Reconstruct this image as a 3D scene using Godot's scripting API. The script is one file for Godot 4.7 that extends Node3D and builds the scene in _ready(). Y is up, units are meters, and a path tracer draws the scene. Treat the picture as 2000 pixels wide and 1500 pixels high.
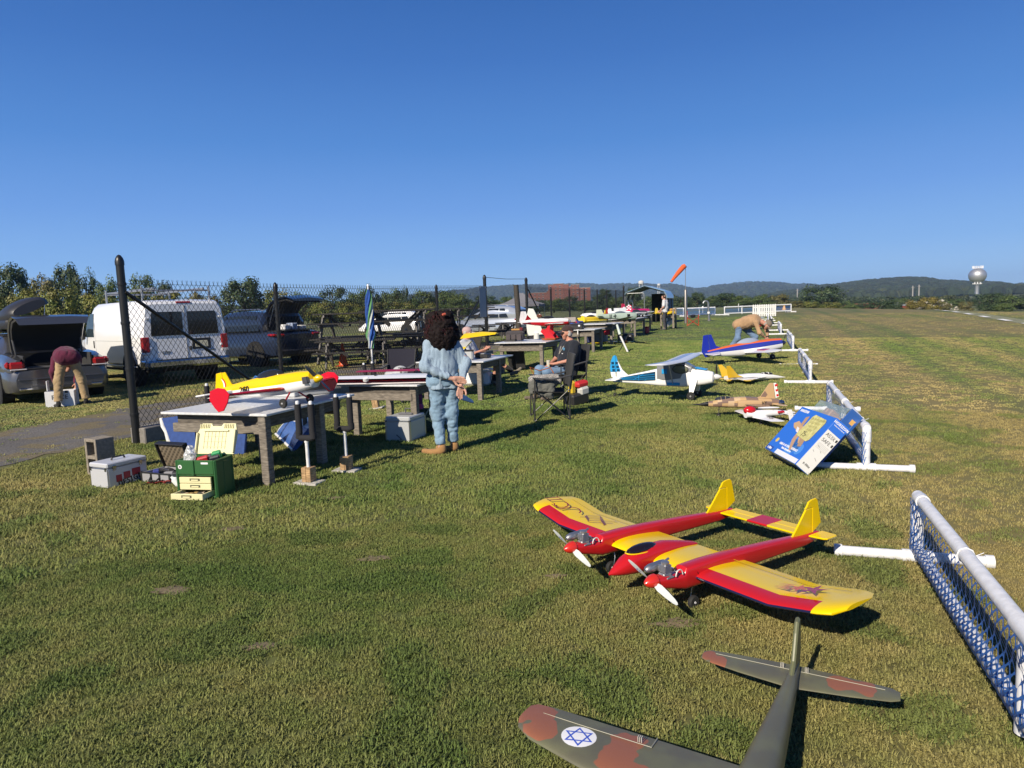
extends Node3D
# A model-aircraft club's flight line on a sunny September morning. Metres, y up; the camera stands at the origin, 1.6 m high.
# Row axes: s runs along the fence (away from the camera), w across it to the right; at(s, w) is the ground there.

const ROW := -0.349066
const P1 := Vector3(-4.98, 0, -8.95)
const U := Vector3(0.34202, 0, -0.93969)
const V := Vector3(0.93969, 0, 0.34202)
var rng := RandomNumberGenerator.new()
var names := {}
var mats := {}
var nz := FastNoiseLite.new()
var nz2 := FastNoiseLite.new()


# mesh builder
class MB:
	var v := PackedVector3Array()
	var n := PackedVector3Array()
	var uv := PackedVector2Array()
	var c := PackedColorArray()
	var col := Color(0.5, 0.5, 0.5)
	var xf := Transform3D()
	var uvf = null

	func pt(p: Vector3, nn: Vector3, t: Vector2, k: Color) -> void:
		v.append(xf * p)
		n.append((xf.basis * nn).normalized())
		uv.append(uvf.call(p) if uvf != null else t)
		c.append(k)

	func tri(a: Vector3, b: Vector3, d: Vector3) -> void:
		var nn := (b - a).cross(d - a).normalized()
		pt(a, nn, Vector2(0, 1), col)
		pt(d, nn, Vector2(1, 0), col)
		pt(b, nn, Vector2(1, 1), col)

	func quad(a: Vector3, b: Vector3, d: Vector3, e: Vector3) -> void:
		var nn := (d - a).cross(e - b).normalized()
		pt(a, nn, Vector2(0, 1), col)
		pt(d, nn, Vector2(1, 0), col)
		pt(b, nn, Vector2(1, 1), col)
		pt(a, nn, Vector2(0, 1), col)
		pt(e, nn, Vector2(0, 0), col)
		pt(d, nn, Vector2(1, 0), col)

	func box(ctr: Vector3, size: Vector3, bev := 0.003, b := Basis()) -> void:
		var keep := xf
		xf = xf * Transform3D(b, ctr)
		var h := size / 2
		bev = minf(bev, 0.45 * minf(size.x, minf(size.y, size.z)))
		var corner := func(ax: int, sg: Vector3) -> Vector3:
			var p := Vector3()
			for i in 3:
				p[i] = sg[i] * (h[i] if i == ax else h[i] - bev)
			return p
		for ax in 3:
			var u := (ax + 1) % 3
			var w := (ax + 2) % 3
			for sg in [-1.0, 1.0]:
				var q: Array[Vector3] = []
				for k in [[-1, -1], [1, -1], [1, 1], [-1, 1]]:
					var g := Vector3()
					g[ax] = sg
					g[u] = k[0]
					g[w] = k[1]
					q.append(corner.call(ax, g))
				if sg > 0:
					quad(q[0], q[1], q[2], q[3])
				else:
					quad(q[3], q[2], q[1], q[0])
			if bev > 0:
				for su in [-1.0, 1.0]:
					for sv in [-1.0, 1.0]:
						var g0 := Vector3()
						g0[u] = su
						g0[w] = sv
						var g1 := g0
						g0[ax] = -1
						g1[ax] = 1
						var a: Vector3 = corner.call(u, g0)
						var b2: Vector3 = corner.call(u, g1)
						var d: Vector3 = corner.call(w, g1)
						var e: Vector3 = corner.call(w, g0)
						var o := Vector3()
						o[u] = su
						o[w] = sv
						if (d - a).cross(e - b2).dot(o) > 0:
							quad(a, b2, d, e)
						else:
							quad(e, d, b2, a)
		if bev > 0:
			for sx in [-1.0, 1.0]:
				for sy in [-1.0, 1.0]:
					for sz in [-1.0, 1.0]:
						var g := Vector3(sx, sy, sz)
						var a: Vector3 = corner.call(0, g)
						var b2: Vector3 = corner.call(1, g)
						var d: Vector3 = corner.call(2, g)
						if (b2 - a).cross(d - a).dot(g) > 0:
							tri(a, b2, d)
						else:
							tri(a, d, b2)
		xf = keep

	# rings: arrays of points, the same number each. colf(i, j) may give each face its colour.
	func loft(rings: Array, cap0 := true, cap1 := true, crease := 40.0, colf = null, closed := true) -> void:
		var R := rings.size()
		var N: int = rings[0].size()
		var M := N if closed else N - 1
		var fn := PackedVector3Array()
		fn.resize((R - 1) * M)
		var vol := 0.0
		var mid := Vector3()
		for r in rings:
			mid += r[0] + r[N / 2]
		mid /= 2.0 * R
		for i in R - 1:
			for j in M:
				var a: Vector3 = rings[i][j]
				var b: Vector3 = rings[i][(j + 1) % N]
				var d: Vector3 = rings[i + 1][(j + 1) % N]
				var e: Vector3 = rings[i + 1][j]
				var f := (d - a).cross(e - b)
				vol += f.dot((a + b + d + e) * 0.25 - mid)
				fn[i * M + j] = f.normalized()
		var flip := vol < 0
		if flip:
			for i in fn.size():
				fn[i] = -fn[i]
		var cosc := cos(deg_to_rad(crease))
		for i in R - 1:
			for j in M:
				var k := col
				if colf != null:
					k = colf.call(i, j)
				var f := fn[i * M + j]
				var nn: Array[Vector3] = []
				for q in [[0, 0], [0, 1], [1, 1], [1, 0]]:
					var s := Vector3()
					for di in [-1, 0]:
						var ii: int = i + q[0] + di
						if ii < 0 or ii >= R - 1:
							continue
						for dj in [-1, 0]:
							var jj: int = j + q[1] + dj
							if closed:
								jj = (jj + M) % M
							elif jj < 0 or jj >= M:
								continue
							var g := fn[ii * M + jj]
							if g.dot(f) > cosc:
								s += g
					nn.append(s.normalized() if s.length() > 1e-6 else f)
				var a: Vector3 = rings[i][j]
				var b: Vector3 = rings[i][(j + 1) % N]
				var d: Vector3 = rings[i + 1][(j + 1) % N]
				var e: Vector3 = rings[i + 1][j]
				var u0 := float(j) / M
				var u1 := float(j + 1) / M
				var v0 := float(i) / (R - 1)
				var v1 := float(i + 1) / (R - 1)
				var A := [a, nn[0], Vector2(u0, v0)]
				var B := [b, nn[1], Vector2(u1, v0)]
				var D := [d, nn[2], Vector2(u1, v1)]
				var E := [e, nn[3], Vector2(u0, v1)]
				for t in ([A, B, D, A, D, E] if flip else [A, D, B, A, E, D]):
					pt(t[0], t[1], t[2], k)
		for w in 2:
			if (w == 0 and not cap0) or (w == 1 and not cap1):
				continue
			var ring = rings[0] if w == 0 else rings[R - 1]
			var ctr := Vector3()
			for p in ring:
				ctr += p
			ctr /= N
			var keep := col
			if colf != null:
				col = colf.call(0 if w == 0 else R - 2, 0)
			for j in N:
				var a: Vector3 = ring[j]
				var b: Vector3 = ring[(j + 1) % N]
				if (w == 0) != flip:
					tri(ctr, b, a)
				else:
					tri(ctr, a, b)
			col = keep

	func tube(path: Array, r, sides := 8, caps := true, crease := 50.0) -> void:
		var rings := []
		var last := path.size() - 1
		var side := Vector3()
		for i in path.size():
			var d: Vector3
			if i == 0:
				d = path[1] - path[0]
			elif i == last:
				d = path[last] - path[last - 1]
			else:
				d = (path[i + 1] - path[i]).normalized() + (path[i] - path[i - 1]).normalized()
			d = d.normalized()
			if i == 0:
				side = d.cross(Vector3.UP if absf(d.y) < 0.9 else Vector3.RIGHT).normalized()
			else:
				side = (side - d * side.dot(d)).normalized()
			var up := d.cross(side)
			var rr: float = r[i] if r is Array else r
			var ring := PackedVector3Array()
			for j in sides:
				var a := TAU * j / sides
				ring.append(path[i] + (side * cos(a) + up * sin(a)) * rr)
			rings.append(ring)
		loft(rings, caps, caps, crease)

	func lathe(prof: Array, sides := 16, x := Transform3D(), crease := 40.0, colf = null) -> void:
		var rings := []
		for p in prof:
			var ring := PackedVector3Array()
			for j in sides:
				var a := TAU * j / sides
				ring.append(x * Vector3(cos(a) * maxf(p[0], 0.0002), p[1], sin(a) * maxf(p[0], 0.0002)))
			rings.append(ring)
		loft(rings, prof[0][0] > 0.0005, prof[-1][0] > 0.0005, crease, colf)

	func ball(ctr: Vector3, r: Vector3, b := Basis(), lat := 8, lon := 12) -> void:
		var prof := []
		for i in lat + 1:
			var a := PI * i / lat
			prof.append([sin(a), -cos(a)])
		lathe(prof, lon, Transform3D(b * Basis.from_scale(r), ctr), 70)

	# a flat plate: an outline in x-y, th thick along z, its rims rounded off by bev
	func prism(poly: PackedVector2Array, th: float, x := Transform3D(), bev := 0.0) -> void:
		var p := poly
		var area := 0.0
		for i in p.size():
			area += p[i].cross(p[(i + 1) % p.size()])
		if area < 0:
			p.reverse()
		var N := p.size()
		var inner := PackedVector2Array()
		for i in N:
			var d0 := (p[i] - p[(i + N - 1) % N]).normalized()
			var d1 := (p[(i + 1) % N] - p[i]).normalized()
			var m := (Vector2(-d0.y, d0.x) + Vector2(-d1.y, d1.x)).normalized()
			inner.append(p[i] + m * bev)
		var keep := xf
		xf = xf * x
		var h := th / 2
		var z1 := maxf(h - bev, 0.0)
		var idx := Geometry2D.triangulate_polygon(inner)
		for k in range(0, idx.size(), 3):
			var a := inner[idx[k]]
			var b := inner[idx[k + 1]]
			var d := inner[idx[k + 2]]
			if (b - a).cross(d - a) < 0:
				var q := b
				b = d
				d = q
			tri(Vector3(a.x, a.y, h), Vector3(b.x, b.y, h), Vector3(d.x, d.y, h))
			tri(Vector3(a.x, a.y, -h), Vector3(d.x, d.y, -h), Vector3(b.x, b.y, -h))
		for i in N:
			var j := (i + 1) % N
			var lv := [[p[i], p[j], z1, p[i], p[j], -z1]]
			if bev > 0:
				lv.append([inner[i], inner[j], h, p[i], p[j], z1])
				lv.append([p[i], p[j], -z1, inner[i], inner[j], -h])
			for l in lv:
				quad(Vector3(l[3].x, l[3].y, l[5]), Vector3(l[4].x, l[4].y, l[5]), Vector3(l[1].x, l[1].y, l[2]), Vector3(l[0].x, l[0].y, l[2]))
		xf = keep

	# stations: [leading edge, chord, thickness share, up]; the chord runs along +z. Faces: 0.. upper from the trailing edge forward, then lower.
	const FR := [1.0, 0.78, 0.77, 0.55, 0.36, 0.24, 0.15, 0.08, 0.035, 0.01, 0.0, 0.01, 0.035, 0.1, 0.25, 0.5, 0.75, 1.0]
	func wing(st: Array, colf = null, camber := 0.35, crease := 50.0) -> void:
		var rings := []
		for s in st:
			var ring := PackedVector3Array()
			for j in FR.size():
				var x: float = FR[j]
				var yt: float = 5.0 * s[2] * (0.2969 * sqrt(x) - 0.126 * x - 0.3516 * x * x + 0.2843 * x * x * x - 0.1015 * x * x * x * x)
				yt = maxf(yt, 0.0) + 0.002
				var lower := j > 10
				var y := (-yt * (1.0 - camber) if lower else yt * (1.0 + camber)) * float(s[1])
				ring.append(s[0] + Vector3(0, 0, x * s[1]) + s[3] * y)
			rings.append(ring)
		loft(rings, true, true, crease, colf)

	func text(s: String, size: float, x: Transform3D, depth := 0.001, bold := true, fam := "Droid Sans") -> void:
		var t := TextMesh.new()
		var f := SystemFont.new()
		f.font_names = PackedStringArray([fam])
		if bold:
			f.font_weight = 700
		t.font = f
		t.text = s
		t.font_size = 32
		t.pixel_size = size / 32.0
		t.depth = depth
		var arr := t.get_mesh_arrays()
		if arr.is_empty():
			return
		var vv: PackedVector3Array = arr[Mesh.ARRAY_VERTEX]
		var vn: PackedVector3Array = arr[Mesh.ARRAY_NORMAL]
		var ids = arr[Mesh.ARRAY_INDEX]
		if ids == null or ids.is_empty():
			ids = range(vv.size())
		for i in ids:
			pt(x * vv[i], x.basis * vn[i], Vector2(), col)

	func mesh() -> ArrayMesh:
		var a := []
		a.resize(Mesh.ARRAY_MAX)
		a[Mesh.ARRAY_VERTEX] = v
		a[Mesh.ARRAY_NORMAL] = n
		a[Mesh.ARRAY_TEX_UV] = uv
		a[Mesh.ARRAY_COLOR] = c
		var m := ArrayMesh.new()
		m.add_surface_from_arrays(Mesh.PRIMITIVE_TRIANGLES, a)
		return m


# a smooth body from tapered capsules, meshed by surface nets
class Flesh:
	var lo: Vector3
	var h: float
	var k: float
	var nx: int
	var ny: int
	var nzc: int
	var f: PackedFloat32Array

	func _init(a: Vector3, b: Vector3, cell: float, sharp: float) -> void:
		lo = a
		h = cell
		k = sharp
		nx = int((b.x - a.x) / h) + 2
		ny = int((b.y - a.y) / h) + 2
		nzc = int((b.z - a.z) / h) + 2
		f = PackedFloat32Array()
		f.resize(nx * ny * nzc)

	func cap(a: Vector3, b: Vector3, ra: float, rb: float) -> void:
		var m := maxf(ra, rb) + 3.0 / k + h
		var mn := (a.min(b) - Vector3.ONE * m - lo) / h
		var mx := (a.max(b) + Vector3.ONE * m - lo) / h
		var ab := b - a
		var l2 := maxf(ab.length_squared(), 1e-8)
		for z in range(maxi(0, int(mn.z)), mini(nzc - 1, int(mx.z) + 1) + 1):
			for y in range(maxi(0, int(mn.y)), mini(ny - 1, int(mx.y) + 1) + 1):
				var row := (z * ny + y) * nx
				for x in range(maxi(0, int(mn.x)), mini(nx - 1, int(mx.x) + 1) + 1):
					var p := lo + Vector3(x, y, z) * h - a
					var t := clampf(p.dot(ab) / l2, 0.0, 1.0)
					var d := (p - ab * t).length() - ra - (rb - ra) * t
					if d < m:
						f[row + x] += exp(-k * d)

	func emit(mb: MB, noise: FastNoiseLite = null, amp := 0.0, colf = null, stretch := Vector3.ONE, cut := -9.0) -> void:
		var g := PackedFloat32Array()
		g.resize(f.size())
		for i in f.size():
			g[i] = 1.0 if f[i] < 1e-7 else -log(f[i]) / k
		if noise and amp > 0:
			for z in nzc:
				for y in ny:
					for x in nx:
						var i := (z * ny + y) * nx + x
						if absf(g[i]) < 3 * h:
							g[i] += amp * noise.get_noise_3dv((lo + Vector3(x, y, z) * h) * stretch)
		if cut > -8.0:
			# a straight hem: nothing below that height
			for z in nzc:
				for y in ny:
					for x in nx:
						var i := (z * ny + y) * nx + x
						g[i] = maxf(g[i], cut - lo.y - y * h)
		var id := PackedInt32Array()
		id.resize(f.size())
		id.fill(-1)
		var ps := PackedVector3Array()
		var ns := PackedVector3Array()
		var off := [0, 1, nx, nx + 1, nx * ny, nx * ny + 1, nx * ny + nx, nx * ny + nx + 1]
		var cs := [Vector3(0, 0, 0), Vector3(1, 0, 0), Vector3(0, 1, 0), Vector3(1, 1, 0), Vector3(0, 0, 1), Vector3(1, 0, 1), Vector3(0, 1, 1), Vector3(1, 1, 1)]
		var ed := [[0, 1], [2, 3], [4, 5], [6, 7], [0, 2], [1, 3], [4, 6], [5, 7], [0, 4], [1, 5], [2, 6], [3, 7]]
		for z in nzc - 1:
			for y in ny - 1:
				for x in nx - 1:
					var i := (z * ny + y) * nx + x
					if absf(g[i]) > 2.5 * h:
						continue
					var pos := 0
					for o in 8:
						if g[i + off[o]] > 0:
							pos += 1
					if pos == 0 or pos == 8:
						continue
					var s := Vector3()
					var cnt := 0
					for e in ed:
						var a := g[i + off[e[0]]]
						var b := g[i + off[e[1]]]
						if (a > 0) != (b > 0):
							s += cs[e[0]].lerp(cs[e[1]], a / (a - b))
							cnt += 1
					id[i] = ps.size()
					ps.append(lo + (Vector3(x, y, z) + s / cnt) * h)
					var gx := g[i + off[1]] + g[i + off[3]] + g[i + off[5]] + g[i + off[7]] - g[i] - g[i + off[2]] - g[i + off[4]] - g[i + off[6]]
					var gy := g[i + off[2]] + g[i + off[3]] + g[i + off[6]] + g[i + off[7]] - g[i] - g[i + off[1]] - g[i + off[4]] - g[i + off[5]]
					var gz := g[i + off[4]] + g[i + off[5]] + g[i + off[6]] + g[i + off[7]] - g[i] - g[i + off[1]] - g[i + off[2]] - g[i + off[3]]
					ns.append(Vector3(gx, gy, gz).normalized())
		var st := [1, nx, nx * ny]
		for z in range(1, nzc - 1):
			for y in range(1, ny - 1):
				for x in range(1, nx - 1):
					var i := (z * ny + y) * nx + x
					if id[i] < 0:
						continue
					for ax in 3:
						if (g[i] > 0) == (g[i + st[ax]] > 0):
							continue
						var u: int = st[(ax + 1) % 3]
						var w: int = st[(ax + 2) % 3]
						var q := [id[i], id[i - u], id[i - u - w], id[i - w]]
						if q.min() < 0:
							continue
						var order := [0, 1, 2, 0, 2, 3] if g[i] < 0 else [0, 2, 1, 0, 3, 2]
						# outward is where the field grows; order is turned so that front faces run clockwise
						for t in [order[0], order[2], order[1], order[3], order[5], order[4]]:
							var p := ps[q[t]]
							mb.pt(p, ns[q[t]], Vector2(p.x, p.y), colf.call(p) if colf != null else mb.col)


func v3(x: float, y: float, z: float) -> Vector3:
	return Vector3(x, y, z)

# naming
func numbered(called: String) -> String:
	var k: int = names.get(called, 0)
	names[called] = k + 1
	return called if k == 0 else "%s_%03d" % [called, k]

func tag(o: Node, label: String, category: String, group := "", kind := "") -> Node:
	o.set_meta("label", label)
	if category:
		o.set_meta("category", category)
	if group:
		o.set_meta("group", group)
	if kind:
		o.set_meta("kind", kind)
	return o

func thing(called: String, label: String, category: String, pos := Vector3(), turn := 0.0, group := "") -> Node3D:
	var o := Node3D.new()
	o.name = numbered(called)
	add_child(o)
	o.position = pos
	o.rotation.y = turn
	tag(o, label, category, group)
	return o

func part(mb: MB, called: String, mat: Material, parent: Node = null, label := "") -> MeshInstance3D:
	var o := MeshInstance3D.new()
	o.mesh = mb.mesh()
	o.material_override = mat
	if parent == null:
		o.name = numbered(called)
		add_child(o)
	else:
		o.name = called
		parent.add_child(o, true)
	if label:
		o.set_meta("label", label)
	return o

func same(mesh: Mesh, called: String, mat: Material, parent: Node, x: Transform3D) -> MeshInstance3D:
	var o := MeshInstance3D.new()
	o.mesh = mesh
	o.material_override = mat
	o.name = called
	o.transform = x
	parent.add_child(o, true)
	return o

func copy(o: Node3D, label: String, pos: Vector3, turn := 0.0, group := "") -> Node3D:
	var r: Node3D = o.duplicate()
	r.name = numbered(String(o.name).rstrip("0123456789").trim_suffix("_"))
	add_child(r)
	r.position = pos
	r.rotation.y = turn
	r.set_meta("label", label)
	if group:
		r.set_meta("group", group)
	return r


# colours and materials
func C(hex: String) -> Color:
	return Color(hex).srgb_to_linear()

func noise_tex(seed_: int, freq: float, lo: float, hi: float, size := 256, oct := 4, stretch := false) -> ImageTexture:
	var f := FastNoiseLite.new()
	f.seed = seed_
	f.frequency = freq
	f.fractal_octaves = oct
	var im := Image.create(size, size, false, Image.FORMAT_RGB8)
	var s := float(size)
	for y in size:
		for x in size:
			# blended over the seam so that the texture repeats without an edge
			var fx := x / s
			var fy := y / s
			var sx := 0.18 if stretch else 1.0
			var a := f.get_noise_2d(x * sx, y)
			var b := f.get_noise_2d((x - s) * sx, y)
			var c2 := f.get_noise_2d(x * sx, y - s)
			var d := f.get_noise_2d((x - s) * sx, y - s)
			var q := lerpf(lerpf(a, b, fx), lerpf(c2, d, fx), fy) * 1.5
			var g := clampf(lerpf(lo, hi, 0.5 + 0.5 * q), 0, 1)
			im.set_pixel(x, y, Color(g, g, g))
	return ImageTexture.create_from_image(im)

func bump(tex: ImageTexture, k: float) -> ImageTexture:
	var im: Image = tex.get_image().duplicate()
	im.convert(Image.FORMAT_RGBA8)
	im.bump_map_to_normal_map(k)
	return ImageTexture.create_from_image(im)

func mk(rough: float, metal := 0.0, coat := 0.0) -> StandardMaterial3D:
	var m := StandardMaterial3D.new()
	m.vertex_color_use_as_albedo = true
	m.roughness = rough
	m.metallic = metal
	if coat > 0:
		m.clearcoat_enabled = true
		m.clearcoat = coat
		m.clearcoat_roughness = 0.06
	return m

func tri_tex(m: StandardMaterial3D, t: ImageTexture, scale: float, nrm: ImageTexture = null, ns := 1.0, world := false) -> StandardMaterial3D:
	m.albedo_texture = t
	m.uv1_triplanar = true
	m.uv1_world_triplanar = world
	m.uv1_scale = Vector3.ONE * scale
	if nrm:
		m.normal_enabled = true
		m.normal_texture = nrm
		m.normal_scale = ns
	return m

func setup_materials() -> void:
	var mottle := noise_tex(3, 0.03, 0.72, 1.0)
	var fine := noise_tex(4, 0.12, 0.8, 1.0, 256, 3)
	var grain := noise_tex(5, 0.11, 0.55, 1.0, 256, 4, true)
	var cloth := noise_tex(6, 0.14, 0.72, 1.0, 128, 4)
	var fine_n := bump(fine, 3.0)
	var grain_n := bump(grain, 4.0)
	var cloth_n := bump(cloth, 3.0)
	mats.film = mk(0.22)            # iron-on covering of model aircraft
	mats.paint = mk(0.3, 0.0, 0.6)
	mats.car = mk(0.28, 0.55, 1.0)
	mats.carwhite = mk(0.3, 0.0, 0.8)
	mats.matte = tri_tex(mk(0.85), mottle, 2.0)
	mats.foam = tri_tex(mk(0.9), fine, 6.0, fine_n, 0.6)
	mats.plastic = mk(0.45)
	mats.pvc = tri_tex(mk(0.35), noise_tex(21, 0.05, 0.86, 1.0), 1.5)
	mats.rubber = tri_tex(mk(0.8), fine, 8.0)
	mats.metal = mk(0.32, 1.0)
	mats.chrome = mk(0.1, 1.0)
	mats.cast = tri_tex(mk(0.45, 0.9), fine, 12.0, fine_n, 0.5)
	mats.galv = tri_tex(mk(0.45, 0.8), mottle, 3.0)
	mats.glass = mk(0.04)
	mats.wood = tri_tex(mk(0.8), grain, 1.6, grain_n, 0.8)
	mats.concrete = tri_tex(mk(0.92), mottle, 2.5, fine_n, 1.0)
	mats.cloth = tri_tex(mk(0.95), cloth, 5.0, cloth_n, 0.7)
	mats.cloth.rim_enabled = true
	mats.cloth.rim = 0.25
	mats.skin = mk(0.55)
	mats.skin.subsurf_scatter_enabled = true
	mats.skin.subsurf_scatter_strength = 0.15
	mats.hair = mk(0.75)
	mats.hair.metallic_specular = 0.25
	mats.leaf = mk(0.6)
	mats.leaf.backlight_enabled = true
	mats.leaf.backlight = Color(0.35, 0.4, 0.12)
	mats.grass = mk(0.7)
	mats.grass.backlight_enabled = true
	mats.grass.backlight = Color(0.25, 0.28, 0.1)
	mats.bark = tri_tex(mk(0.95), grain, 1.0)
	mats.far = mk(0.95)
	mats.brick = tri_tex(mk(0.95), mottle, 0.15)
	var pane := StandardMaterial3D.new()
	pane.transparency = BaseMaterial3D.TRANSPARENCY_ALPHA
	pane.albedo_color = Color(0.75, 0.85, 0.85, 0.14)
	pane.roughness = 0.03
	mats.pane = pane
	var bag := StandardMaterial3D.new()
	bag.transparency = BaseMaterial3D.TRANSPARENCY_ALPHA
	bag.albedo_color = Color(0.92, 0.93, 0.93, 0.45)
	bag.roughness = 0.2
	mats.bag = bag


# ground
func ss(a: float, b: float, x: float) -> float:
	var t := clampf((x - a) / (b - a), 0, 1)
	return t * t * (3 - 2 * t)

func srow(x: float, z: float) -> float:
	return (x - P1.x) * U.x + (z - P1.z) * U.z

func wrow(x: float, z: float) -> float:
	return (x - P1.x) * V.x + (z - P1.z) * V.z

func T(x: float, z: float) -> float:
	var d := -z
	var h := 0.2 * ss(12, 24, d) + 0.2 * ss(24, 65, d)
	h *= 0.35 + 0.65 * ss(-7, -1, wrow(x, z))
	# the plateau's edge on the right
	var e := (x - 29.5) * 0.991 + (z + 61.0) * 0.13
	h -= 3.2 * ss(0, 45, e)
	return h

func at(s: float, w: float, up := 0.0) -> Vector3:
	var p := P1 + U * s + V * w
	return Vector3(p.x, T(p.x, p.z) + up, p.z)

func on(x: float, z: float, up := 0.0) -> Vector3:
	return Vector3(x, T(x, z) + up, z)

func gravelly(x: float, z: float) -> float:
	var w := wrow(x, z)
	var s := srow(x, z)
	var k := 0.35 * nz.get_noise_2d(x * 3, z * 3)
	var c := -1.9 - 0.004 * s * s * (1.0 if s < 0 else 0.0)
	return 1.5 - absf(w - c) + k

func lawn(x: float, z: float) -> Color:
	var w := wrow(x, z)
	var s := srow(x, z)
	var big := nz.get_noise_2d(x * 0.9, z * 0.9)
	var mid := nz.get_noise_2d(x * 3.1 + 50, z * 3.1)
	var fin := nz2.get_noise_2d(x * 9.0, z * 9.0)
	var dry := 0.32 + 0.42 * big + 0.26 * mid + 0.26 * fin
	var field := ss(7.6, 10.5, w)
	# the mown flying field: drier, in stripes along the rows
	var stripe := 0.5 + 0.5 * sin(w * 4.4 + 1.2 * nz.get_noise_2d(s * 0.4, w)) + 1.3 * nz.get_noise_2d(w * 5.0, s * 0.2)
	var wide := nz.get_noise_2d(w * 2.2, s * 0.14 + 90)
	dry += field * (0.36 + 0.34 * (stripe - 0.5) + 0.8 * wide - 0.25 * mid)
	dry += 0.25 * ss(4, 9, w) * ss(14, 0, s)
	dry += 0.35 * ss(0.5, -1.5, w)
	dry -= 0.28 * ss(2.0, 20.0, s) * ss(9.0, 6.0, w)
	dry = clampf(dry, 0, 1)
	var g := Color(0.112, 0.158, 0.032)
	var y := Color(0.265, 0.215, 0.082)
	var c := g.lerp(y, dry)
	return c * (1.0 + 0.14 * mid)


func make_sky() -> Sky:
	# air only: a clear gradient, a few thin wisps and two short contrails
	var stops := [[0.0, "a8cdf0"], [1.5, "9bc4ee"], [4.0, "82b0e6"], [8.0, "6a9adc"], [13.0, "5085cb"], [19.0, "3e70b8"], [25.0, "3060a6"], [45.0, "214a86"], [90.0, "193b70"]]
	var W := 2048
	var H := 1024
	var im := Image.create(16, H, false, Image.FORMAT_RGBF)
	for y in H:
		var el := maxf(90.0 - 180.0 * (y + 0.5) / H, 0.0)
		var k := Color()
		for i in stops.size() - 1:
			if el >= stops[i][0] and el <= stops[i + 1][0]:
				k = C(stops[i][1]).lerp(C(stops[i + 1][1]), (el - stops[i][0]) / (stops[i + 1][0] - stops[i][0]))
				k = k * 0.86
		if y > H / 2:
			k = Color(0.12, 0.14, 0.09)
		for x in 16:
			im.set_pixel(x, y, k)
	im.resize(W, H, Image.INTERPOLATE_NEAREST)
	var f := FastNoiseLite.new()
	f.seed = 11
	f.frequency = 0.02
	f.fractal_octaves = 5
	var trails := [[Vector2(34.2, 1.0), Vector2(34.9, 2.2), 0.10, 0.16], [Vector2(34.9, 2.2), Vector2(35.6, 2.9), 0.10, 0.2], [Vector2(-18.65, 15.2), Vector2(-18.1, 15.75), 0.05, 0.22], [Vector2(-10.2, 4.6), Vector2(-7.5, 5.0), 0.3, 0.03]]
	for y in range(int((90.0 - 17.0) / 180 * H), H / 2):
		var el := 90.0 - 180.0 * (y + 0.5) / H
		for x in range(int(W * 0.36), int(W * 0.68)):
			var az := 360.0 * (x + 0.5) / W - 180.0
			var a := 0.0
			if el < 9:
				var q := f.get_noise_2d(x * 0.55 + y * 0.5, y * 3.2)
				a = 0.16 * clampf(q * 1.8 - 0.05, 0, 1) * ss(9, 2, el) * ss(-0.2, 0.8, el) * (0.25 + 0.75 * ss(8, 24, az))
			for t in trails:
				var d: Vector2 = t[1] - t[0]
				var p := Vector2(az, el)
				var u := clampf((p - t[0]).dot(d) / d.length_squared(), 0, 1)
				var dist: float = (p - t[0] - d * u).length() / t[2]
				a += t[3] * exp(-dist * dist)
			if a > 0.002:
				im.set_pixel(x, y, im.get_pixel(x, y).lerp(Color(0.75, 0.82, 0.92), minf(a, 0.6)))
	var pm := PanoramaSkyMaterial.new()
	pm.panorama = ImageTexture.create_from_image(im)
	var sky := Sky.new()
	sky.sky_material = pm
	return sky


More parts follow.
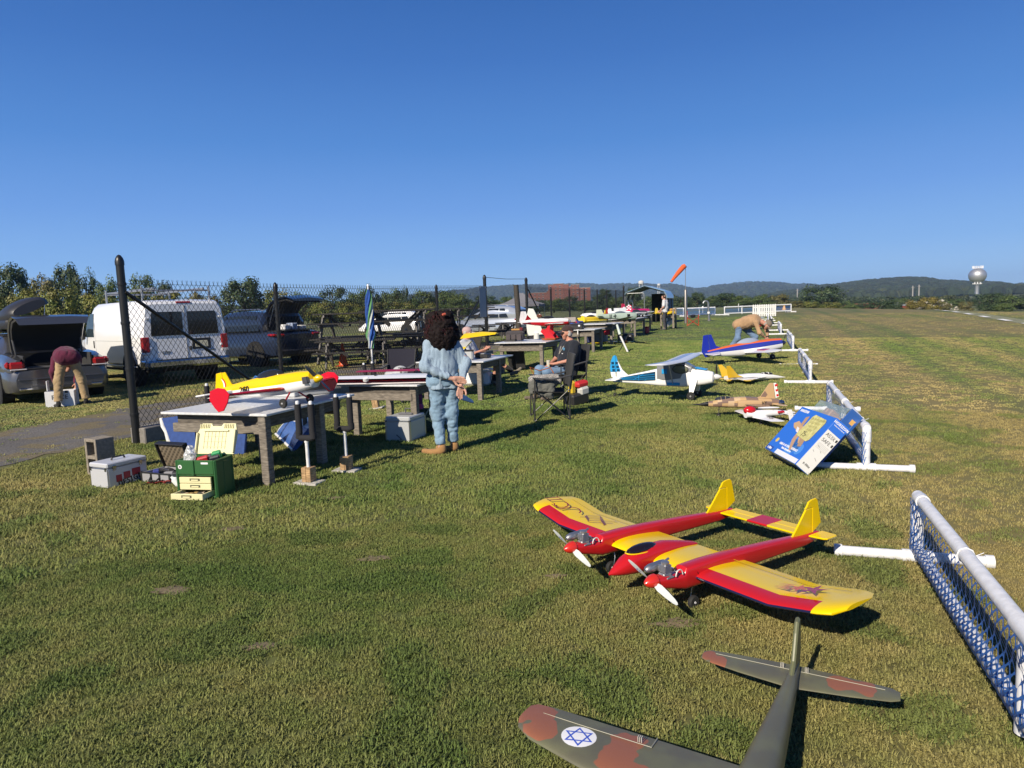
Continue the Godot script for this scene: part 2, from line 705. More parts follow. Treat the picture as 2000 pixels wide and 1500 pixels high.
func make_ground() -> void:
	var N := 896
	var im := Image.create(N, N, false, Image.FORMAT_RGBF)
	for y in N:
		for x in N:
			im.set_pixel(x, y, lawn(-45.0 + 100.0 * (x + 0.5) / N, -96.0 + 100.0 * (y + 0.5) / N) * 0.86)
	var f := FastNoiseLite.new()
	f.frequency = 0.16
	f.fractal_octaves = 4
	var det := f.get_seamless_image(512, 512)
	det.convert(Image.FORMAT_RGB8)
	for y in 512:
		for x in 512:
			var g := clampf(0.85 + 0.75 * (det.get_pixel(x, y).r - 0.5), 0.3, 1.0)
			det.set_pixel(x, y, Color(g, g, g * 0.95))
	var m := mk(0.92)
	m.albedo_texture = ImageTexture.create_from_image(im)
	m.texture_repeat = false
	m.detail_enabled = true
	m.detail_blend_mode = BaseMaterial3D.BLEND_MODE_MUL
	m.detail_albedo = ImageTexture.create_from_image(det)
	m.detail_uv_layer = BaseMaterial3D.DETAIL_UV_2
	var fm := mk(0.95)
	# one sheet out to the horizon: fine and textured near by, coarse beyond
	var xs := [-2600.0, -1400.0, -700.0, -350.0, -180.0, -100.0, -70.0]
	var zs := [-3600.0, -2200.0, -1300.0, -800.0, -500.0, -330.0, -230.0, -170.0, -130.0]
	for i in 51:
		xs.append(-45.0 + 2.0 * i)
		zs.append(-96.0 + 2.0 * i)
	xs.append_array([60.0, 67.0, 76.0, 90.0, 120.0, 180.0, 300.0, 600.0, 1300.0, 2600.0])
	zs.append_array([8.0, 20.0, 60.0, 200.0])
	var arr := [[PackedVector3Array(), PackedVector3Array(), PackedVector2Array(), PackedVector2Array(), PackedColorArray()], [PackedVector3Array(), PackedVector3Array(), PackedVector2Array(), PackedVector2Array(), PackedColorArray()]]
	for j in zs.size() - 1:
		for i in xs.size() - 1:
			var inside: bool = xs[i] >= -45 and xs[i + 1] <= 55.01 and zs[j] >= -96.01 and zs[j + 1] <= 4.01
			var a = arr[0 if inside else 1]
			var q := [Vector2(xs[i], zs[j]), Vector2(xs[i + 1], zs[j]), Vector2(xs[i + 1], zs[j + 1]), Vector2(xs[i], zs[j + 1])]
			for t in [0, 1, 2, 0, 2, 3]:
				var p: Vector2 = q[t]
				a[0].append(on(p.x, p.y))
				var e := 0.5
				a[1].append(Vector3(T(p.x - e, p.y) - T(p.x + e, p.y), 2 * e, T(p.x, p.y - e) - T(p.x, p.y + e)).normalized())
				a[2].append(Vector2((p.x + 45) / 100, (p.y + 96) / 100))
				a[3].append(p / 2.2)
				a[4].append(Color.WHITE if inside else Color(0.13, 0.145, 0.045) * (1.0 + 0.3 * nz.get_noise_2d(p.x * 0.3, p.y * 0.3)))
	var mesh := ArrayMesh.new()
	for k in 2:
		var s := []
		s.resize(Mesh.ARRAY_MAX)
		s[Mesh.ARRAY_VERTEX] = arr[k][0]
		s[Mesh.ARRAY_NORMAL] = arr[k][1]
		s[Mesh.ARRAY_TEX_UV] = arr[k][2]
		s[Mesh.ARRAY_TEX_UV2] = arr[k][3]
		s[Mesh.ARRAY_COLOR] = arr[k][4]
		mesh.add_surface_from_arrays(Mesh.PRIMITIVE_TRIANGLES, s)
		mesh.surface_set_material(k, m if k == 0 else fm)
	var o := MeshInstance3D.new()
	o.mesh = mesh
	o.name = "ground"
	add_child(o)
	tag(o, "mown grass airfield with drier striped flying field on its far side", "", "", "structure")


func sheet(called: String, label: String, mat: Material, s0: float, s1: float, ds: float, edge, k: Color, up := 0.006) -> void:
	# a strip along the rows; edge(s) gives its two sides
	var mb := MB.new()
	mb.uvf = func(p): return Vector2(p.x, p.z) * 0.5
	var s := s0
	while s < s1 - 0.01:
		var e0 = edge.call(s)
		var e1 = edge.call(s + ds)
		var n := 10
		for i in n:
			var a := float(i) / n
			var b := float(i + 1) / n
			mb.col = (k * (1.0 + 0.25 * nz.get_noise_2d(s * 5, a * 9))).lerp(Color(0.27, 0.22, 0.10), (0.75 * ss(0.02, 0.3, nz.get_noise_2d(s * 7 + 40, a * 22))) if called.begins_with("gravel") else 0.0)
			mb.quad(at(s, lerpf(e0.x, e0.y, a), up), at(s, lerpf(e0.x, e0.y, b), up), at(s + ds, lerpf(e1.x, e1.y, b), up), at(s + ds, lerpf(e1.x, e1.y, a), up))
		s += ds
	tag(part(mb, called, mat), label, "", "", "structure")


func make_roads() -> void:
	var gm := mk(0.95)
	var im := Image.create(256, 256, false, Image.FORMAT_RGB8)
	for i in 256 * 256:
		var g := rng.randf_range(0.55, 1.0)
		im.set_pixel(i % 256, i / 256, Color(g, g * 0.98, g * 0.95))
	gm.albedo_texture = ImageTexture.create_from_image(im)
	gm.normal_enabled = true
	gm.normal_texture = bump(gm.albedo_texture, 2.0)
	sheet("gravel_driveway", "grey gravel driveway running along the outside of the fence", gm, -7.0, 34.0, 0.25, func(s):
		var c: float = -1.9 - 0.045 * s * s * (1.0 if s < 0 else 0.0)
		return Vector2(c - 1.45 + 0.4 * nz.get_noise_1d(s * 9), c + 1.4 + 0.4 * nz.get_noise_1d(s * 9 + 300)), Color(0.2, 0.195, 0.19))
	sheet("runway", "narrow grey runway strip crossing the flying field", mats.far, 14.0, 78.0, 1.0, func(s): return Vector2(17.8, 18.7) + Vector2.ONE * 0.1 * (s - 26.0), Color(0.2, 0.205, 0.125))
	var k := 0
	for s in range(15, 76, 5):
		var mb := MB.new()
		mb.col = Color(0.75, 0.75, 0.72)
		var w := 17.75 + 0.1 * (s - 26.0)
		mb.quad(at(s, w, 0.03), at(s, w + 0.28, 0.03), at(s + 2.2, w + 0.5, 0.03), at(s + 2.2, w + 0.22, 0.03))
		tag(part(mb, "runway_marking", mats.far), "white dash painted along the near edge of the runway", "", "", "structure")
	# worn bare patches in the turf
	for q in [[-2.06, -3.95, 0.13], [-2.15, -5.1, 0.12], [-0.95, -4.35, 0.12], [-1.3, -3.2, 0.09], [0.78, -3.28, 0.12], [0.22, -3.95, 0.08], [-1.6, -5.9, 0.1]]:
		var mb := MB.new()
		mb.col = Color(0.30, 0.24, 0.155)
		var ring := []
		for i in 14:
			var a := TAU * i / 14
			ring.append(on(q[0] + cos(a) * q[2] * rng.randf_range(0.45, 1.3), q[1] + sin(a) * q[2] * rng.randf_range(0.2, 0.7), 0.008))
		for i in 14:
			mb.tri(on(q[0], q[1], 0.014), ring[(i + 1) % 14], ring[i])
		tag(part(mb, "bare_soil_patch", gm), "small worn patch of bare soil in the turf", "", "", "structure")


func tuft(blades: int, rad: float, hmin: float, hmax: float, wid: float) -> ArrayMesh:
	var mb := MB.new()
	for i in blades:
		var a := rng.randf() * TAU
		var r := rad * sqrt(rng.randf())
		var b := Vector3(cos(a) * r, -0.004, sin(a) * r)
		var d := rng.randf() * TAU
		var lean := Vector3(cos(d), 0, sin(d)) * rng.randf_range(0.15, 1.1)
		var side := Vector3(-sin(d), 0, cos(d)) * wid * rng.randf_range(0.6, 1.2)
		var h := rng.randf_range(hmin, hmax)
		var m := b + Vector3(0, h * 0.6, 0) + lean * h * 0.35
		var t := b + Vector3(0, h * 0.85, 0) + lean * h
		var g := rng.randf_range(0.6, 1.6)
		mb.col = Color(g, g, g * 0.9)
		if rng.randf() < 0.2:
			mb.col = Color(2.3 * g, 1.7 * g, 1.9 * g)
		# two faces back to back, a hair apart
		var g0 := side.cross(t - b).normalized()
		for sg in [1.0, -1.0]:
			var nn: Vector3 = (g0 * sg * 0.8 + Vector3.UP * 0.6).normalized()
			var o: Vector3 = g0 * sg * 0.0003
			var q := [b - side + o, m - side * 0.8 + o, b + side + o, m + side * 0.8 + o, t + o]
			for i2 in ([0, 2, 1, 2, 3, 1, 1, 3, 4] if sg < 0 else [0, 1, 2, 2, 1, 3, 1, 4, 3]):
				mb.pt(q[i2], nn, Vector2(), mb.col)
	return mb.mesh()


func scatter(called: String, label: String, mesh: Mesh, mat: Material, where: Array, tint: Array) -> void:
	var mm := MultiMesh.new()
	mm.transform_format = MultiMesh.TRANSFORM_3D
	mm.use_colors = true
	mm.mesh = mesh
	mm.instance_count = where.size()
	var buf := PackedFloat32Array()
	buf.resize(where.size() * 16)
	for i in where.size():
		var t: Transform3D = where[i]
		var o := i * 16
		for r in 3:
			buf[o + r * 4] = t.basis.x[r]
			buf[o + r * 4 + 1] = t.basis.y[r]
			buf[o + r * 4 + 2] = t.basis.z[r]
			buf[o + r * 4 + 3] = t.origin[r]
		var k: Color = tint[i]
		buf[o + 12] = k.r
		buf[o + 13] = k.g
		buf[o + 14] = k.b
		buf[o + 15] = 1.0
	mm.buffer = buf
	var o := MultiMeshInstance3D.new()
	o.multimesh = mm
	o.material_override = mat
	o.name = called
	add_child(o)
	tag(o, label, "grass" if called.contains("grass") else "", "", "stuff")


func make_grass() -> void:
	var zones := [
		["grass", 1.7, 5.2, 1700.0, tuft(15, 0.035, 0.012, 0.036, 0.0024), 1.0],
		["grass_beyond", 5.2, 11.0, 520.0, tuft(15, 0.055, 0.016, 0.042, 0.0036), 1.0],
		["grass_far", 11.0, 26.0, 100.0, tuft(18, 0.11, 0.012, 0.036, 0.007), 1.0],
		["grass_distant", 26.0, 55.0, 7.0, tuft(20, 0.28, 0.012, 0.035, 0.014), 1.0],
	]
	for q in zones:
		var where := []
		var tint := []
		var d0: float = q[1]
		var d1: float = q[2]
		# a fan a little wider than the view
		var area := (d1 * d1 - d0 * d0) * deg_to_rad(88) / 2
		for i in int(area * q[3]):
			var d := sqrt(rng.randf_range(d0 * d0, d1 * d1))
			var a := deg_to_rad(rng.randf_range(-44, 44))
			var x := sin(a) * d
			var z := -cos(a) * d
			var gr := gravelly(x, z)
			if gr > -0.05 and rng.randf() < 0.97:
				continue
			var bare := false
			if d < 7:
				for b in [[-2.06, -3.95], [-2.15, -5.1], [-0.95, -4.35], [-1.3, -3.2], [0.78, -3.28], [0.22, -3.95], [-1.6, -5.9]]:
					if Vector2((x - b[0]) / 0.13, (z - b[1]) / 0.075).length() < 1.0:
						bare = true
			if bare and rng.randf() < 0.5:
				continue
			var c := lawn(x, z) * 1.3
			var cl := nz2.get_noise_2d(x * 2.2, z * 2.2)
			var s := rng.randf_range(0.7, 1.15) * (1.0 + 0.5 * maxf(0, cl))
			if cl > 0.28:
				c = c.lerp(Color(0.085, 0.15, 0.025), 0.6)
			if wrow(x, z) > 8.8:
				s *= 0.62
			where.append(Transform3D(Basis(Vector3.UP, rng.randf() * TAU).scaled(Vector3(s, s, s)), on(x, z)))
			tint.append(c * rng.randf_range(0.82, 1.18))
		scatter(q[0], "short mown turf of mixed green and straw coloured blades", q[4], mats.grass, where, tint)


# hills, woods and trees
func ridge(prof: Array, az: float) -> float:
	for i in prof.size() - 1:
		if az >= prof[i][0] and az <= prof[i + 1][0]:
			return lerpf(prof[i][1], prof[i + 1][1], ss(0, 1, (az - prof[i][0]) / (prof[i + 1][0] - prof[i][0])))
	return 0.0

func make_hill(called: String, label: String, prof: Array, dist: float, k: Color, trees: int, tsize: float, blob: Mesh) -> void:
	var mb := MB.new()
	mb.col = k
	var a0: float = prof[0][0]
	var a1: float = prof[-1][0]
	var hgt := func(az: float, r: float) -> float:
		var e := tan(deg_to_rad(ridge(prof, az))) * dist + 1.2
		var q: float = r / dist
		return e * (ss(0.5, 1.0, q) if q < 1 else ss(1.5, 1.0, q)) - 3.0
	var steps := 90
	var rr := [0.5, 0.6, 0.7, 0.8, 0.88, 0.95, 1.0, 1.08, 1.25, 1.5]
	var grid := []
	for r in rr:
		var ring := PackedVector3Array()
		for i in steps + 1:
			var az := lerpf(a0, a1, float(i) / steps)
			var y: float = hgt.call(az, r * dist)
			ring.append(Vector3(sin(deg_to_rad(az)) * r * dist, y, -cos(deg_to_rad(az)) * r * dist))
		grid.append(ring)
	for i in rr.size() - 1:
		for j in steps:
			mb.quad(grid[i][j], grid[i][j + 1], grid[i + 1][j + 1], grid[i + 1][j])
	tag(part(mb, called, mats.far), label, "", "", "structure")
	var where := []
	var tint := []
	for i in trees:
		var az := rng.randf_range(a0, a1)
		var r := dist * lerpf(0.52, 1.04, pow(rng.randf(), 0.7))
		var y: float = hgt.call(az, r)
		var s := tsize * rng.randf_range(0.6, 1.25)
		where.append(Transform3D(Basis(Vector3.UP, rng.randf() * TAU).scaled(Vector3(s, s * rng.randf_range(0.75, 1.05), s)), Vector3(sin(deg_to_rad(az)) * r, y + (s * 0.3 if dist > 1000 else -1.2), -cos(deg_to_rad(az)) * r)))
		tint.append(Color(0.017, 0.029, 0.013).lerp(Color(0.036, 0.042, 0.016), rng.randf() * rng.randf()) * rng.randf_range(0.6, 1.35) * (2.2 if dist < 1000 else 1.0))
	scatter(called.replace("hill", "woodland").replace("ridge", "ridge_woodland"), "dense wood covering the slopes of the " + called.replace("_", " "), blob, mats.leaf if dist < 1000 else mats.far, where, tint)


func crown(seed_: int, clumps: int, leaves: int, leaf: float, tall: float, k0: Color, k1: Color) -> ArrayMesh:
	# a unit crown: about 1 across and tall high, its foot at 0, made of leaf clumps on uneven boughs
	var r := RandomNumberGenerator.new()
	r.seed = seed_
	var mb := MB.new()
	for i in clumps:
		var u := r.randf()
		var a := r.randf() * TAU
		var y := lerpf(0.1, 0.9, u)
		var rad := 0.36 * sqrt(maxf(0.05, 1.0 - pow(absf(y - 0.42) / 0.58, 2.2))) * r.randf_range(0.55, 1.1)
		var ctr := Vector3(cos(a) * rad, y * tall, sin(a) * rad)
		var br := r.randf_range(0.1, 0.19)
		var hue := k0.lerp(k1, r.randf()) * r.randf_range(0.75, 1.25)
		for j in leaves:
			var d := Vector3(r.randfn(), r.randfn() * 0.9 + 0.15, r.randfn()).normalized()
			var p := ctr + d * br * pow(r.randf(), 0.4) * Vector3(1, 0.8, 1)
			var nn := (d + Vector3(r.randfn(), r.randfn(), r.randfn()) * 0.45 + (p - Vector3(0, 0.4 * tall, 0)).normalized() * 0.6).normalized()
			var x := nn.cross(Vector3(r.randfn(), r.randfn(), r.randfn())).normalized()
			var z := nn.cross(x)
			var s := leaf * r.randf_range(0.6, 1.3)
			var k := hue * r.randf_range(0.7, 1.3)
			var q := [p - x * s, p - z * s * 0.6 + nn * s * 0.2, p + x * s, p + z * s * 0.6 + nn * s * 0.2]
			for t in [0, 2, 1, 0, 3, 2]:
				mb.pt(q[t], nn, Vector2(), k)
	return mb.mesh()

func trunk_mesh(seed_: int, tall: float) -> ArrayMesh:
	var r := RandomNumberGenerator.new()
	r.seed = seed_
	var mb := MB.new()
	mb.col = Color(0.11, 0.09, 0.07)
	var path := [Vector3(0, -0.12, 0), Vector3(0.01, 0.15 * tall, 0), Vector3(-0.02, 0.4 * tall, 0.01), Vector3(0.01, 0.7 * tall, 0)]
	mb.tube(path, [0.04, 0.03, 0.022, 0.008], 7)
	for i in 7:
		var a := r.randf() * TAU
		var y := r.randf_range(0.12, 0.5) * tall
		var b := Vector3(0, y, 0)
		var e := Vector3(cos(a) * 0.34, y + r.randf_range(0.12, 0.3) * tall, sin(a) * 0.34)
		mb.tube([b, b.lerp(e, 0.5) + Vector3(0, 0.03, 0), e], [0.016, 0.01, 0.004], 5)
	return mb.mesh()


func make_trees() -> void:
	var kinds := {
		"D": [Color(0.030, 0.055, 0.018), Color(0.05, 0.075, 0.02)], "M": [Color(0.056, 0.096, 0.022), Color(0.09, 0.12, 0.026)],
		"Y": [Color(0.11, 0.145, 0.025), Color(0.165, 0.155, 0.03)], "O": [Color(0.095, 0.10, 0.028), Color(0.14, 0.12, 0.038)], "G": [Color(0.15, 0.135, 0.022), Color(0.19, 0.145, 0.03)],
	}
	var crowns := {}
	var i := 0
	for k in kinds:
		for j in 2:
			crowns[k + str(j)] = crown(40 + i, 52, 100, 0.023, 0.9, kinds[k][0], kinds[k][1])
			i += 1
	var tm := [trunk_mesh(1, 1.0), trunk_mesh(2, 1.0)]
	var list := [
		[-46.5, -65.1, 8.1, 3.8, "D", "dark leafy tree farthest out beyond the roof box"],
		[-46.8, -69.8, 7.5, 3.3, "O", "olive tree between the two dark crowns above the roof box"],
		[-45.6, -71.7, 8.6, 3.0, "D", "tallest dark tree rising behind the front of the white van"],
		[-42.6, -70.0, 7.7, 2.5, "D", "dark rounded tree just behind the white van's bonnet"],
		[-39.1, -67.5, 6.7, 2.6, "M", "mid green tree beside the fence's corner post"],
		[-39.2, -74.3, 7.3, 3.0, "M", "light green rounded tree seen above the white van's roof"],
		[-39.9, -80.7, 6.8, 2.3, "D", "small dark tree above the ladder rack of the van"],
		[-32.9, -45.3, 4.1, 2.7, "Y", "yellow green bush behind the black roof box"],
		[-33.8, -49.6, 4.8, 3.3, "Y", "broad yellow green bush over the sedan's open boot lid"],
		[-31.4, -48.8, 4.6, 2.9, "Y", "yellow green bush between the sedan and the white van"],
		[-31.7, -53.3, 4.4, 3.2, "Y", "olive yellow bush over the van's driver door"],
		[-31.3, -58.1, 4.7, 3.0, "Y", "yellow green bush behind the van's ladder rack"],
		[-30.0, -61.0, 4.7, 3.2, "Y", "yellowing bush behind the van's rear roof"],
		[-28.2, -64.1, 4.7, 3.8, "O", "olive bush to the right of the van's rear doors"],
		[-27.2, -71.0, 6.3, 4.7, "D", "large dark oak standing alone above the blue car"],
		[-26.6, -79.7, 5.2, 4.2, "Y", "yellow green bush behind the raised tailgate"],
		[-28.7, -95.8, 5.4, 5.0, "M", "mid green bush beyond the raised tailgate"],
		[-30.9, -121.1, 7.3, 6.0, "D", "dark rounded tree above the stacked picnic tables"],
		[-27.7, -127.0, 6.8, 5.7, "M", "green tree left of the folded parasol's tip"],
		[-24.9, -125.6, 7.4, 2.8, "D", "narrow dark tree right behind the parasol's tip"],
		[-21.8, -128.2, 6.7, 5.7, "M", "green tree right of the fence post by the parasol"],
		[-18.7, -124.6, 6.9, 1.7, "D", "thin pointed tree standing out of the belt"],
		[-16.0, -127.0, 6.2, 5.7, "M", "green tree above the dark haired woman's head"],
		[-12.2, -129.4, 6.0, 5.8, "M", "green tree just right of the dark haired woman's head"],
		[-23.0, -85.0, 3.6, 3.9, "Y", "yellowish bush low behind the picnic tables at their end"],
		[-20.3, -87.7, 3.4, 3.9, "Y", "yellowish bush low behind the blue striped parasol"],
		[-17.4, -90.3, 3.4, 4.0, "O", "olive bush low behind the picnic tables by the parasol"],
		[-14.4, -92.9, 3.3, 4.2, "Y", "gold tinged bush low behind the picnic tables"],
		[-11.1, -95.4, 3.1, 4.3, "Y", "pale green bush low behind the woman's head"],
		[-8.2, -119.7, 4.9, 5.5, "M", "green tree left of the fence's gate post"],
		[-4.5, -129.9, 4.7, 5.4, "D", "dark tree behind the gate post"],
		[-1.0, -140.0, 4.4, 5.4, "M", "green tree above the grey car"],
		[3.0, -150.0, 4.0, 5.6, "M", "green tree above the grey canopy"],
		[6.7, -169.9, 4.1, 5.6, "D", "dark bushy tree before the brick block's low wing"],
		[11.6, -179.6, 4.2, 5.9, "M", "green tree before the middle of the brick block"],
		[16.5, -189.3, 5.0, 6.2, "D", "dark tree reaching up the brick block"],
		[19.7, -178.9, 3.5, 5.9, "M", "green tree before the right end of the brick block"],
		[22.2, -168.5, 4.6, 5.0, "D", "dark tree just right of the brick block"],
		[28.9, -208.0, 7.1, 4.7, "D", "tall dark tree right of the brick block"],
		[24.8, -158.1, 3.7, 4.7, "M", "green tree left of the open shelter"],
		[31.1, -172.2, 6.4, 4.9, "D", "dark domed tree under the white water tank"],
		[29.5, -147.1, 3.4, 4.4, "M", "green tree seen through the shelter's mesh"],
		[37.6, -165.8, 4.1, 5.4, "O", "olive tree behind the man in the white shirt"],
		[38.6, -155.3, 3.4, 4.6, "D", "dark tree left of the windsock mast"],
		[43.4, -159.2, 4.1, 4.0, "D", "dark flat topped tree right of the windsock mast"],
		[47.9, -163.1, 3.0, 4.9, "M", "green tree above the bent vent pipe"],
		[49.5, -157.4, 3.6, 5.6, "D", "dark tree right of the bent vent pipe"],
		[51.4, -151.5, 3.0, 4.3, "M", "green tree behind the low white barriers"],
		[56.6, -155.0, 3.6, 4.2, "M", "green tree over the white picket fence"],
		[61.8, -158.4, 4.1, 5.4, "O", "gold tinged tree right of the picket fence"],
		[57.7, -138.4, 2.1, 3.1, "O", "pale brown bush left of the big domed tree"],
		[78.5, -173.0, 7.9, 10.6, "D", "big dark domed tree standing above the far belt"],
		[60.0, -137.5, 2.1, 3.7, "Y", "light green bush at the big domed tree's foot"],
		[63.4, -136.0, 2.2, 4.5, "Y", "yellow green bush under the big domed tree"],
		[100.4, -206.9, 3.8, 5.6, "M", "green tree right of the big domed tree"],
		[109.5, -213.5, 3.4, 7.0, "D", "dark tree behind the red roofed shed"],
		[76.1, -140.8, 3.2, 6.7, "D", "dark thicket between the two red sheds"],
		[118.1, -208.9, 3.6, 6.2, "M", "green tree left of the twin poles"],
		[76.1, -129.3, 3.4, 3.9, "G", "bright gold tree in front of the twin poles"],
		[79.2, -129.7, 4.1, 4.1, "G", "tallest golden yellow tree beside the rubble heap"],
		[82.7, -131.1, 3.2, 2.9, "O", "brown tinged tree behind the rubble heap"],
		[130.1, -201.7, 2.9, 6.0, "M", "green tree left of the silver water tower"],
		[87.3, -131.7, 3.0, 2.9, "O", "olive tree under the silver water tower"],
		[129.6, -190.0, 2.6, 5.1, "D", "dark tree at the silver water tower's foot"],
		[109.0, -155.6, 4.4, 5.3, "D", "tall dark tree right of the silver water tower"],
		[106.1, -145.4, 3.7, 6.1, "M", "broad green tree near the field's right end"],
		[108.8, -143.4, 3.2, 6.4, "D", "dark tree at the very end of the far belt"],
		[87.5, -121.8, 2.4, 3.6, "M", "low green bush at the field's right end"],
		[85.3, -123.4, 2.3, 3.3, "D", "low dark bush right of the rubble heap"],
		[52.9, -140.4, 1.5, 3.6, "M", "low green bush behind the picket fence"],
		[47.1, -142.4, 1.3, 3.8, "M", "low dark green bush behind the low barriers"],
		[43.2, -143.6, 1.0, 3.9, "D", "low dark bush beyond the vent pipe"],
		[55.9, -139.2, 1.5, 3.1, "Y", "low yellow green bush right of the picket fence"],
		[70.4, -141.4, 2.2, 3.2, "M", "low green bush left of the red roofed shed"],
		[75.9, -135.2, 2.4, 3.4, "D", "low dark bush beside the second red shed"]
	]
	i = 0
	for t in list:
		var bush: bool = String(t[5]).contains("bush") or String(t[5]).contains("thicket")
		var o := thing("bush" if bush else "tree", t[5], "bush" if bush else "tree", on(t[0], t[1]), rng.randf() * TAU, "trees and bushes beyond the airfield")
		var w: float = t[3] * 1.12
		same(tm[i % 2], "trunk", mats.bark, o, Transform3D(Basis.from_scale(Vector3(w, t[2], w)), Vector3()))
		var foot := 0.02 if bush or t[2] < 7 else 0.08
		same(crowns[t[4] + str(i % 2)], "crown", mats.leaf, o, Transform3D(Basis.from_scale(Vector3(w, t[2] * (1.0 - foot) * 1.0, w)), Vector3(0, t[2] * foot, 0)))
		i += 1


func make_far() -> void:
	var blob := MB.new()
	blob.col = Color.WHITE
	var r := RandomNumberGenerator.new()
	r.seed = 5
	var rings := []
	for i in 6:
		var a := PI * i / 5
		var ring := PackedVector3Array()
		for j in 8:
			var b := TAU * j / 8
			var q := r.randf_range(0.36, 0.6)
			ring.append(Vector3(sin(a) * cos(b) * q, -cos(a) * 0.5, sin(a) * sin(b) * q))
		rings.append(ring)
	blob.loft(rings, true, true, 20)
	var bm := blob.mesh()
	make_hill("far_hill_ridge", "long blue green wooded ridge on the horizon behind the airfield", [[-16.0, 0.6], [-9.0, 1.2], [-6.0, 1.42], [0.3, 1.72], [4.5, 1.66], [8.7, 1.5], [13.2, 1.3], [15.4, 0.87], [17.1, 1.08], [19.0, 1.2], [20.6, 1.13], [22.8, 0.86], [25.6, 0.6], [30.0, 0.3], [36.5, 0.22], [42.0, 0.1]], 3000.0, Color(0.018, 0.026, 0.016), 9000, 17.0, bm)
	make_hill("wooded_hill", "wooded hill with houses on its crest beyond the field", [[20.0, 0.1], [22.0, 0.4], [25.0, 0.72], [27.6, 0.9], [28.9, 0.97], [29.9, 0.98], [30.9, 0.9], [32.4, 0.62], [33.9, 0.5], [35.3, 0.36], [36.5, 0.1], [42.0, 0.0]], 1500.0, Color(0.016, 0.024, 0.012), 9000, 11.0, bm)
	var leafy := crown(91, 40, 22, 0.06, 1.0, Color(0.8, 0.9, 0.75), Color(1.1, 1.0, 0.8))
	make_hill("left_wooded_hill", "low wooded rise behind the trees on the parking side", [[-60.0, 0.9], [-45.0, 1.2], [-36.0, 1.5], [-28.0, 1.1], [-20.0, 0.6], [-12.0, 0.5], [-4.0, 0.3], [4.0, 0.1], [9.0, -0.2]], 420.0, Color(0.018, 0.026, 0.012), 3200, 6.5, leafy)
	make_hill("middle_wooded_hill", "low wooded belt across the valley below the ridge", [[4.0, -0.2], [9.0, 0.1], [14.0, 0.15], [20.0, 0.1], [26.0, -0.1], [33.0, -0.6], [44.0, -0.8]], 620.0, Color(0.018, 0.026, 0.012), 4500, 4.6, leafy)
	# brick block
	var b := thing("brick_block", "large red brick block of several storeys far beyond the fence", "building", Vector3(44, 0, -598), deg_to_rad(-6))
	var masses := [[-27.0, -8.0, 14.4, 10.0], [-11.0, -5.0, 15.6, 12.0], [-9.5, 8.0, 20.6, 15.0], [-5.0, 3.5, 21.4, 11.0], [6.0, 15.0, 18.7, 13.0], [10.0, 17.0, 20.0, 9.0], [13.5, 26.5, 17.2, 16.0]]
	var wb := MB.new()
	wb.col = Color(0.62, 0.62, 0.58)
	wb.box(Vector3(0, 0.55, 0), Vector3(1.1, 0.22, 0.16), 0)
	wb.col = Color(0.03, 0.035, 0.04)
	wb.box(Vector3(0, -0.1, 0), Vector3(1.3, 1.0, 0.12), 0)
	wb.col = Color(0.5, 0.48, 0.42)
	wb.box(Vector3(0, -0.68, 0), Vector3(1.5, 0.16, 0.2), 0)
	var wm := wb.mesh()
	for q in masses:
		var mb := MB.new()
		mb.col = Color(0.27, 0.105, 0.068) * rng.randf_range(0.85, 1.1)
		var dx: float = q[1] - q[0]
		mb.box(Vector3((q[0] + q[1]) / 2, q[2] / 2 - 1, -q[3] / 2 + (q[2] - 14.0) * 0.35), Vector3(dx, q[2] + 2, q[3]), 0.05)
		part(mb, "wall", mats.brick, b)
		var rf := MB.new()
		rf.col = Color(0.3, 0.28, 0.25)
		rf.box(Vector3((q[0] + q[1]) / 2, q[2] + 0.15, -q[3] / 2 + (q[2] - 14.0) * 0.35), Vector3(dx + 0.4, 0.3, q[3] + 0.4), 0.02)
		part(rf, "roof", mats.far, b)
		var x: float = q[0] + 1.9
		while x < q[1] - 1.2:
			var y := 3.4
			while y < q[2] - 1.0:
				same(wm, "window", mats.matte, b, Transform3D(Basis(), Vector3(x, y, (q[2] - 14.0) * 0.35 + 0.07)))
				y += 3.1
			x += 3.6
	# water towers
	var t := thing("water_tower", "silver ball shaped water tower with aerials above the far trees", "water tower", Vector3(337, -6.5, -497))
	t.scale = Vector3.ONE * 0.75
	var mb := MB.new()
	mb.col = Color(0.62, 0.63, 0.64)
	mb.lathe([[2.2, 0], [1.9, 2], [1.75, 16.5], [2.1, 18.0]], 20)
	part(mb, "column", mats.galv, t)
	mb = MB.new()
	mb.col = Color(0.66, 0.67, 0.69)
	var pr := []
	for i in 15:
		var a := PI * i / 14
		pr.append([2.0 if i == 0 else maxf(sin(a), 0.02) * 7.6 * (0.86 if i < 4 else 1.0), 26.2 - cos(a) * (7.9 if i < 7 else 6.6)])
	mb.lathe(pr, 28, Transform3D(), 60)
	var tank := mk(0.5, 0.75)
	part(mb, "tank", tri_tex(tank, mats.matte.albedo_texture, 0.15), t)
	for lev in [[18.6, 3.4, 9], [33.4, 4.2, 8]]:
		mb = MB.new()
		mb.col = Color(0.75, 0.75, 0.75)
		var ring := []
		for i in 25:
			ring.append(Vector3(cos(TAU * i / 24) * lev[1], lev[0] - 0.6, sin(TAU * i / 24) * lev[1]))
		mb.tube(ring, 0.16, 5)
		part(mb, "railing", mats.plastic, t)
		for i in lev[2]:
			var a: float = TAU * i / lev[2]
			mb = MB.new()
			mb.col = Color(0.8, 0.8, 0.8)
			mb.box(Vector3(cos(a) * lev[1], lev[0] + 0.4, sin(a) * lev[1]), Vector3(0.7, 2.6, 0.7), 0.05)
			part(mb, "aerial", mats.plastic, t)
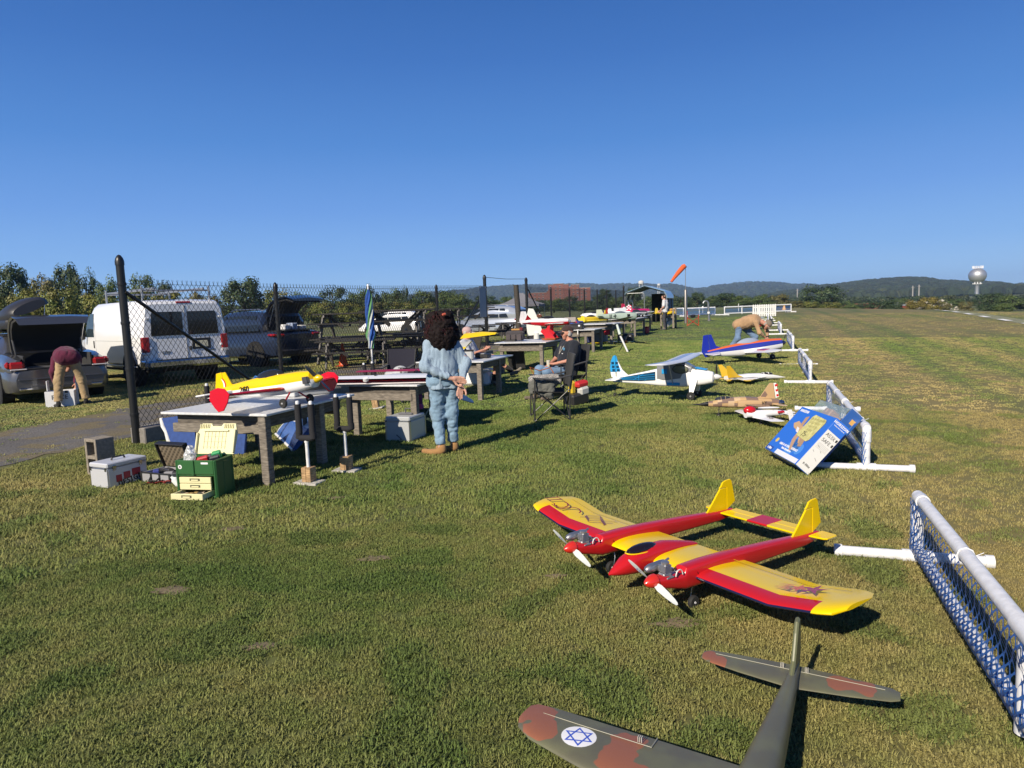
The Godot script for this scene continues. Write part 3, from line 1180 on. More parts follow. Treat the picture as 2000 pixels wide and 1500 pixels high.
	for q in [[Vector3(207, 10, -1080), 4.3, 27.5, "white round water tank seen above the open shelter"], [Vector3(276, 10, -1270), 3.0, 27.3, "small white water tank peeping over the shelter's roof"]]:
		t = thing("white_water_tank", q[3], "water tower", q[0])
		mb = MB.new()
		mb.col = Color(0.78, 0.76, 0.7)
		var R: float = q[1]
		mb.lathe([[R * 0.4, q[2] - R * 1.5], [R * 0.95, q[2] - R * 1.1], [R, q[2] - R * 0.4], [R * 0.75, q[2] - R * 0.05], [0, q[2] + R * 0.15]], 18)
		part(mb, "tank", mats.matte, t)
		for i in 5:
			var a := TAU * i / 5
			mb = MB.new()
			mb.col = Color(0.6, 0.6, 0.58)
			mb.tube([Vector3(cos(a) * R * 0.8, -10, sin(a) * R * 0.8), Vector3(cos(a) * R * 0.8, q[2] - R, sin(a) * R * 0.8)], 0.3, 5)
			part(mb, "leg", mats.plastic, t)
	# sheds, houses, rubble, poles
	for q in [[Vector3(116.2, -4.2, -232.6), 15.0, 6.0, 2.1, Color(0.42, 0.14, 0.08), Color(0.3, 0.08, 0.05), "low shed with red tiled roof left of the far thicket"], [Vector3(120.5, -4.4, -208.1), 7.0, 6.0, 2.6, Color(0.4, 0.42, 0.45), Color(0.32, 0.06, 0.045), "red shed with grey roof left of the golden tree"]]:
		t = thing("shed", q[6], "shed", q[0], deg_to_rad(-30))
		mb = MB.new()
		mb.col = q[5]
		mb.box(Vector3(0, q[3] / 2 - 0.5, 0), Vector3(q[1], q[3] + 1, q[2]), 0.02)
		part(mb, "wall", mats.matte, t)
		mb = MB.new()
		mb.col = q[4]
		mb.prism(PackedVector2Array([Vector2(-q[2] / 2 - 0.3, q[3]), Vector2(q[2] / 2 + 0.3, q[3]), Vector2(0, q[3] + 1.2)]), q[1] + 0.5, Transform3D(Basis(Vector3.UP, PI / 2), Vector3()))
		part(mb, "roof", mats.matte, t)
	for q in [[Vector3(688, 17.5, -1242), 15.0, 0.3, "long white house on the wooded hill's crest"], [Vector3(720, 19.5, -1250), 19.0, 0.1, "pale house under the trees highest on the hill"]]:
		t = thing("hill_house", q[3], "house", q[0], q[2] - 0.5)
		for k in [[-0.25, 0.5, 4.2], [0.22, 0.55, 5.6]]:
			mb = MB.new()
			mb.col = Color(0.72, 0.68, 0.6)
			mb.box(Vector3(q[1] * k[0], k[2] / 2, 0), Vector3(q[1] * k[1], k[2], 8), 0.02)
			part(mb, "wall", mats.matte, t)
			mb = MB.new()
			mb.col = Color(0.22, 0.2, 0.19)
			mb.prism(PackedVector2Array([Vector2(-4.6, k[2]), Vector2(4.6, k[2]), Vector2(0, k[2] + 2.2)]), q[1] * k[1] + 0.8, Transform3D(Basis(Vector3.UP, PI / 2), Vector3(q[1] * k[0], 0, 0)))
			part(mb, "roof", mats.matte, t)
	t = thing("rubble_heap", "pale heap of broken concrete rubble beyond the field", "rubble heap", on(90.5, -146.0, -0.2))
	for i in 150:
		mb = MB.new()
		mb.col = Color(0.62, 0.58, 0.48) * rng.randf_range(0.7, 1.1)
		var x := rng.randfn() * 3.2
		var top := 2.9 * exp(-pow(x / 4.6, 2))
		var s := rng.randf_range(0.3, 0.8)
		mb.box(Vector3(), Vector3(s, s * rng.randf_range(0.35, 0.8), s * rng.randf_range(0.6, 1.0)), 0.03, Basis.from_euler(Vector3(rng.randf() * 3, rng.randf() * 3, rng.randf() * 3)))
		var o := part(mb, "rubble_block", mats.concrete, t)
		o.position = Vector3(x * 1.15, rng.randf() * top, rng.randf_range(-1.5, 1.5))
	for q in [[Vector3(303, -6, -518), 13.6, "left one of the twin utility poles beside the golden trees"], [Vector3(306.5, -6, -516), 14.2, "right one of the twin utility poles beside the golden trees"], [Vector3(231, -2, -553), 11.0, "utility pole standing left of the big domed tree"]]:
		t = thing("utility_pole", q[2], "utility pole", q[0])
		mb = MB.new()
		mb.col = Color(0.42, 0.4, 0.38)
		mb.tube([Vector3(0, 0, 0), Vector3(0, q[1], 0)], [0.55, 0.4], 6)
		part(mb, "pole", mats.matte, t)
		mb = MB.new()
		mb.col = Color(0.3, 0.28, 0.26)
		mb.box(Vector3(0, q[1] - 1.2, 0), Vector3(2.6, 0.3, 0.3), 0)
		part(mb, "crossarm", mats.matte, t)


# fence and kerb
func chain_link(L: float, H: float, px := 0.085, slope := 1.28, r := 0.0034) -> MB:
	# two families of crossing wires, clipped to the bay (x along it)
	var mb := MB.new()
	mb.col = Color(0.012, 0.012, 0.013)
	for fam in [1.0, -1.0]:
		var c := -H / slope
		while c < L:
			var x0 := maxf(c, 0.0)
			var x1 := minf(c + H / slope, L)
			if x1 - x0 > 0.01:
				var y0 := (x0 - c) * slope
				var y1 := (x1 - c) * slope
				if fam < 0:
					y0 = H - y0
					y1 = H - y1
				mb.tube([Vector3(x0, y0 + 0.06, fam * r), Vector3(x1, y1 + 0.06, fam * r)], r, 3, false, 130)
			c += px
	var k := 0.0
	while k < L:
		mb.tube([Vector3(k, H + 0.05, 0), Vector3(k + 0.008, H + 0.11, 0.004)], [r, r * 0.7], 3, false)
		mb.tube([Vector3(k, H + 0.06, 0), Vector3(k - 0.012, H + 0.105, -0.004)], [r, r * 0.7], 3, false)
		k += px
	mb.tube([Vector3(0, H + 0.045, 0), Vector3(L, H + 0.045, 0)], r * 0.9, 3, false, 130)
	return mb

func post_mesh(h: float, r: float) -> MB:
	var mb := MB.new()
	mb.col = Color(0.013, 0.013, 0.014)
	mb.lathe([[r, -0.05], [r, h - 0.1], [r * 1.12, h - 0.1], [r * 1.12, h - 0.05], [r * 0.9, h - 0.01], [r * 0.45, h + 0.025], [0, h + 0.035]], 14)
	return mb

func make_fence() -> void:
	var black := mk(0.38)
	var runs := [["chain_link_fence", "tall black chain link fence between the gravel drive and the tables", [0.0, 3.0, 5.95, 9.2, 12.5], [0, 4]], ["chain_link_fence", "far black chain link fence running from the gate to the shelter", [16.4, 19.4, 22.2, 24.9, 27.6, 29.9, 32.4, 34.8], [0, 7]]]
	for q in runs:
		var s0: float = q[2][0]
		var f := thing(q[0], q[1], "fence", at(s0, 0), ROW + PI / 2)
		# local x runs along the row
		for i in q[2].size():
			var s: float = q[2][i]
			var term: bool = i in q[3]
			var o := part(post_mesh(2.44 if term else 2.16, 0.05 if term else 0.036), "post", black, f)
			o.position = Vector3(s - s0, at(s, 0).y - at(s0, 0).y, 0)
			if term:
				for y in [0.4, 1.0, 1.6, 2.1]:
					var mb := MB.new()
					mb.col = Color(0.014, 0.014, 0.015)
					mb.lathe([[0.056, y - 0.02], [0.058, y], [0.056, y + 0.02]], 12)
					var b := part(mb, "band", black, f)
					b.position = o.position
			if i + 1 < q[2].size():
				var L: float = q[2][i + 1] - s
				var o2 := part(chain_link(L, 2.06, 0.085 if s < 14 else 0.1, 1.28, 0.0034 if s < 14 else 0.003), "chain_link_mesh", black, f)
				o2.set_meta("kind", "stuff")
				o2.position = Vector3(s - s0, at(s, 0).y - at(s0, 0).y, 0.06)
				o2.rotation.z = atan2(at(s + L, 0).y - at(s, 0).y, L)
		for e in ([[0.0, 2.0, 2.95, 0.12], [9.25, 0.15, 12.45, 2.05]] if s0 < 1 else [[16.45, 2.05, 19.35, 0.15]]):
			var mb := MB.new()
			mb.col = Color(0.013, 0.013, 0.014)
			mb.tube([Vector3(e[0] - s0, e[1] + at(e[0], 0).y - at(s0, 0).y, 0.045), Vector3(e[2] - s0, e[3] + at(e[2], 0).y - at(s0, 0).y, 0.045)], 0.024, 10)
			part(mb, "brace", black, f)
		if s0 < 1:
			var mb := MB.new()
			mb.col = Color(0.03, 0.03, 0.03)
			mb.tube([Vector3(12.5, 2.4 + at(12.5, 0).y, 0), Vector3(14.4, 2.37 + at(14.4, 0).y, 0), Vector3(16.4, 2.42 + at(16.4, 0).y, 0)], 0.008, 5)
			part(mb, "gate_cable", black, f)
	# the weathered timber gate post beside the far fence
	var g := MB.new()
	g.col = Color(0.09, 0.075, 0.06)
	g.tube([Vector3(0, -0.1, 0), Vector3(0.02, 1.2, 0), Vector3(-0.03, 2.22, 0.01)], [0.11, 0.1, 0.09], 9)
	var go := part(g, "gate_post", mats.wood)
	go.position = at(16.1, -0.25)
	tag(go, "thick weathered timber post beside the far fence's first post", "post")
	var sp := thing("notice_panel", "blue grey panel hung on the fence beside the gate post", "sign", at(12.1, 0.08, 1.28), ROW + PI / 2)
	var mb2 := MB.new()
	mb2.col = Color(0.14, 0.18, 0.24)
	mb2.box(Vector3(0, 0.4, 0), Vector3(0.5, 0.9, 0.012), 0.003)
	part(mb2, "panel", mats.plastic, sp)
	mb2 = MB.new()
	mb2.col = Color(0.4, 0.4, 0.4)
	for x in [-0.2, 0.2]:
		mb2.box(Vector3(x, 0.82, 0.01), Vector3(0.03, 0.05, 0.03), 0.002)
	part(mb2, "clip", mats.metal, sp)
	# concrete footing under the fence
	for q in [[0.0, 12.6, "low concrete kerb along the foot of the near fence"], [16.3, 34.8, "low concrete kerb along the foot of the far fence"]]:
		var kb := MB.new()
		kb.col = Color(0.27, 0.25, 0.22)
		var s: float = q[0]
		while s < q[1] - 0.05:
			var L := minf(1.5, q[1] - s)
			var p := at(s + L / 2, 0.02)
			kb.box(p + Vector3(0, 0.07, 0), Vector3(0.26, 0.3, L - 0.006), 0.012, Basis(Vector3.UP, ROW))
			s += L
		tag(part(kb, "concrete_kerb", mats.concrete), q[2], "", "", "structure")


# white pipe barriers
func net_patch(mb: MB, nu: int, nv: int, f) -> void:
	# diamond-ish plastic mesh of strands; f(u, v) gives the surface
	for j in nv:
		for i in nu:
			for d in [0, 1]:
				var a: Vector3 = f.call(i + 0.5 * (j % 2), float(j))
				var b: Vector3 = f.call(i + 0.5 * (j % 2) + (0.5 if d == 0 else -0.5), float(j + 1))
				var e1: Vector3 = f.call(i + 0.5 * (j % 2) + 0.16, float(j))
				var wd := (e1 - a) * 1.0
				var m := (a + b) / 2
				mb.quad(a - wd, a + wd, m + wd * 0.5, m - wd * 0.5)
				mb.quad(m - wd * 0.5, m + wd * 0.5, b + wd, b - wd)

func make_barrier(len_: float, far_s: float) -> Node3D:
	# local -z runs away along the row; the origin is the near end's foot
	var o := Node3D.new()
	var W := Color(0.80, 0.81, 0.82)
	var H := 0.40
	var R := 0.033
	var pipe := func(called: String, path: Array, r: float) -> void:
		var mb := MB.new()
		mb.col = W
		mb.tube(path, r, 14)
		part(mb, called, mats.pvc, o)
	pipe.call("top_rail", [Vector3(0, H, 0.02), Vector3(0, H, -len_ * 0.5)], R)
	pipe.call("top_rail", [Vector3(0, H, -len_ * 0.5), Vector3(0, H, -len_ - 0.02)], R)
	pipe.call("bottom_rail", [Vector3(0, 0.085, 0), Vector3(0, 0.085, -len_)], R * 0.9)
	for z in [0.0, -len_ * 0.5, -len_]:
		var mid: bool = z < -0.1 and z > -len_ + 0.1
		pipe.call("upright", [Vector3(0, 0.03, z), Vector3(0, H - 0.01, z)], R)
		if mid:
			pipe.call("coupling", [Vector3(0, H, z + 0.09), Vector3(0, H, z - 0.09)], R * 1.2)
		else:
			var sgn := 1.0 if z > -0.1 else -1.0
			var mb := MB.new()
			mb.col = W
			var arc := []
			for i in 5:
				var a := PI / 2 * i / 4
				arc.append(Vector3(0, H - 0.05 + sin(a) * 0.05, z - sgn * (0.05 - cos(a) * 0.05)))
			arc.insert(0, Vector3(0, H - 0.13, z))
			arc.append(Vector3(0, H, z - sgn * 0.12))
			mb.tube(arc, R * 1.2, 14)
			part(mb, "elbow", mats.pvc, o)
			pipe.call("foot", [Vector3(-0.42, 0.032, z), Vector3(0.36, 0.032, z)], R * 0.95)
			for x in [-0.43, 0.37]:
				pipe.call("end_cap", [Vector3(x - 0.022, 0.032, z), Vector3(x + 0.022, 0.032, z)], R * 1.2)
			pipe.call("tee", [Vector3(-0.08, 0.032, z), Vector3(0.08, 0.032, z)], R * 1.2)
	var mb := MB.new()
	mb.col = Color(0.035, 0.13, 0.42)
	var nu := int(len_ / 0.066)
	var du := len_ / nu
	net_patch(mb, nu, 10, func(u, v): return Vector3(-0.036 - 0.012 * sin(v * 0.9), 0.075 + 0.032 * v - 0.006 * sin(u * 0.35), -u * du))
	net_patch(mb, nu, 5, func(u, v): return Vector3(-cos((v - 2.5) * 0.5) * 0.037, 0.085 - sin((v - 2.5) * 0.5) * 0.037, -u * du))
	for z in [0.0, -len_]:
		net_patch(mb, 5, 8, func(u, v): return Vector3(-cos((u - 2.5) * 0.55) * 0.04, 0.06 + v * 0.038, z + sin((u - 2.5) * 0.55) * 0.04))
	var nt := part(mb, "net", mats.plastic, o)
	nt.set_meta("kind", "stuff")
	mb = MB.new()
	mb.col = Color(0.75, 0.76, 0.78)
	for z in [0.12, 0.45, 0.72]:
		var ring := []
		for i in 9:
			ring.append(Vector3(cos(TAU * i / 8) * 0.036, H + sin(TAU * i / 8) * 0.036, -len_ * z))
		mb.tube(ring, 0.003, 4)
		mb.tube([Vector3(0.036, H, -len_ * z), Vector3(0.075, H + 0.012, -len_ * z - 0.02)], 0.002, 4)
	part(mb, "cable_tie", mats.plastic, o)
	return o

func make_barriers() -> void:
	var proto := make_barrier(3.6, 0)
	proto.name = numbered("net_barrier")
	add_child(proto)
	tag(proto, "white pipe barrier with blue net, nearest the camera and cut by the frame", "barrier", "white pipe barriers with blue netting")
	proto.position = at(-5.75, 8.63)
	proto.rotation.y = ROW
	var spots := [[0.2, 8.66, 0.0, "white pipe barrier with blue net that the toy box leans on"], [7.15, 8.62, 0.0, "white pipe barrier with blue net beyond the fighter jets' tails"], [13.9, 8.6, 0.0, "white pipe barrier with blue net by the stooping man's plane"],
		[22.0, 8.5, 0.0, "white pipe barrier with blue net right behind the stooping man"], [31.0, 8.3, 0.0, "white pipe barrier with blue net nearest the picket fence"], [37.5, 8.2, 0.0, "white pipe barrier with blue net at the picket fence's corner"]]
	for q in spots:
		copy(proto, q[3], at(q[0], q[1]), ROW + q[2])
	for q in [[17.6, -59.0, 0.25, 0.83, "low white barrier behind the bent vent pipe"], [15.4, -61.0, 0.25, 0.83, "low white barrier behind the windsock mast"], [18.1, -58.0, -PI + 0.3, 0.95, "low white barrier left of the picket fence"], [21.3, -59.1, -PI + 0.3, 0.95, "low white barrier right behind the picket fence"]]:
		var c: Node3D = copy(proto, q[4], on(q[0], q[1]), PI / 2 + q[2])
		c.scale = Vector3(1.6, 1.7, q[3])
	# picket fence facing the camera
	var pf := thing("picket_fence", "short stretch of white picket fence at the barriers' far end", "fence", on(18.35, -49.6), -0.3)
	for i in 11:
		var mb := MB.new()
		mb.col = Color(0.8, 0.8, 0.77)
		mb.prism(PackedVector2Array([Vector2(-0.05, 0.04), Vector2(0.05, 0.04), Vector2(0.05, 0.86), Vector2(0, 0.93), Vector2(-0.05, 0.86)]), 0.02, Transform3D(Basis(), Vector3(-0.75 + i * 0.148, 0, 0)), 0.002)
		part(mb, "picket", mats.pvc, pf)
	for y in [0.25, 0.7]:
		var mb := MB.new()
		mb.col = Color(0.76, 0.76, 0.73)
		mb.box(Vector3(0, y, -0.03), Vector3(1.6, 0.08, 0.035), 0.004)
		part(mb, "rail", mats.pvc, pf)


# shelter, windsock, pipe
func make_far_fittings() -> void:
	var S := thing("open_shelter", "open metal carport shelter with curved roof at the tables' far end", "shelter", at(38.2, 0.75), ROW)
	var st: Material = mats.galv
	for z in [0.0, -1.6, -3.2]:
		var mb := MB.new()
		mb.col = Color(0.3, 0.36, 0.4)
		mb.tube([Vector3(-1.35, 0, z), Vector3(-1.35, 1.75, z), Vector3(-1.2, 2.02, z), Vector3(0, 2.4, z), Vector3(1.2, 2.02, z), Vector3(1.35, 1.75, z), Vector3(1.35, 0, z)], 0.045, 8)
		part(mb, "frame", st, S)
	var rr := []
	for q in [[-1.42, 1.62], [-1.4, 1.82], [-1.22, 2.08], [-0.6, 2.28], [0.0, 2.47], [0.6, 2.28], [1.22, 2.08], [1.4, 1.82], [1.42, 1.62]]:
		rr.append(PackedVector3Array([Vector3(q[0], q[1], 0.15), Vector3(q[0], q[1], -3.35), Vector3(q[0] * 0.985, q[1] - 0.03, -3.35), Vector3(q[0] * 0.985, q[1] - 0.03, 0.15)]))
	var mb := MB.new()
	mb.col = Color(0.2, 0.3, 0.38)
	mb.loft(rr, true, true, 30)
	part(mb, "roof", mats.paint, S)
	mb = chain_link(1.25, 1.85, 0.12, 1.28, 0.004)
	var o := part(mb, "chain_link_mesh", mats.plastic, S)
	o.set_meta("kind", "stuff")
	o.position = Vector3(-1.3, 0, 0.05)
	mb = MB.new()
	mb.col = Color(0.5, 0.52, 0.53)
	mb.tube([Vector3(-1.3, 0, 0.05), Vector3(-1.3, 1.9, 0.05), Vector3(-1.2, 2.0, 0.05), Vector3(-0.15, 2.0, 0.05), Vector3(-0.05, 1.9, 0.05), Vector3(-0.05, 0, 0.05)], 0.025, 8)
	part(mb, "gate_frame", st, S)
	for q in [[1.38, 0.0, -3.2], [0.3, -3.22, 0.0]]:
		mb = MB.new()
		mb.col = Color(0.02, 0.024, 0.026)
		if q[2] < 0:
			mb.box(Vector3(1.33, 0.95, -1.6), Vector3(0.008, 1.6, 3.2), 0)
		else:
			mb.box(Vector3(0.62, 1.0, -3.22), Vector3(1.35, 1.9, 0.008), 0)
		part(mb, "shade_netting", mats.cloth, S)
	# windsock
	var w := thing("windsock", "orange windsock on a thin mast above a thick grey post", "windsock", on(11.0, -43.0))
	mb = MB.new()
	mb.col = Color(0.36, 0.34, 0.31)
	mb.lathe([[0.1, -0.05], [0.095, 2.05], [0.06, 2.1]], 14)
	part(mb, "post", mats.galv, w)
	mb = MB.new()
	mb.col = Color(0.45, 0.45, 0.44)
	mb.tube([Vector3(0, 2.05, 0), Vector3(0, 3.52, 0)], 0.02, 8)
	part(mb, "mast", mats.galv, w)
	mb = MB.new()
	mb.col = C("f06a38")
	var path := [Vector3(0.0, 3.56, 0), Vector3(-0.12, 3.5, 0.0), Vector3(-0.4, 3.2, 0.02), Vector3(-0.68, 2.88, 0.05), Vector3(-0.9, 2.6, 0.06)]
	mb.tube(path, [0.13, 0.16, 0.14, 0.105, 0.075], 14, false, 70)
	part(mb, "sock", mats.cloth, w)
	mb = MB.new()
	mb.col = Color(0.1, 0.1, 0.1)
	var ring := []
	for i in 13:
		ring.append(Vector3(-0.01, 3.56, 0) + Basis(Vector3.BACK, 0.8) * Vector3(0, cos(TAU * i / 12) * 0.13, sin(TAU * i / 12) * 0.13))
	mb.tube(ring, 0.012, 5)
	part(mb, "hoop", mats.plastic, w)
	# vent pipe
	var v := thing("vent_pipe", "grey bent metal vent pipe rising from the grass by the red chair", "pipe", on(13.1, -45.4))
	mb = MB.new()
	mb.col = Color(0.4, 0.42, 0.44)
	var p2 := [Vector3(0.05, 0, 0), Vector3(0, 1.05, 0)]
	for i in 7:
		var a := PI * 0.92 * i / 6
		p2.append(Vector3(-0.17 + cos(a) * 0.17, 1.12 + sin(a) * 0.2, 0))
	mb.tube(p2, 0.075, 12)
	part(mb, "pipe", mats.galv, v)
	mb = MB.new()
	mb.col = Color(0.15, 0.15, 0.15)
	mb.lathe([[0.1, 0], [0.1, 0.12]], 12, Transform3D(Basis(), Vector3(0.05, 0, 0)))
	part(mb, "collar", mats.plastic, v)
	mb = MB.new()
	mb.col = Color(0.82, 0.82, 0.8)
	mb.lathe([[0.085, 0.5], [0.085, 0.62]], 12, Transform3D(Basis(), Vector3(0.027, 0, 0)))
	part(mb, "band", mats.plastic, v)
	# red folding chair
	var c := thing("red_folding_chair", "red director's folding chair standing alone on the grass", "chair", on(10.35, -38.9), -0.25)
	for z in [-0.22, 0.22]:
		mb = MB.new()
		mb.col = C("a83220")
		mb.tube([Vector3(-0.3, 0.02, z), Vector3(0.3, 0.47, z)], 0.018, 6)
		mb.tube([Vector3(0.3, 0.02, z), Vector3(-0.3, 0.47, z)], 0.018, 6)
		part(mb, "crossed_leg", mats.paint, c)
	for x in [-0.31, 0.31]:
		mb = MB.new()
		mb.col = C("a83220")
		for z in [-0.22, 0.22]:
			mb.tube([Vector3(x, 0, z), Vector3(x, 0.86 if x < 0 else 0.62, z)], 0.018, 6)
		mb.tube([Vector3(x, 0.02, -0.25), Vector3(x, 0.02, 0.25)], 0.02, 6)
		part(mb, "side_frame", mats.paint, c)
	mb = MB.new()
	mb.col = C("7e2418")
	mb.box(Vector3(-0.31, 0.74, 0), Vector3(0.015, 0.2, 0.46), 0.004)
	part(mb, "back_sling", mats.cloth, c)
	mb = MB.new()
	mb.col = C("14161c")
	mb.box(Vector3(0, 0.46, 0), Vector3(0.58, 0.02, 0.44), 0.004)
	part(mb, "seat", mats.cloth, c)
	mb = MB.new()
	mb.col = C("10131a")
	mb.ball(Vector3(), Vector3(0.16, 0.09, 0.13))
	mb.box(Vector3(0.06, 0.03, 0.05), Vector3(0.14, 0.1, 0.1), 0.02, Basis.from_euler(Vector3(0.3, 0.7, 0.2)))
	o = part(mb, "dark_bag", mats.cloth)
	o.position = on(10.35, -38.9, 0.55)
	tag(o, "small dark bag lying on the red folding chair's seat", "bag")
	# small white instruments and signs beyond the tables
	var sg := thing("small_sign_post", "small white sign on a stake beyond the tables left of the windsock", "sign", on(10.9, -48.5))
	mb = MB.new()
	mb.col = Color(0.75, 0.75, 0.72)
	mb.tube([Vector3(0, 0, 0), Vector3(0, 1.05, 0)], 0.025, 6)
	part(mb, "stake", mats.matte, sg)
	mb = MB.new()
	mb.col = Color(0.8, 0.8, 0.78)
	mb.box(Vector3(0, 1.1, 0), Vector3(0.22, 0.18, 0.03), 0.005)
	part(mb, "board", mats.plastic, sg)
	mb = MB.new()
	mb.col = C("c8915c")
	mb.ball(Vector3(-0.02, 1.27, 0), Vector3(0.07, 0.07, 0.07))
	part(mb, "knob", mats.matte, sg)
	var ow := MB.new()
	ow.col = Color(0.8, 0.8, 0.8)
	ow.lathe([[0.02, 0], [0.02, 0.42], [0.09, 0.44], [0.13, 0.52], [0.12, 0.62], [0.05, 0.7], [0, 0.72]], 12)
	var oo := part(ow, "white_marker", mats.plastic)
	oo.position = on(20.2, -72.0)
	tag(oo, "small white round marker in the grass beyond the vent pipe", "marker")
	for q in [[24.6, -74.0, "thin white marker stake right of the vent pipe"], [29.5, -74.0, "small orange marker cone below the domed tree"]]:
		mb = MB.new()
		if q[1] < -73.9 and q[0] > 28:
			mb.col = C("e0b060")
			mb.lathe([[0.22, 0], [0.2, 0.05], [0.05, 0.55], [0, 0.6]], 12)
			o = part(mb, "marker_cone", mats.plastic)
		else:
			mb.col = Color(0.8, 0.8, 0.78)
			mb.box(Vector3(0, 0.4, 0), Vector3(0.05, 0.9, 0.05), 0.01)
			o = part(mb, "marker_stake", mats.plastic)
		o.position = on(q[0], q[1])
		tag(o, q[2], "marker")


# vehicles (rear end at z = 0, nose along -z)
func sec(z: float, yb: float, yt: float, hw: float, tw: float, r := 0.1) -> PackedVector3Array:
	# a car body's cross-section: hw half width at the waist, tw at the top
	var p := PackedVector3Array()
	var h := yt - yb
	var half := [[0.0, yb], [hw * 0.86, yb], [hw * 0.97, yb + 0.08 * h], [hw, yb + 0.3 * h], [hw, yb + 0.56 * h], [lerpf(hw, tw, 0.75), yt - r * 1.1], [lerpf(hw, tw, 0.95) - r * 0.2, yt - r * 0.45], [tw - r * 0.55, yt - r * 0.1], [tw - r * 1.2, yt], [0.0, yt + 0.015]]
	for q in half:
		p.append(v3(q[0], q[1], z))
	for i in range(half.size() - 2, 0, -1):
		p.append(v3(-half[i][0], half[i][1], z))
	return p

func wheel(o: Node3D, pos: Vector3, r: float, w: float, rim: Color, spokes: int, side: float) -> void:
	var x := Transform3D(Basis(Vector3.BACK, PI / 2), pos)
	var mb := MB.new()
	mb.col = Color(0.018, 0.018, 0.019)
	mb.lathe([[r * 0.66, -w / 2], [r * 0.9, -w / 2], [r * 0.99, -w * 0.38], [r, 0], [r * 0.99, w * 0.38], [r * 0.9, w / 2], [r * 0.66, w / 2]], 28, x)
	var t := part(mb, "tyre", mats.rubber, o)
	mb = MB.new()
	mb.col = rim
	# the face looks outward, towards side * x
	var fx := Transform3D(Basis(Vector3.BACK, -side * PI / 2), pos)
	mb.lathe([[r * 0.68, w * 0.2], [r * 0.66, w * 0.46], [r * 0.58, w * 0.4], [r * 0.5, w * 0.22], [0, w * 0.2]], 28, fx)
	for i in spokes:
		var a := TAU * i / spokes
		var d := v3(cos(a), 0, sin(a))
		mb.tube([fx * (d * r * 0.1 + v3(0, w * 0.42, 0)), fx * (d * r * 0.6 + v3(0, w * 0.4, 0))], [r * 0.09, r * 0.06], 5)
	mb.lathe([[r * 0.2, w * 0.3], [r * 0.17, w * 0.52], [0, w * 0.54]], 16, fx)
	part(mb, "rim", mats.chrome, t)

func plate(mb: MB, pts: Array, th := 0.012) -> void:
	# a thin panel with its own thickness through four or more corners, proud along its normal
	var nn: Vector3 = (pts[1] - pts[0]).cross(pts[2] - pts[0]).normalized()
	var c := Vector3()
	for p in pts:
		c += p
	c /= pts.size()
	var r0 := PackedVector3Array()
	var r1 := PackedVector3Array()
	var r2 := PackedVector3Array()
	for p in pts:
		r0.append(p - nn * th)
		r1.append(p + nn * th * 0.6)
		r2.append(p + (c - p).normalized() * th + nn * th)
	mb.loft([r0, r1, r2], true, true, 20)

func new_part(o: Node, called: String, mat: Material, col: Color, build) -> MeshInstance3D:
	var mb := MB.new()
	mb.col = col
	build.call(mb)
	return part(mb, called, mat, o)

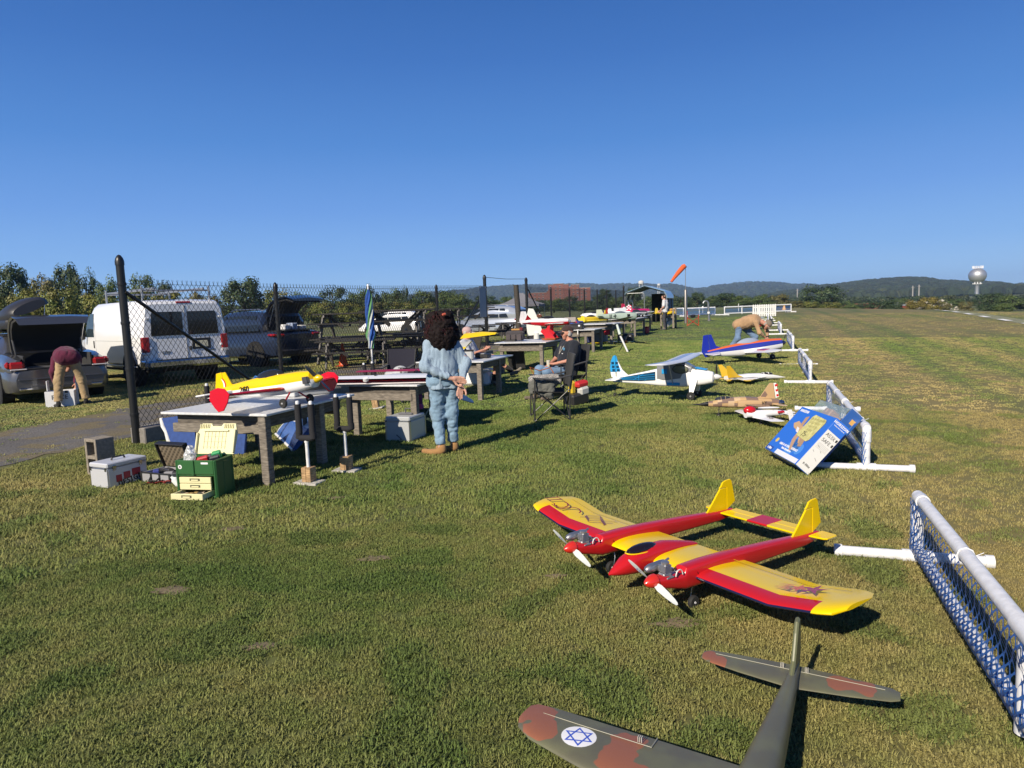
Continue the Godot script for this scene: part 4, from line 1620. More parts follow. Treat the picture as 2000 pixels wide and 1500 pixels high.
func make_van() -> void:
	var o := thing("cargo_van", "white panel van with ladder rack parked with its rear doors to the fence", "van", on(-7.95, -16.9, 0.0), deg_to_rad(47))
	var W := Color(0.80, 0.80, 0.80)
	new_part(o, "body", mats.carwhite, W, func(mb):
		mb.loft([sec(0.0, 0.5, 1.98, 0.96, 0.86, 0.1), sec(-0.04, 0.46, 2.04, 1.0, 0.9, 0.13), sec(-0.2, 0.44, 2.08, 1.01, 0.93, 0.15), sec(-1.5, 0.42, 2.1, 1.01, 0.94, 0.16), sec(-3.4, 0.42, 2.1, 1.01, 0.94, 0.16), sec(-3.62, 0.42, 2.06, 1.01, 0.93, 0.15), sec(-3.95, 0.42, 1.76, 1.01, 0.95, 0.1), sec(-4.4, 0.42, 1.34, 1.0, 0.94, 0.08), sec(-5.1, 0.42, 1.2, 0.98, 0.86, 0.1), sec(-5.35, 0.44, 1.1, 0.93, 0.8, 0.12), sec(-5.42, 0.5, 0.95, 0.85, 0.75, 0.1)], true, true, 32))
	for sx in [-1.0, 1.0]:
		new_part(o, "rear_window", mats.glass, Color(0.012, 0.014, 0.016), func(mb):
			var a: float = sx * 0.06
			var b: float = sx * 0.77
			mb.prism(PackedVector2Array([Vector2(a, 1.23), Vector2(b * 1.05, 1.23), Vector2(b, 1.76), Vector2(b * 0.96, 1.8), Vector2(a, 1.8)]), 0.03, Transform3D(Basis(), v3(0, 0.0, 0.004)), 0.008))
		var tl := new_part(o, "tail_light", mats.paint, C("8c0f12"), func(mb):
			mb.box(v3(sx * 0.94, 1.03, -0.04), v3(0.17, 0.36, 0.14), 0.02))
		new_part(tl, "reversing_lens", mats.paint, Color(0.6, 0.58, 0.56), func(mb): mb.box(v3(sx * 0.94, 0.82, -0.04), v3(0.165, 0.06, 0.14), 0.01))
		new_part(o, "door_seam", mats.plastic, Color(0.35, 0.35, 0.36), func(mb): mb.box(v3(sx * 0.005, 1.25, 0.0), v3(0.008, 1.4, 0.02), 0))
		new_part(o, "hinge", mats.carwhite, W, func(mb):
			for y in [0.95, 1.65]:
				mb.box(v3(sx * 0.87, y, 0.012), v3(0.1, 0.05, 0.03), 0.008))
	new_part(o, "bumper", mats.chrome, Color(0.65, 0.66, 0.68), func(mb):
		mb.box(v3(0, 0.56, 0.12), v3(1.98, 0.2, 0.16), 0.05)
		mb.col = Color(0.25, 0.25, 0.25)
		mb.box(v3(0, 0.665, 0.1), v3(1.5, 0.012, 0.14), 0.004)
		mb.col = Color(0.65, 0.66, 0.68)
		for sx in [-1.0, 1.0]:
			mb.box(v3(sx * 0.99, 0.56, -0.08), v3(0.06, 0.19, 0.36), 0.025))
	var np := new_part(o, "plate_holder", mats.plastic, Color(0.02, 0.02, 0.02), func(mb): mb.box(v3(0.36, 1.0, 0.0), v3(0.46, 0.27, 0.03), 0.012))
	new_part(np, "number_plate", mats.plastic, Color(0.62, 0.58, 0.4), func(mb): mb.box(v3(0.36, 0.99, 0.014), v3(0.31, 0.155, 0.012), 0.004))
	new_part(o, "door_handle", mats.plastic, Color(0.05, 0.05, 0.05), func(mb): mb.box(v3(0.08, 0.9, 0.02), v3(0.06, 0.1, 0.04), 0.01))
	new_part(o, "badge", mats.chrome, Color(0.4, 0.42, 0.44), func(mb):
		mb.text("E250", 0.085, Transform3D(Basis(), v3(-0.5, 0.83, 0.006)), 0.006)
		mb.ball(v3(0.62, 0.84, 0.0), v3(0.07, 0.03, 0.012)))
	new_part(o, "stop_lamp", mats.paint, C("a01518"), func(mb): mb.box(v3(0, 2.02, -0.02), v3(0.34, 0.05, 0.06), 0.012))
	for sx in [-1.0, 1.0]:
		new_part(o, "cab_window", mats.glass, Color(0.03, 0.045, 0.055), func(mb):
			var p := [v3(sx * 1.005, 1.22, -3.5), v3(sx * 1.0, 1.22, -4.28), v3(sx * 0.985, 1.72, -3.93), v3(sx * 0.965, 1.84, -3.75), v3(sx * 0.965, 1.84, -3.5)]
			if sx > 0:
				p.reverse()
			plate(mb, p, 0.014))
		new_part(o, "side_mirror", mats.plastic, Color(0.02, 0.02, 0.02), func(mb): mb.box(v3(sx * 1.14, 1.3, -4.15), v3(0.2, 0.3, 0.1), 0.03))
		new_part(o, "body_crease", mats.carwhite, Color(0.5, 0.5, 0.5), func(mb):
			mb.box(v3(sx * 1.008, 1.12, -1.9), v3(0.012, 0.012, 3.1), 0)
			for z in [-3.42, -4.4]:
				mb.box(v3(sx * 1.006, 1.05, z), v3(0.014, 1.15, 0.012), 0)
			mb.box(v3(sx * 1.008, 0.5, -1.95), v3(0.016, 0.03, 2.9), 0.004))
		new_part(o, "cab_door_handle", mats.plastic, Color(0.05, 0.05, 0.05), func(mb): mb.box(v3(sx * 1.015, 1.02, -3.53), v3(0.03, 0.2, 0.05), 0.01))
		for z in [-1.05, -4.5]:
			new_part(o, "wheel_arch", mats.matte, Color(0.012, 0.012, 0.012), func(mb): mb.lathe([[0.45, -0.12], [0.45, 0.14]], 24, Transform3D(Basis(Vector3.BACK, PI / 2), v3(sx * 0.87, 0.42, z))))
			wheel(o, v3(sx * 0.9, 0.37, z), 0.37, 0.25, Color(0.6, 0.6, 0.62), 8, sx)
	for z in [-0.35, -2.9]:
		new_part(o, "rack_bar", mats.galv, Color(0.5, 0.52, 0.54), func(mb):
			mb.tube([v3(-0.8, 2.32, z), v3(0.8, 2.32, z)], 0.022, 8)
			for x in [-0.8, 0.8]:
				mb.box(v3(x, 2.22, z), v3(0.04, 0.42, 0.06), 0.006))
	new_part(o, "rack_rail", mats.galv, Color(0.55, 0.58, 0.62), func(mb):
		mb.box(v3(-0.62, 2.36, -1.7), v3(0.12, 0.05, 3.3), 0.01)
		mb.box(v3(0.62, 2.36, -1.7), v3(0.06, 0.05, 2.9), 0.01))
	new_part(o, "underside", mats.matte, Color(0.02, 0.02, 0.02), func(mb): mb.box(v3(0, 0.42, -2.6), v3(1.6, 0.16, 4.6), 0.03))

func make_sedan() -> void:
	var o := thing("sedan", "grey sedan with its boot lid open facing the fence", "car", on(-9.4, -14.3), deg_to_rad(45))
	var G := Color(0.115, 0.116, 0.122)
	var K := Color(0.014, 0.014, 0.015)
	var body := new_part(o, "body", mats.car, G, func(mb):
		# below the boot opening, then the shoulders, then the cabin's lower half
		mb.loft([sec(0.02, 0.3, 0.7, 0.78, 0.72, 0.06), sec(-0.04, 0.24, 0.74, 0.86, 0.82, 0.05), sec(-0.2, 0.22, 0.72, 0.92, 0.9, 0.03), sec(-1.12, 0.2, 0.72, 0.93, 0.92, 0.02)], true, false, 35)
		mb.loft([sec(-1.1, 0.2, 1.0, 0.93, 0.8, 0.1), sec(-2.4, 0.2, 1.0, 0.93, 0.82, 0.1), sec(-3.6, 0.2, 0.98, 0.93, 0.8, 0.12), sec(-4.5, 0.22, 0.86, 0.9, 0.72, 0.12), sec(-4.8, 0.28, 0.7, 0.76, 0.6, 0.1)], true, true, 35)
		for sx in [-1.0, 1.0]:
			var rr := []
			for q in [[-0.03, 0.92, 0.84, 0.68], [-0.12, 0.95, 0.89, 0.63], [-0.5, 1.0, 0.92, 0.6], [-1.15, 1.03, 0.93, 0.62]]:
				rr.append(PackedVector3Array([v3(sx * q[3], 0.68, q[0]), v3(sx * q[2], 0.68, q[0]), v3(sx * (q[2] + 0.005), 0.8, q[0]), v3(sx * (q[2] - 0.05), q[1] - 0.06, q[0]), v3(sx * (q[2] - 0.12), q[1], q[0]), v3(sx * q[3], q[1] - 0.01, q[0])]))
			mb.loft(rr, true, true, 40))
	new_part(o, "boot_lining", mats.cloth, K, func(mb):
		mb.box(v3(0, 0.725, -0.6), v3(1.2, 0.02, 1.05), 0)
		mb.box(v3(0, 0.9, -1.08), v3(1.25, 0.4, 0.03), 0)
		for sx in [-1.0, 1.0]:
			mb.box(v3(sx * 0.6, 0.85, -0.58), v3(0.03, 0.3, 1.0), 0))
	var lid := new_part(o, "boot_lid", mats.car, G, func(mb):
		var rr := []
		for q in [[1.06, -1.02, 0.66], [1.3, -0.98, 0.68], [1.55, -0.84, 0.7], [1.74, -0.62, 0.7], [1.8, -0.36, 0.69], [1.76, -0.2, 0.66], [1.66, -0.16, 0.62]]:
			rr.append(PackedVector3Array([v3(-q[2], q[0], q[1]), v3(-q[2] * 0.5, q[0] + 0.02, q[1] - 0.015), v3(q[2] * 0.5, q[0] + 0.02, q[1] - 0.015), v3(q[2], q[0], q[1]), v3(q[2] * 0.97, q[0] - 0.035, q[1] + 0.02), v3(-q[2] * 0.97, q[0] - 0.035, q[1] + 0.02)]))
		mb.loft(rr, true, true, 40))
	new_part(lid, "lid_lining", mats.cloth, K, func(mb):
		var rr := []
		for q in [[1.1, -0.95, 0.62], [1.3, -0.92, 0.64], [1.54, -0.79, 0.66], [1.7, -0.58, 0.66], [1.745, -0.36, 0.64], [1.7, -0.22, 0.6]]:
			rr.append(PackedVector3Array([v3(-q[2], q[0], q[1]), v3(q[2], q[0], q[1]), v3(q[2] * 0.97, q[0] - 0.03, q[1] + 0.02), v3(-q[2] * 0.97, q[0] - 0.03, q[1] + 0.02)]))
		mb.loft(rr, true, true, 40))
	new_part(lid, "lid_lamp", mats.paint, C("b03030"), func(mb): mb.box(v3(0.02, 1.715, -0.28), v3(0.12, 0.02, 0.03), 0.005))
	for sx in [-1.0, 1.0]:
		new_part(o, "lid_hinge", mats.plastic, Color(0.05, 0.05, 0.05), func(mb): mb.tube([v3(sx * 0.6, 0.78, -0.9), v3(sx * 0.61, 1.05, -0.78), v3(sx * 0.62, 1.32, -0.9)], 0.02, 7))
		var tl := new_part(o, "tail_light", mats.paint, C("8a0d10"), func(mb):
			mb.box(v3(sx * 0.74, 0.81, -0.035), v3(0.26, 0.16, 0.1), 0.04, Basis(Vector3.UP, sx * 0.12))
			mb.box(v3(sx * 0.875, 0.825, -0.15), v3(0.1, 0.14, 0.24), 0.04, Basis(Vector3.UP, sx * 0.12)))
		new_part(tl, "clear_strip", mats.paint, Color(0.6, 0.55, 0.55), func(mb): mb.box(v3(sx * 0.72, 0.735, 0.012), v3(0.28, 0.025, 0.04), 0.008))
		new_part(o, "exhaust", mats.chrome, Color(0.6, 0.6, 0.62), func(mb): mb.box(v3(sx * 0.62, 0.33, 0.0), v3(0.26, 0.07, 0.08), 0.025))
		new_part(o, "side_window", mats.glass, Color(0.02, 0.024, 0.026), func(mb):
			var p := [v3(sx * 0.84, 0.99, -1.5), v3(sx * 0.83, 0.99, -3.4), v3(sx * 0.68, 1.37, -2.85), v3(sx * 0.68, 1.38, -1.95)]
			if sx > 0:
				p.reverse()
			plate(mb, p, 0.014))
		for z in [-0.95, -3.85]:
			new_part(o, "wheel_arch", mats.matte, Color(0.012, 0.012, 0.012), func(mb): mb.lathe([[0.37, -0.1], [0.37, 0.125]], 24, Transform3D(Basis(Vector3.BACK, PI / 2), v3(sx * 0.82, 0.33, z))))
			wheel(o, v3(sx * 0.84, 0.32, z), 0.32, 0.22, Color(0.3, 0.3, 0.32), 10, sx)
	new_part(o, "bumper_crease", mats.car, G * 0.8, func(mb):
		mb.box(v3(0, 0.52, 0.03), v3(1.5, 0.04, 0.03), 0.012)
		mb.box(v3(0, 0.34, 0.02), v3(1.1, 0.09, 0.04), 0.015))
	new_part(o, "boot_sill", mats.plastic, Color(0.03, 0.03, 0.03), func(mb): mb.box(v3(0, 0.735, -0.03), v3(1.2, 0.03, 0.1), 0.01))
	new_part(o, "roof", mats.car, G, func(mb):
		mb.loft([sec(-1.18, 0.96, 1.06, 0.8, 0.74, 0.04), sec(-1.45, 0.96, 1.24, 0.8, 0.68, 0.05), sec(-1.85, 0.96, 1.4, 0.81, 0.65, 0.06), sec(-2.4, 0.96, 1.46, 0.82, 0.64, 0.06), sec(-2.9, 0.96, 1.42, 0.82, 0.64, 0.06), sec(-3.4, 0.95, 1.2, 0.81, 0.68, 0.05), sec(-3.75, 0.93, 1.0, 0.8, 0.72, 0.03)], true, true, 35))
	new_part(o, "rear_window", mats.glass, Color(0.07, 0.085, 0.08), func(mb):
		plate(mb, [v3(-0.62, 1.1, -1.17), v3(0.62, 1.1, -1.17), v3(0.52, 1.41, -1.8), v3(-0.52, 1.41, -1.8)], 0.016))
	# roof box with its lid raised
	var rb := thing("roof_box", "black roof cargo box with raised lid on the grey sedan's roof", "roof box", on(-9.72, -14.1) , deg_to_rad(45))
	new_part(rb, "tray", mats.plastic, Color(0.022, 0.022, 0.024), func(mb):
		var rr := []
		for q in [[-1.0, 0.2], [-1.12, 0.36], [-1.6, 0.42], [-2.6, 0.42], [-3.0, 0.3]]:
			rr.append(PackedVector3Array([v3(-q[1] + 0.1, 1.56, q[0]), v3(q[1] + 0.1, 1.56, q[0]), v3(q[1] + 0.14, 1.68, q[0]), v3(q[1] + 0.12, 1.74, q[0]), v3(-q[1] + 0.08, 1.74, q[0]), v3(-q[1] + 0.06, 1.68, q[0])]))
		mb.loft(rr, true, true, 40))
	new_part(rb, "lid", mats.plastic, Color(0.026, 0.026, 0.028), func(mb):
		mb.xf = Transform3D(Basis(Vector3.BACK, 0.42) * Basis(Vector3.RIGHT, -0.06), v3(0.12, 1.98, 0))
		var rr := []
		for q in [[-0.86, 0.16, 0.05], [-0.92, 0.32, 0.16], [-1.1, 0.42, 0.25], [-1.7, 0.46, 0.3], [-2.6, 0.44, 0.27], [-3.0, 0.3, 0.12]]:
			var ring := PackedVector3Array()
			for i in 17:
				var a := PI * i / 16
				ring.append(v3(cos(a) * q[1], pow(sin(a), 0.6) * q[2], q[0]))
			for i in 17:
				var a := PI * (16 - i) / 16
				ring.append(v3(cos(a) * q[1] * 0.95, pow(sin(a), 0.6) * (q[2] - 0.03) - 0.004, q[0] - 0.01))
			rr.append(ring)
		mb.loft(rr, false, false, 40)
		# the rounded rear end
		mb.lathe([[0.0, 0.0], [0.16, 0.004], [0.34, 0.03]], 20, Transform3D(Basis(Vector3.RIGHT, PI / 2) * Basis.from_scale(v3(0.95, 1, 0.3)), v3(0, 0.07, -0.85)))
		mb.col = Color(0.3, 0.3, 0.31)
		mb.box(v3(-0.02, 0.12, -0.872), v3(0.16, 0.02, 0.004), 0)
		mb.col = Color(0.05, 0.05, 0.055)
		for y in [0.03, 0.06]:
			mb.box(v3(0.44, y, -1.8), v3(0.02, 0.01, 1.6), 0))
	new_part(rb, "lid_strut", mats.metal, Color(0.5, 0.5, 0.52), func(mb): mb.tube([v3(0.42, 1.72, -1.15), v3(0.46, 2.12, -1.2)], 0.012, 6))
	new_part(rb, "roof_bar", mats.plastic, Color(0.02, 0.02, 0.02), func(mb):
		for z in [-1.75, -2.5]:
			mb.box(v3(0, 1.52, z), v3(1.2, 0.05, 0.07), 0.015))

func suv_shell(o: Node3D, K: Color, mat: Material, open_back: bool) -> void:
	new_part(o, "body", mat, K, func(mb):
		mb.loft([sec(0.03, 0.4, 0.98, 0.84, 0.8, 0.06), sec(-0.03, 0.3, 1.06, 0.91, 0.85, 0.08), sec(-0.3, 0.27, 1.1, 0.95, 0.86, 0.1), sec(-1.4, 0.26, 1.08, 0.96, 0.87, 0.1), sec(-3.0, 0.26, 1.06, 0.96, 0.86, 0.1), sec(-3.5, 0.26, 1.04, 0.95, 0.82, 0.12), sec(-4.4, 0.28, 0.95, 0.93, 0.76, 0.14), sec(-4.72, 0.34, 0.8, 0.82, 0.66, 0.12)], true, true, 35))
	new_part(o, "roof", mat, K, func(mb):
		mb.loft([sec(-0.16 if not open_back else -0.62, 1.02, 1.5, 0.84, 0.66, 0.08), sec(-0.7, 1.03, 1.7, 0.86, 0.68, 0.08), sec(-1.6, 1.03, 1.76, 0.87, 0.69, 0.08), sec(-2.5, 1.02, 1.72, 0.87, 0.69, 0.08), sec(-3.1, 1.0, 1.45, 0.86, 0.72, 0.08), sec(-3.6, 0.98, 1.1, 0.85, 0.76, 0.05)], true, true, 35))
	for sx in [-1.0, 1.0]:
		for q in [[-0.72, -1.25, -0.95, -1.25], [-1.32, -2.3, -1.32, -2.28], [-2.38, -3.3, -2.38, -2.95]]:
			new_part(o, "side_window", mats.glass, Color(0.018, 0.021, 0.025), func(mb):
				var p := [v3(sx * 0.885, 1.12, q[0]), v3(sx * 0.885, 1.12, q[1]), v3(sx * 0.79, 1.6, q[3]), v3(sx * 0.79, 1.6, q[2])]
				if sx > 0:
					p.reverse()
				plate(mb, p, 0.016))
		new_part(o, "tail_light", mats.paint, C("96100f"), func(mb):
			mb.box(v3(sx * 0.72, 0.97, 0.01), v3(0.34, 0.09, 0.08), 0.03, Basis(Vector3.UP, sx * 0.1))
			mb.box(v3(sx * 0.9, 0.985, -0.14), v3(0.1, 0.08, 0.34), 0.03, Basis(Vector3.UP, sx * 0.1)))
		new_part(o, "roof_rail", mats.metal, Color(0.5, 0.5, 0.52), func(mb): mb.tube([v3(sx * 0.62, 1.74, -0.8), v3(sx * 0.62, 1.8, -1.0), v3(sx * 0.62, 1.81, -2.2), v3(sx * 0.62, 1.75, -2.4)], 0.02, 6))
		for z in [-0.9, -3.75]:
			new_part(o, "wheel_arch", mats.matte, Color(0.012, 0.012, 0.012), func(mb): mb.lathe([[0.43, -0.1], [0.43, 0.125]], 24, Transform3D(Basis(Vector3.BACK, PI / 2), v3(sx * 0.845, 0.38, z))))
			wheel(o, v3(sx * 0.86, 0.36, z), 0.36, 0.23, Color(0.1, 0.1, 0.11), 10, sx)
	new_part(o, "bumper", mats.plastic, Color(0.03, 0.03, 0.032), func(mb): mb.box(v3(0, 0.42, 0.03), v3(1.7, 0.2, 0.1), 0.04))

func make_suvs() -> void:
	var o := thing("blue_suv", "dark blue family car with raised tailgate parked right of the van", "car", on(-6.75, -21.9), deg_to_rad(58))
	var K := Color(0.018, 0.024, 0.05)
	suv_shell(o, K, mats.carwhite, true)
	new_part(o, "load_bay", mats.cloth, Color(0.012, 0.012, 0.013), func(mb):
		mb.box(v3(0, 1.3, -0.63), v3(1.3, 0.5, 0.03), 0)
		mb.box(v3(0, 1.1, -0.3), v3(1.4, 0.02, 0.6), 0))
	for q in [[-0.3, 0.18, Color(0.6, 0.6, 0.6)], [0.0, 0.22, Color(0.3, 0.36, 0.5)], [0.35, 0.14, Color(0.7, 0.68, 0.64)]]:
		new_part(o, "load", mats.plastic, q[2], func(mb): mb.box(v3(q[0], 1.12 + q[1] / 2, -0.25), v3(0.24, q[1], 0.3), 0.03))
	var tg := new_part(o, "tailgate", mats.carwhite, K, func(mb):
		var rr := []
		for q in [[1.72, -0.66, 0.64], [1.95, -0.45, 0.68], [2.12, -0.1, 0.7], [2.16, 0.3, 0.68], [2.06, 0.62, 0.62]]:
			rr.append(PackedVector3Array([v3(-q[2], q[0], q[1]), v3(0, q[0] + 0.05, q[1]), v3(q[2], q[0], q[1]), v3(q[2] * 0.95, q[0] - 0.05, q[1]), v3(-q[2] * 0.95, q[0] - 0.05, q[1])]))
		mb.loft(rr, true, true, 40))
	new_part(tg, "tailgate_lining", mats.cloth, Color(0.02, 0.02, 0.022), func(mb):
		var rr := []
		for q in [[1.7, -0.6, 0.58], [1.9, -0.42, 0.62], [2.06, -0.1, 0.64], [2.1, 0.28, 0.62], [2.02, 0.55, 0.57]]:
			rr.append(PackedVector3Array([v3(-q[2], q[0] - 0.03, q[1]), v3(q[2], q[0] - 0.03, q[1]), v3(q[2], q[0] - 0.06, q[1]), v3(-q[2], q[0] - 0.06, q[1])]))
		mb.loft(rr, true, true, 40))
	for sx in [-1.0, 1.0]:
		new_part(o, "gas_strut", mats.metal, Color(0.3, 0.3, 0.3), func(mb): mb.tube([v3(sx * 0.68, 1.25, -0.5), v3(sx * 0.64, 2.0, -0.2)], 0.012, 6))
	o = thing("silver_suv", "silver estate car parked beyond the picnic tables near the grey canopy", "car", on(0.95, -38.2, -0.12), deg_to_rad(62))
	suv_shell(o, Color(0.5, 0.54, 0.6), mats.car, false)
	new_part(o, "rear_window", mats.glass, Color(0.02, 0.022, 0.026), func(mb): plate(mb, [v3(-0.66, 1.1, -0.06), v3(0.66, 1.1, -0.06), v3(0.58, 1.5, -0.2), v3(-0.58, 1.5, -0.2)], 0.02))
	o = thing("white_car", "white car half hidden behind the picnic tables and the woman's head", "car", on(-6.3, -50.0, -0.1), deg_to_rad(75))
	suv_shell(o, Color(0.75, 0.75, 0.76), mats.carwhite, false)
	# a grey pop-up canopy beyond
	var c := thing("canopy_tent", "grey pop-up canopy standing behind the silver car", "canopy", on(0.9, -49.5, -0.1), -0.2)
	c.scale = Vector3.ONE * 0.92
	new_part(c, "canopy_roof", mats.cloth, Color(0.2, 0.2, 0.23), func(mb):
		var rr := []
		for q in [[1.62, 1.86], [1.6, 2.03], [1.1, 2.2], [0.55, 2.5], [0.12, 2.92]]:
			var ring := PackedVector3Array()
			for k in [[-1, -1], [0, -1], [1, -1], [1, 0], [1, 1], [0, 1], [-1, 1], [-1, 0]]:
				ring.append(v3(k[0] * q[0], q[1] - (0.05 if k[0] * k[1] == 0 else 0.0), k[1] * q[0]))
			rr.append(ring)
		mb.loft(rr, false, true, 30))
	for x in [-1.55, 1.55]:
		for z in [-1.55, 1.55]:
			new_part(c, "leg", mats.metal, Color(0.4, 0.4, 0.42), func(mb): mb.tube([v3(x, 0, z), v3(x, 2.0, z)], 0.02, 6))


# people (local -z is the way the body faces; feet at y = 0)
func hand(mb: MB, wrist: Vector3, dir: Vector3, palm: Vector3, curl: float, thumb_side: float) -> void:
	dir = dir.normalized()
	palm = (palm - dir * palm.dot(dir)).normalized()
	var side := dir.cross(palm) * thumb_side   # towards the thumb
	var f := Flesh.new(wrist - Vector3.ONE * 0.21, wrist + Vector3.ONE * 0.21, 0.0052, 260.0)
	f.cap(wrist - dir * 0.03, wrist + dir * 0.02, 0.023, 0.024)
	var lens := [0.064, 0.075, 0.07, 0.053]
	for i in 4:
		var o := side * (0.030 - 0.0195 * i)
		var k := wrist + dir * (0.088 - 0.004 * absf(i - 1.0)) + o
		f.cap(wrist + dir * 0.015 + o * 0.7, k, 0.0125, 0.0105)
		var a := curl * (0.75 + 0.12 * i)
		var d := dir
		var p := k
		for sgm in 3:
			var ang := a * (0.7 if sgm == 0 else 1.0)
			var ax := dir.cross(palm)
			d = d.rotated(ax.normalized(), ang)
			var l: float = lens[i] * [0.46, 0.3, 0.24][sgm]
			f.cap(p, p + d * l, 0.0098 - 0.0012 * sgm, 0.0088 - 0.0012 * sgm)
			p += d * l
	var tb := wrist + dir * 0.022 + side * 0.022 + palm * 0.008
	var t1 := tb + (side * 0.72 + dir * 0.62 + palm * 0.3).normalized() * 0.042
	var t2 := t1 + (side * 0.25 + dir * 0.85 + palm * (0.3 + curl * 0.3)).normalized() * 0.033
	f.cap(tb, t1, 0.0145, 0.0115)
	f.cap(t1, t2, 0.011, 0.0092)
	f.cap(t2, t2 + (dir * 0.9 + palm * (0.3 + curl * 0.4)).normalized() * 0.024, 0.0092, 0.008)
	f.emit(mb)

func head_shape(mb: MB, c: Vector3, b: Basis, s: float) -> void:
	# b: x to the head's right, y up, -z the way it looks
	var q := func(x: float, y: float, z: float) -> Vector3: return c + b * (v3(x, y, -z) * s)
	var f := Flesh.new(c - Vector3.ONE * 0.17, c + Vector3.ONE * 0.17, 0.0075, 120.0)
	f.cap(q.call(0, 0.035, -0.035), q.call(0, 0.04, 0.015), 0.076 * s, 0.07 * s)
	for x in [-0.022, 0.022]:
		f.cap(q.call(x, 0.0, 0.03), q.call(x * 0.7, -0.075, 0.05), 0.05 * s, 0.03 * s)
		f.cap(q.call(x * 2.2, -0.02, 0.045), q.call(x * 1.8, -0.035, 0.055), 0.02 * s, 0.02 * s)
		f.cap(q.call(x * 0.5, 0.03, 0.082), q.call(x * 1.8, 0.03, 0.07), 0.013 * s, 0.012 * s)
		f.cap(q.call(x * 3.5, 0.018, -0.012), q.call(x * 3.35, -0.022, -0.004), 0.014 * s, 0.01 * s)
	f.cap(q.call(0, -0.095, 0.06), q.call(0, -0.09, 0.062), 0.02 * s, 0.02 * s)
	f.cap(q.call(0, 0.02, 0.085), q.call(0, -0.018, 0.103), 0.009 * s, 0.014 * s)
	f.cap(q.call(-0.016, -0.056, 0.083), q.call(0.016, -0.056, 0.083), 0.009 * s, 0.009 * s)
	f.emit(mb)

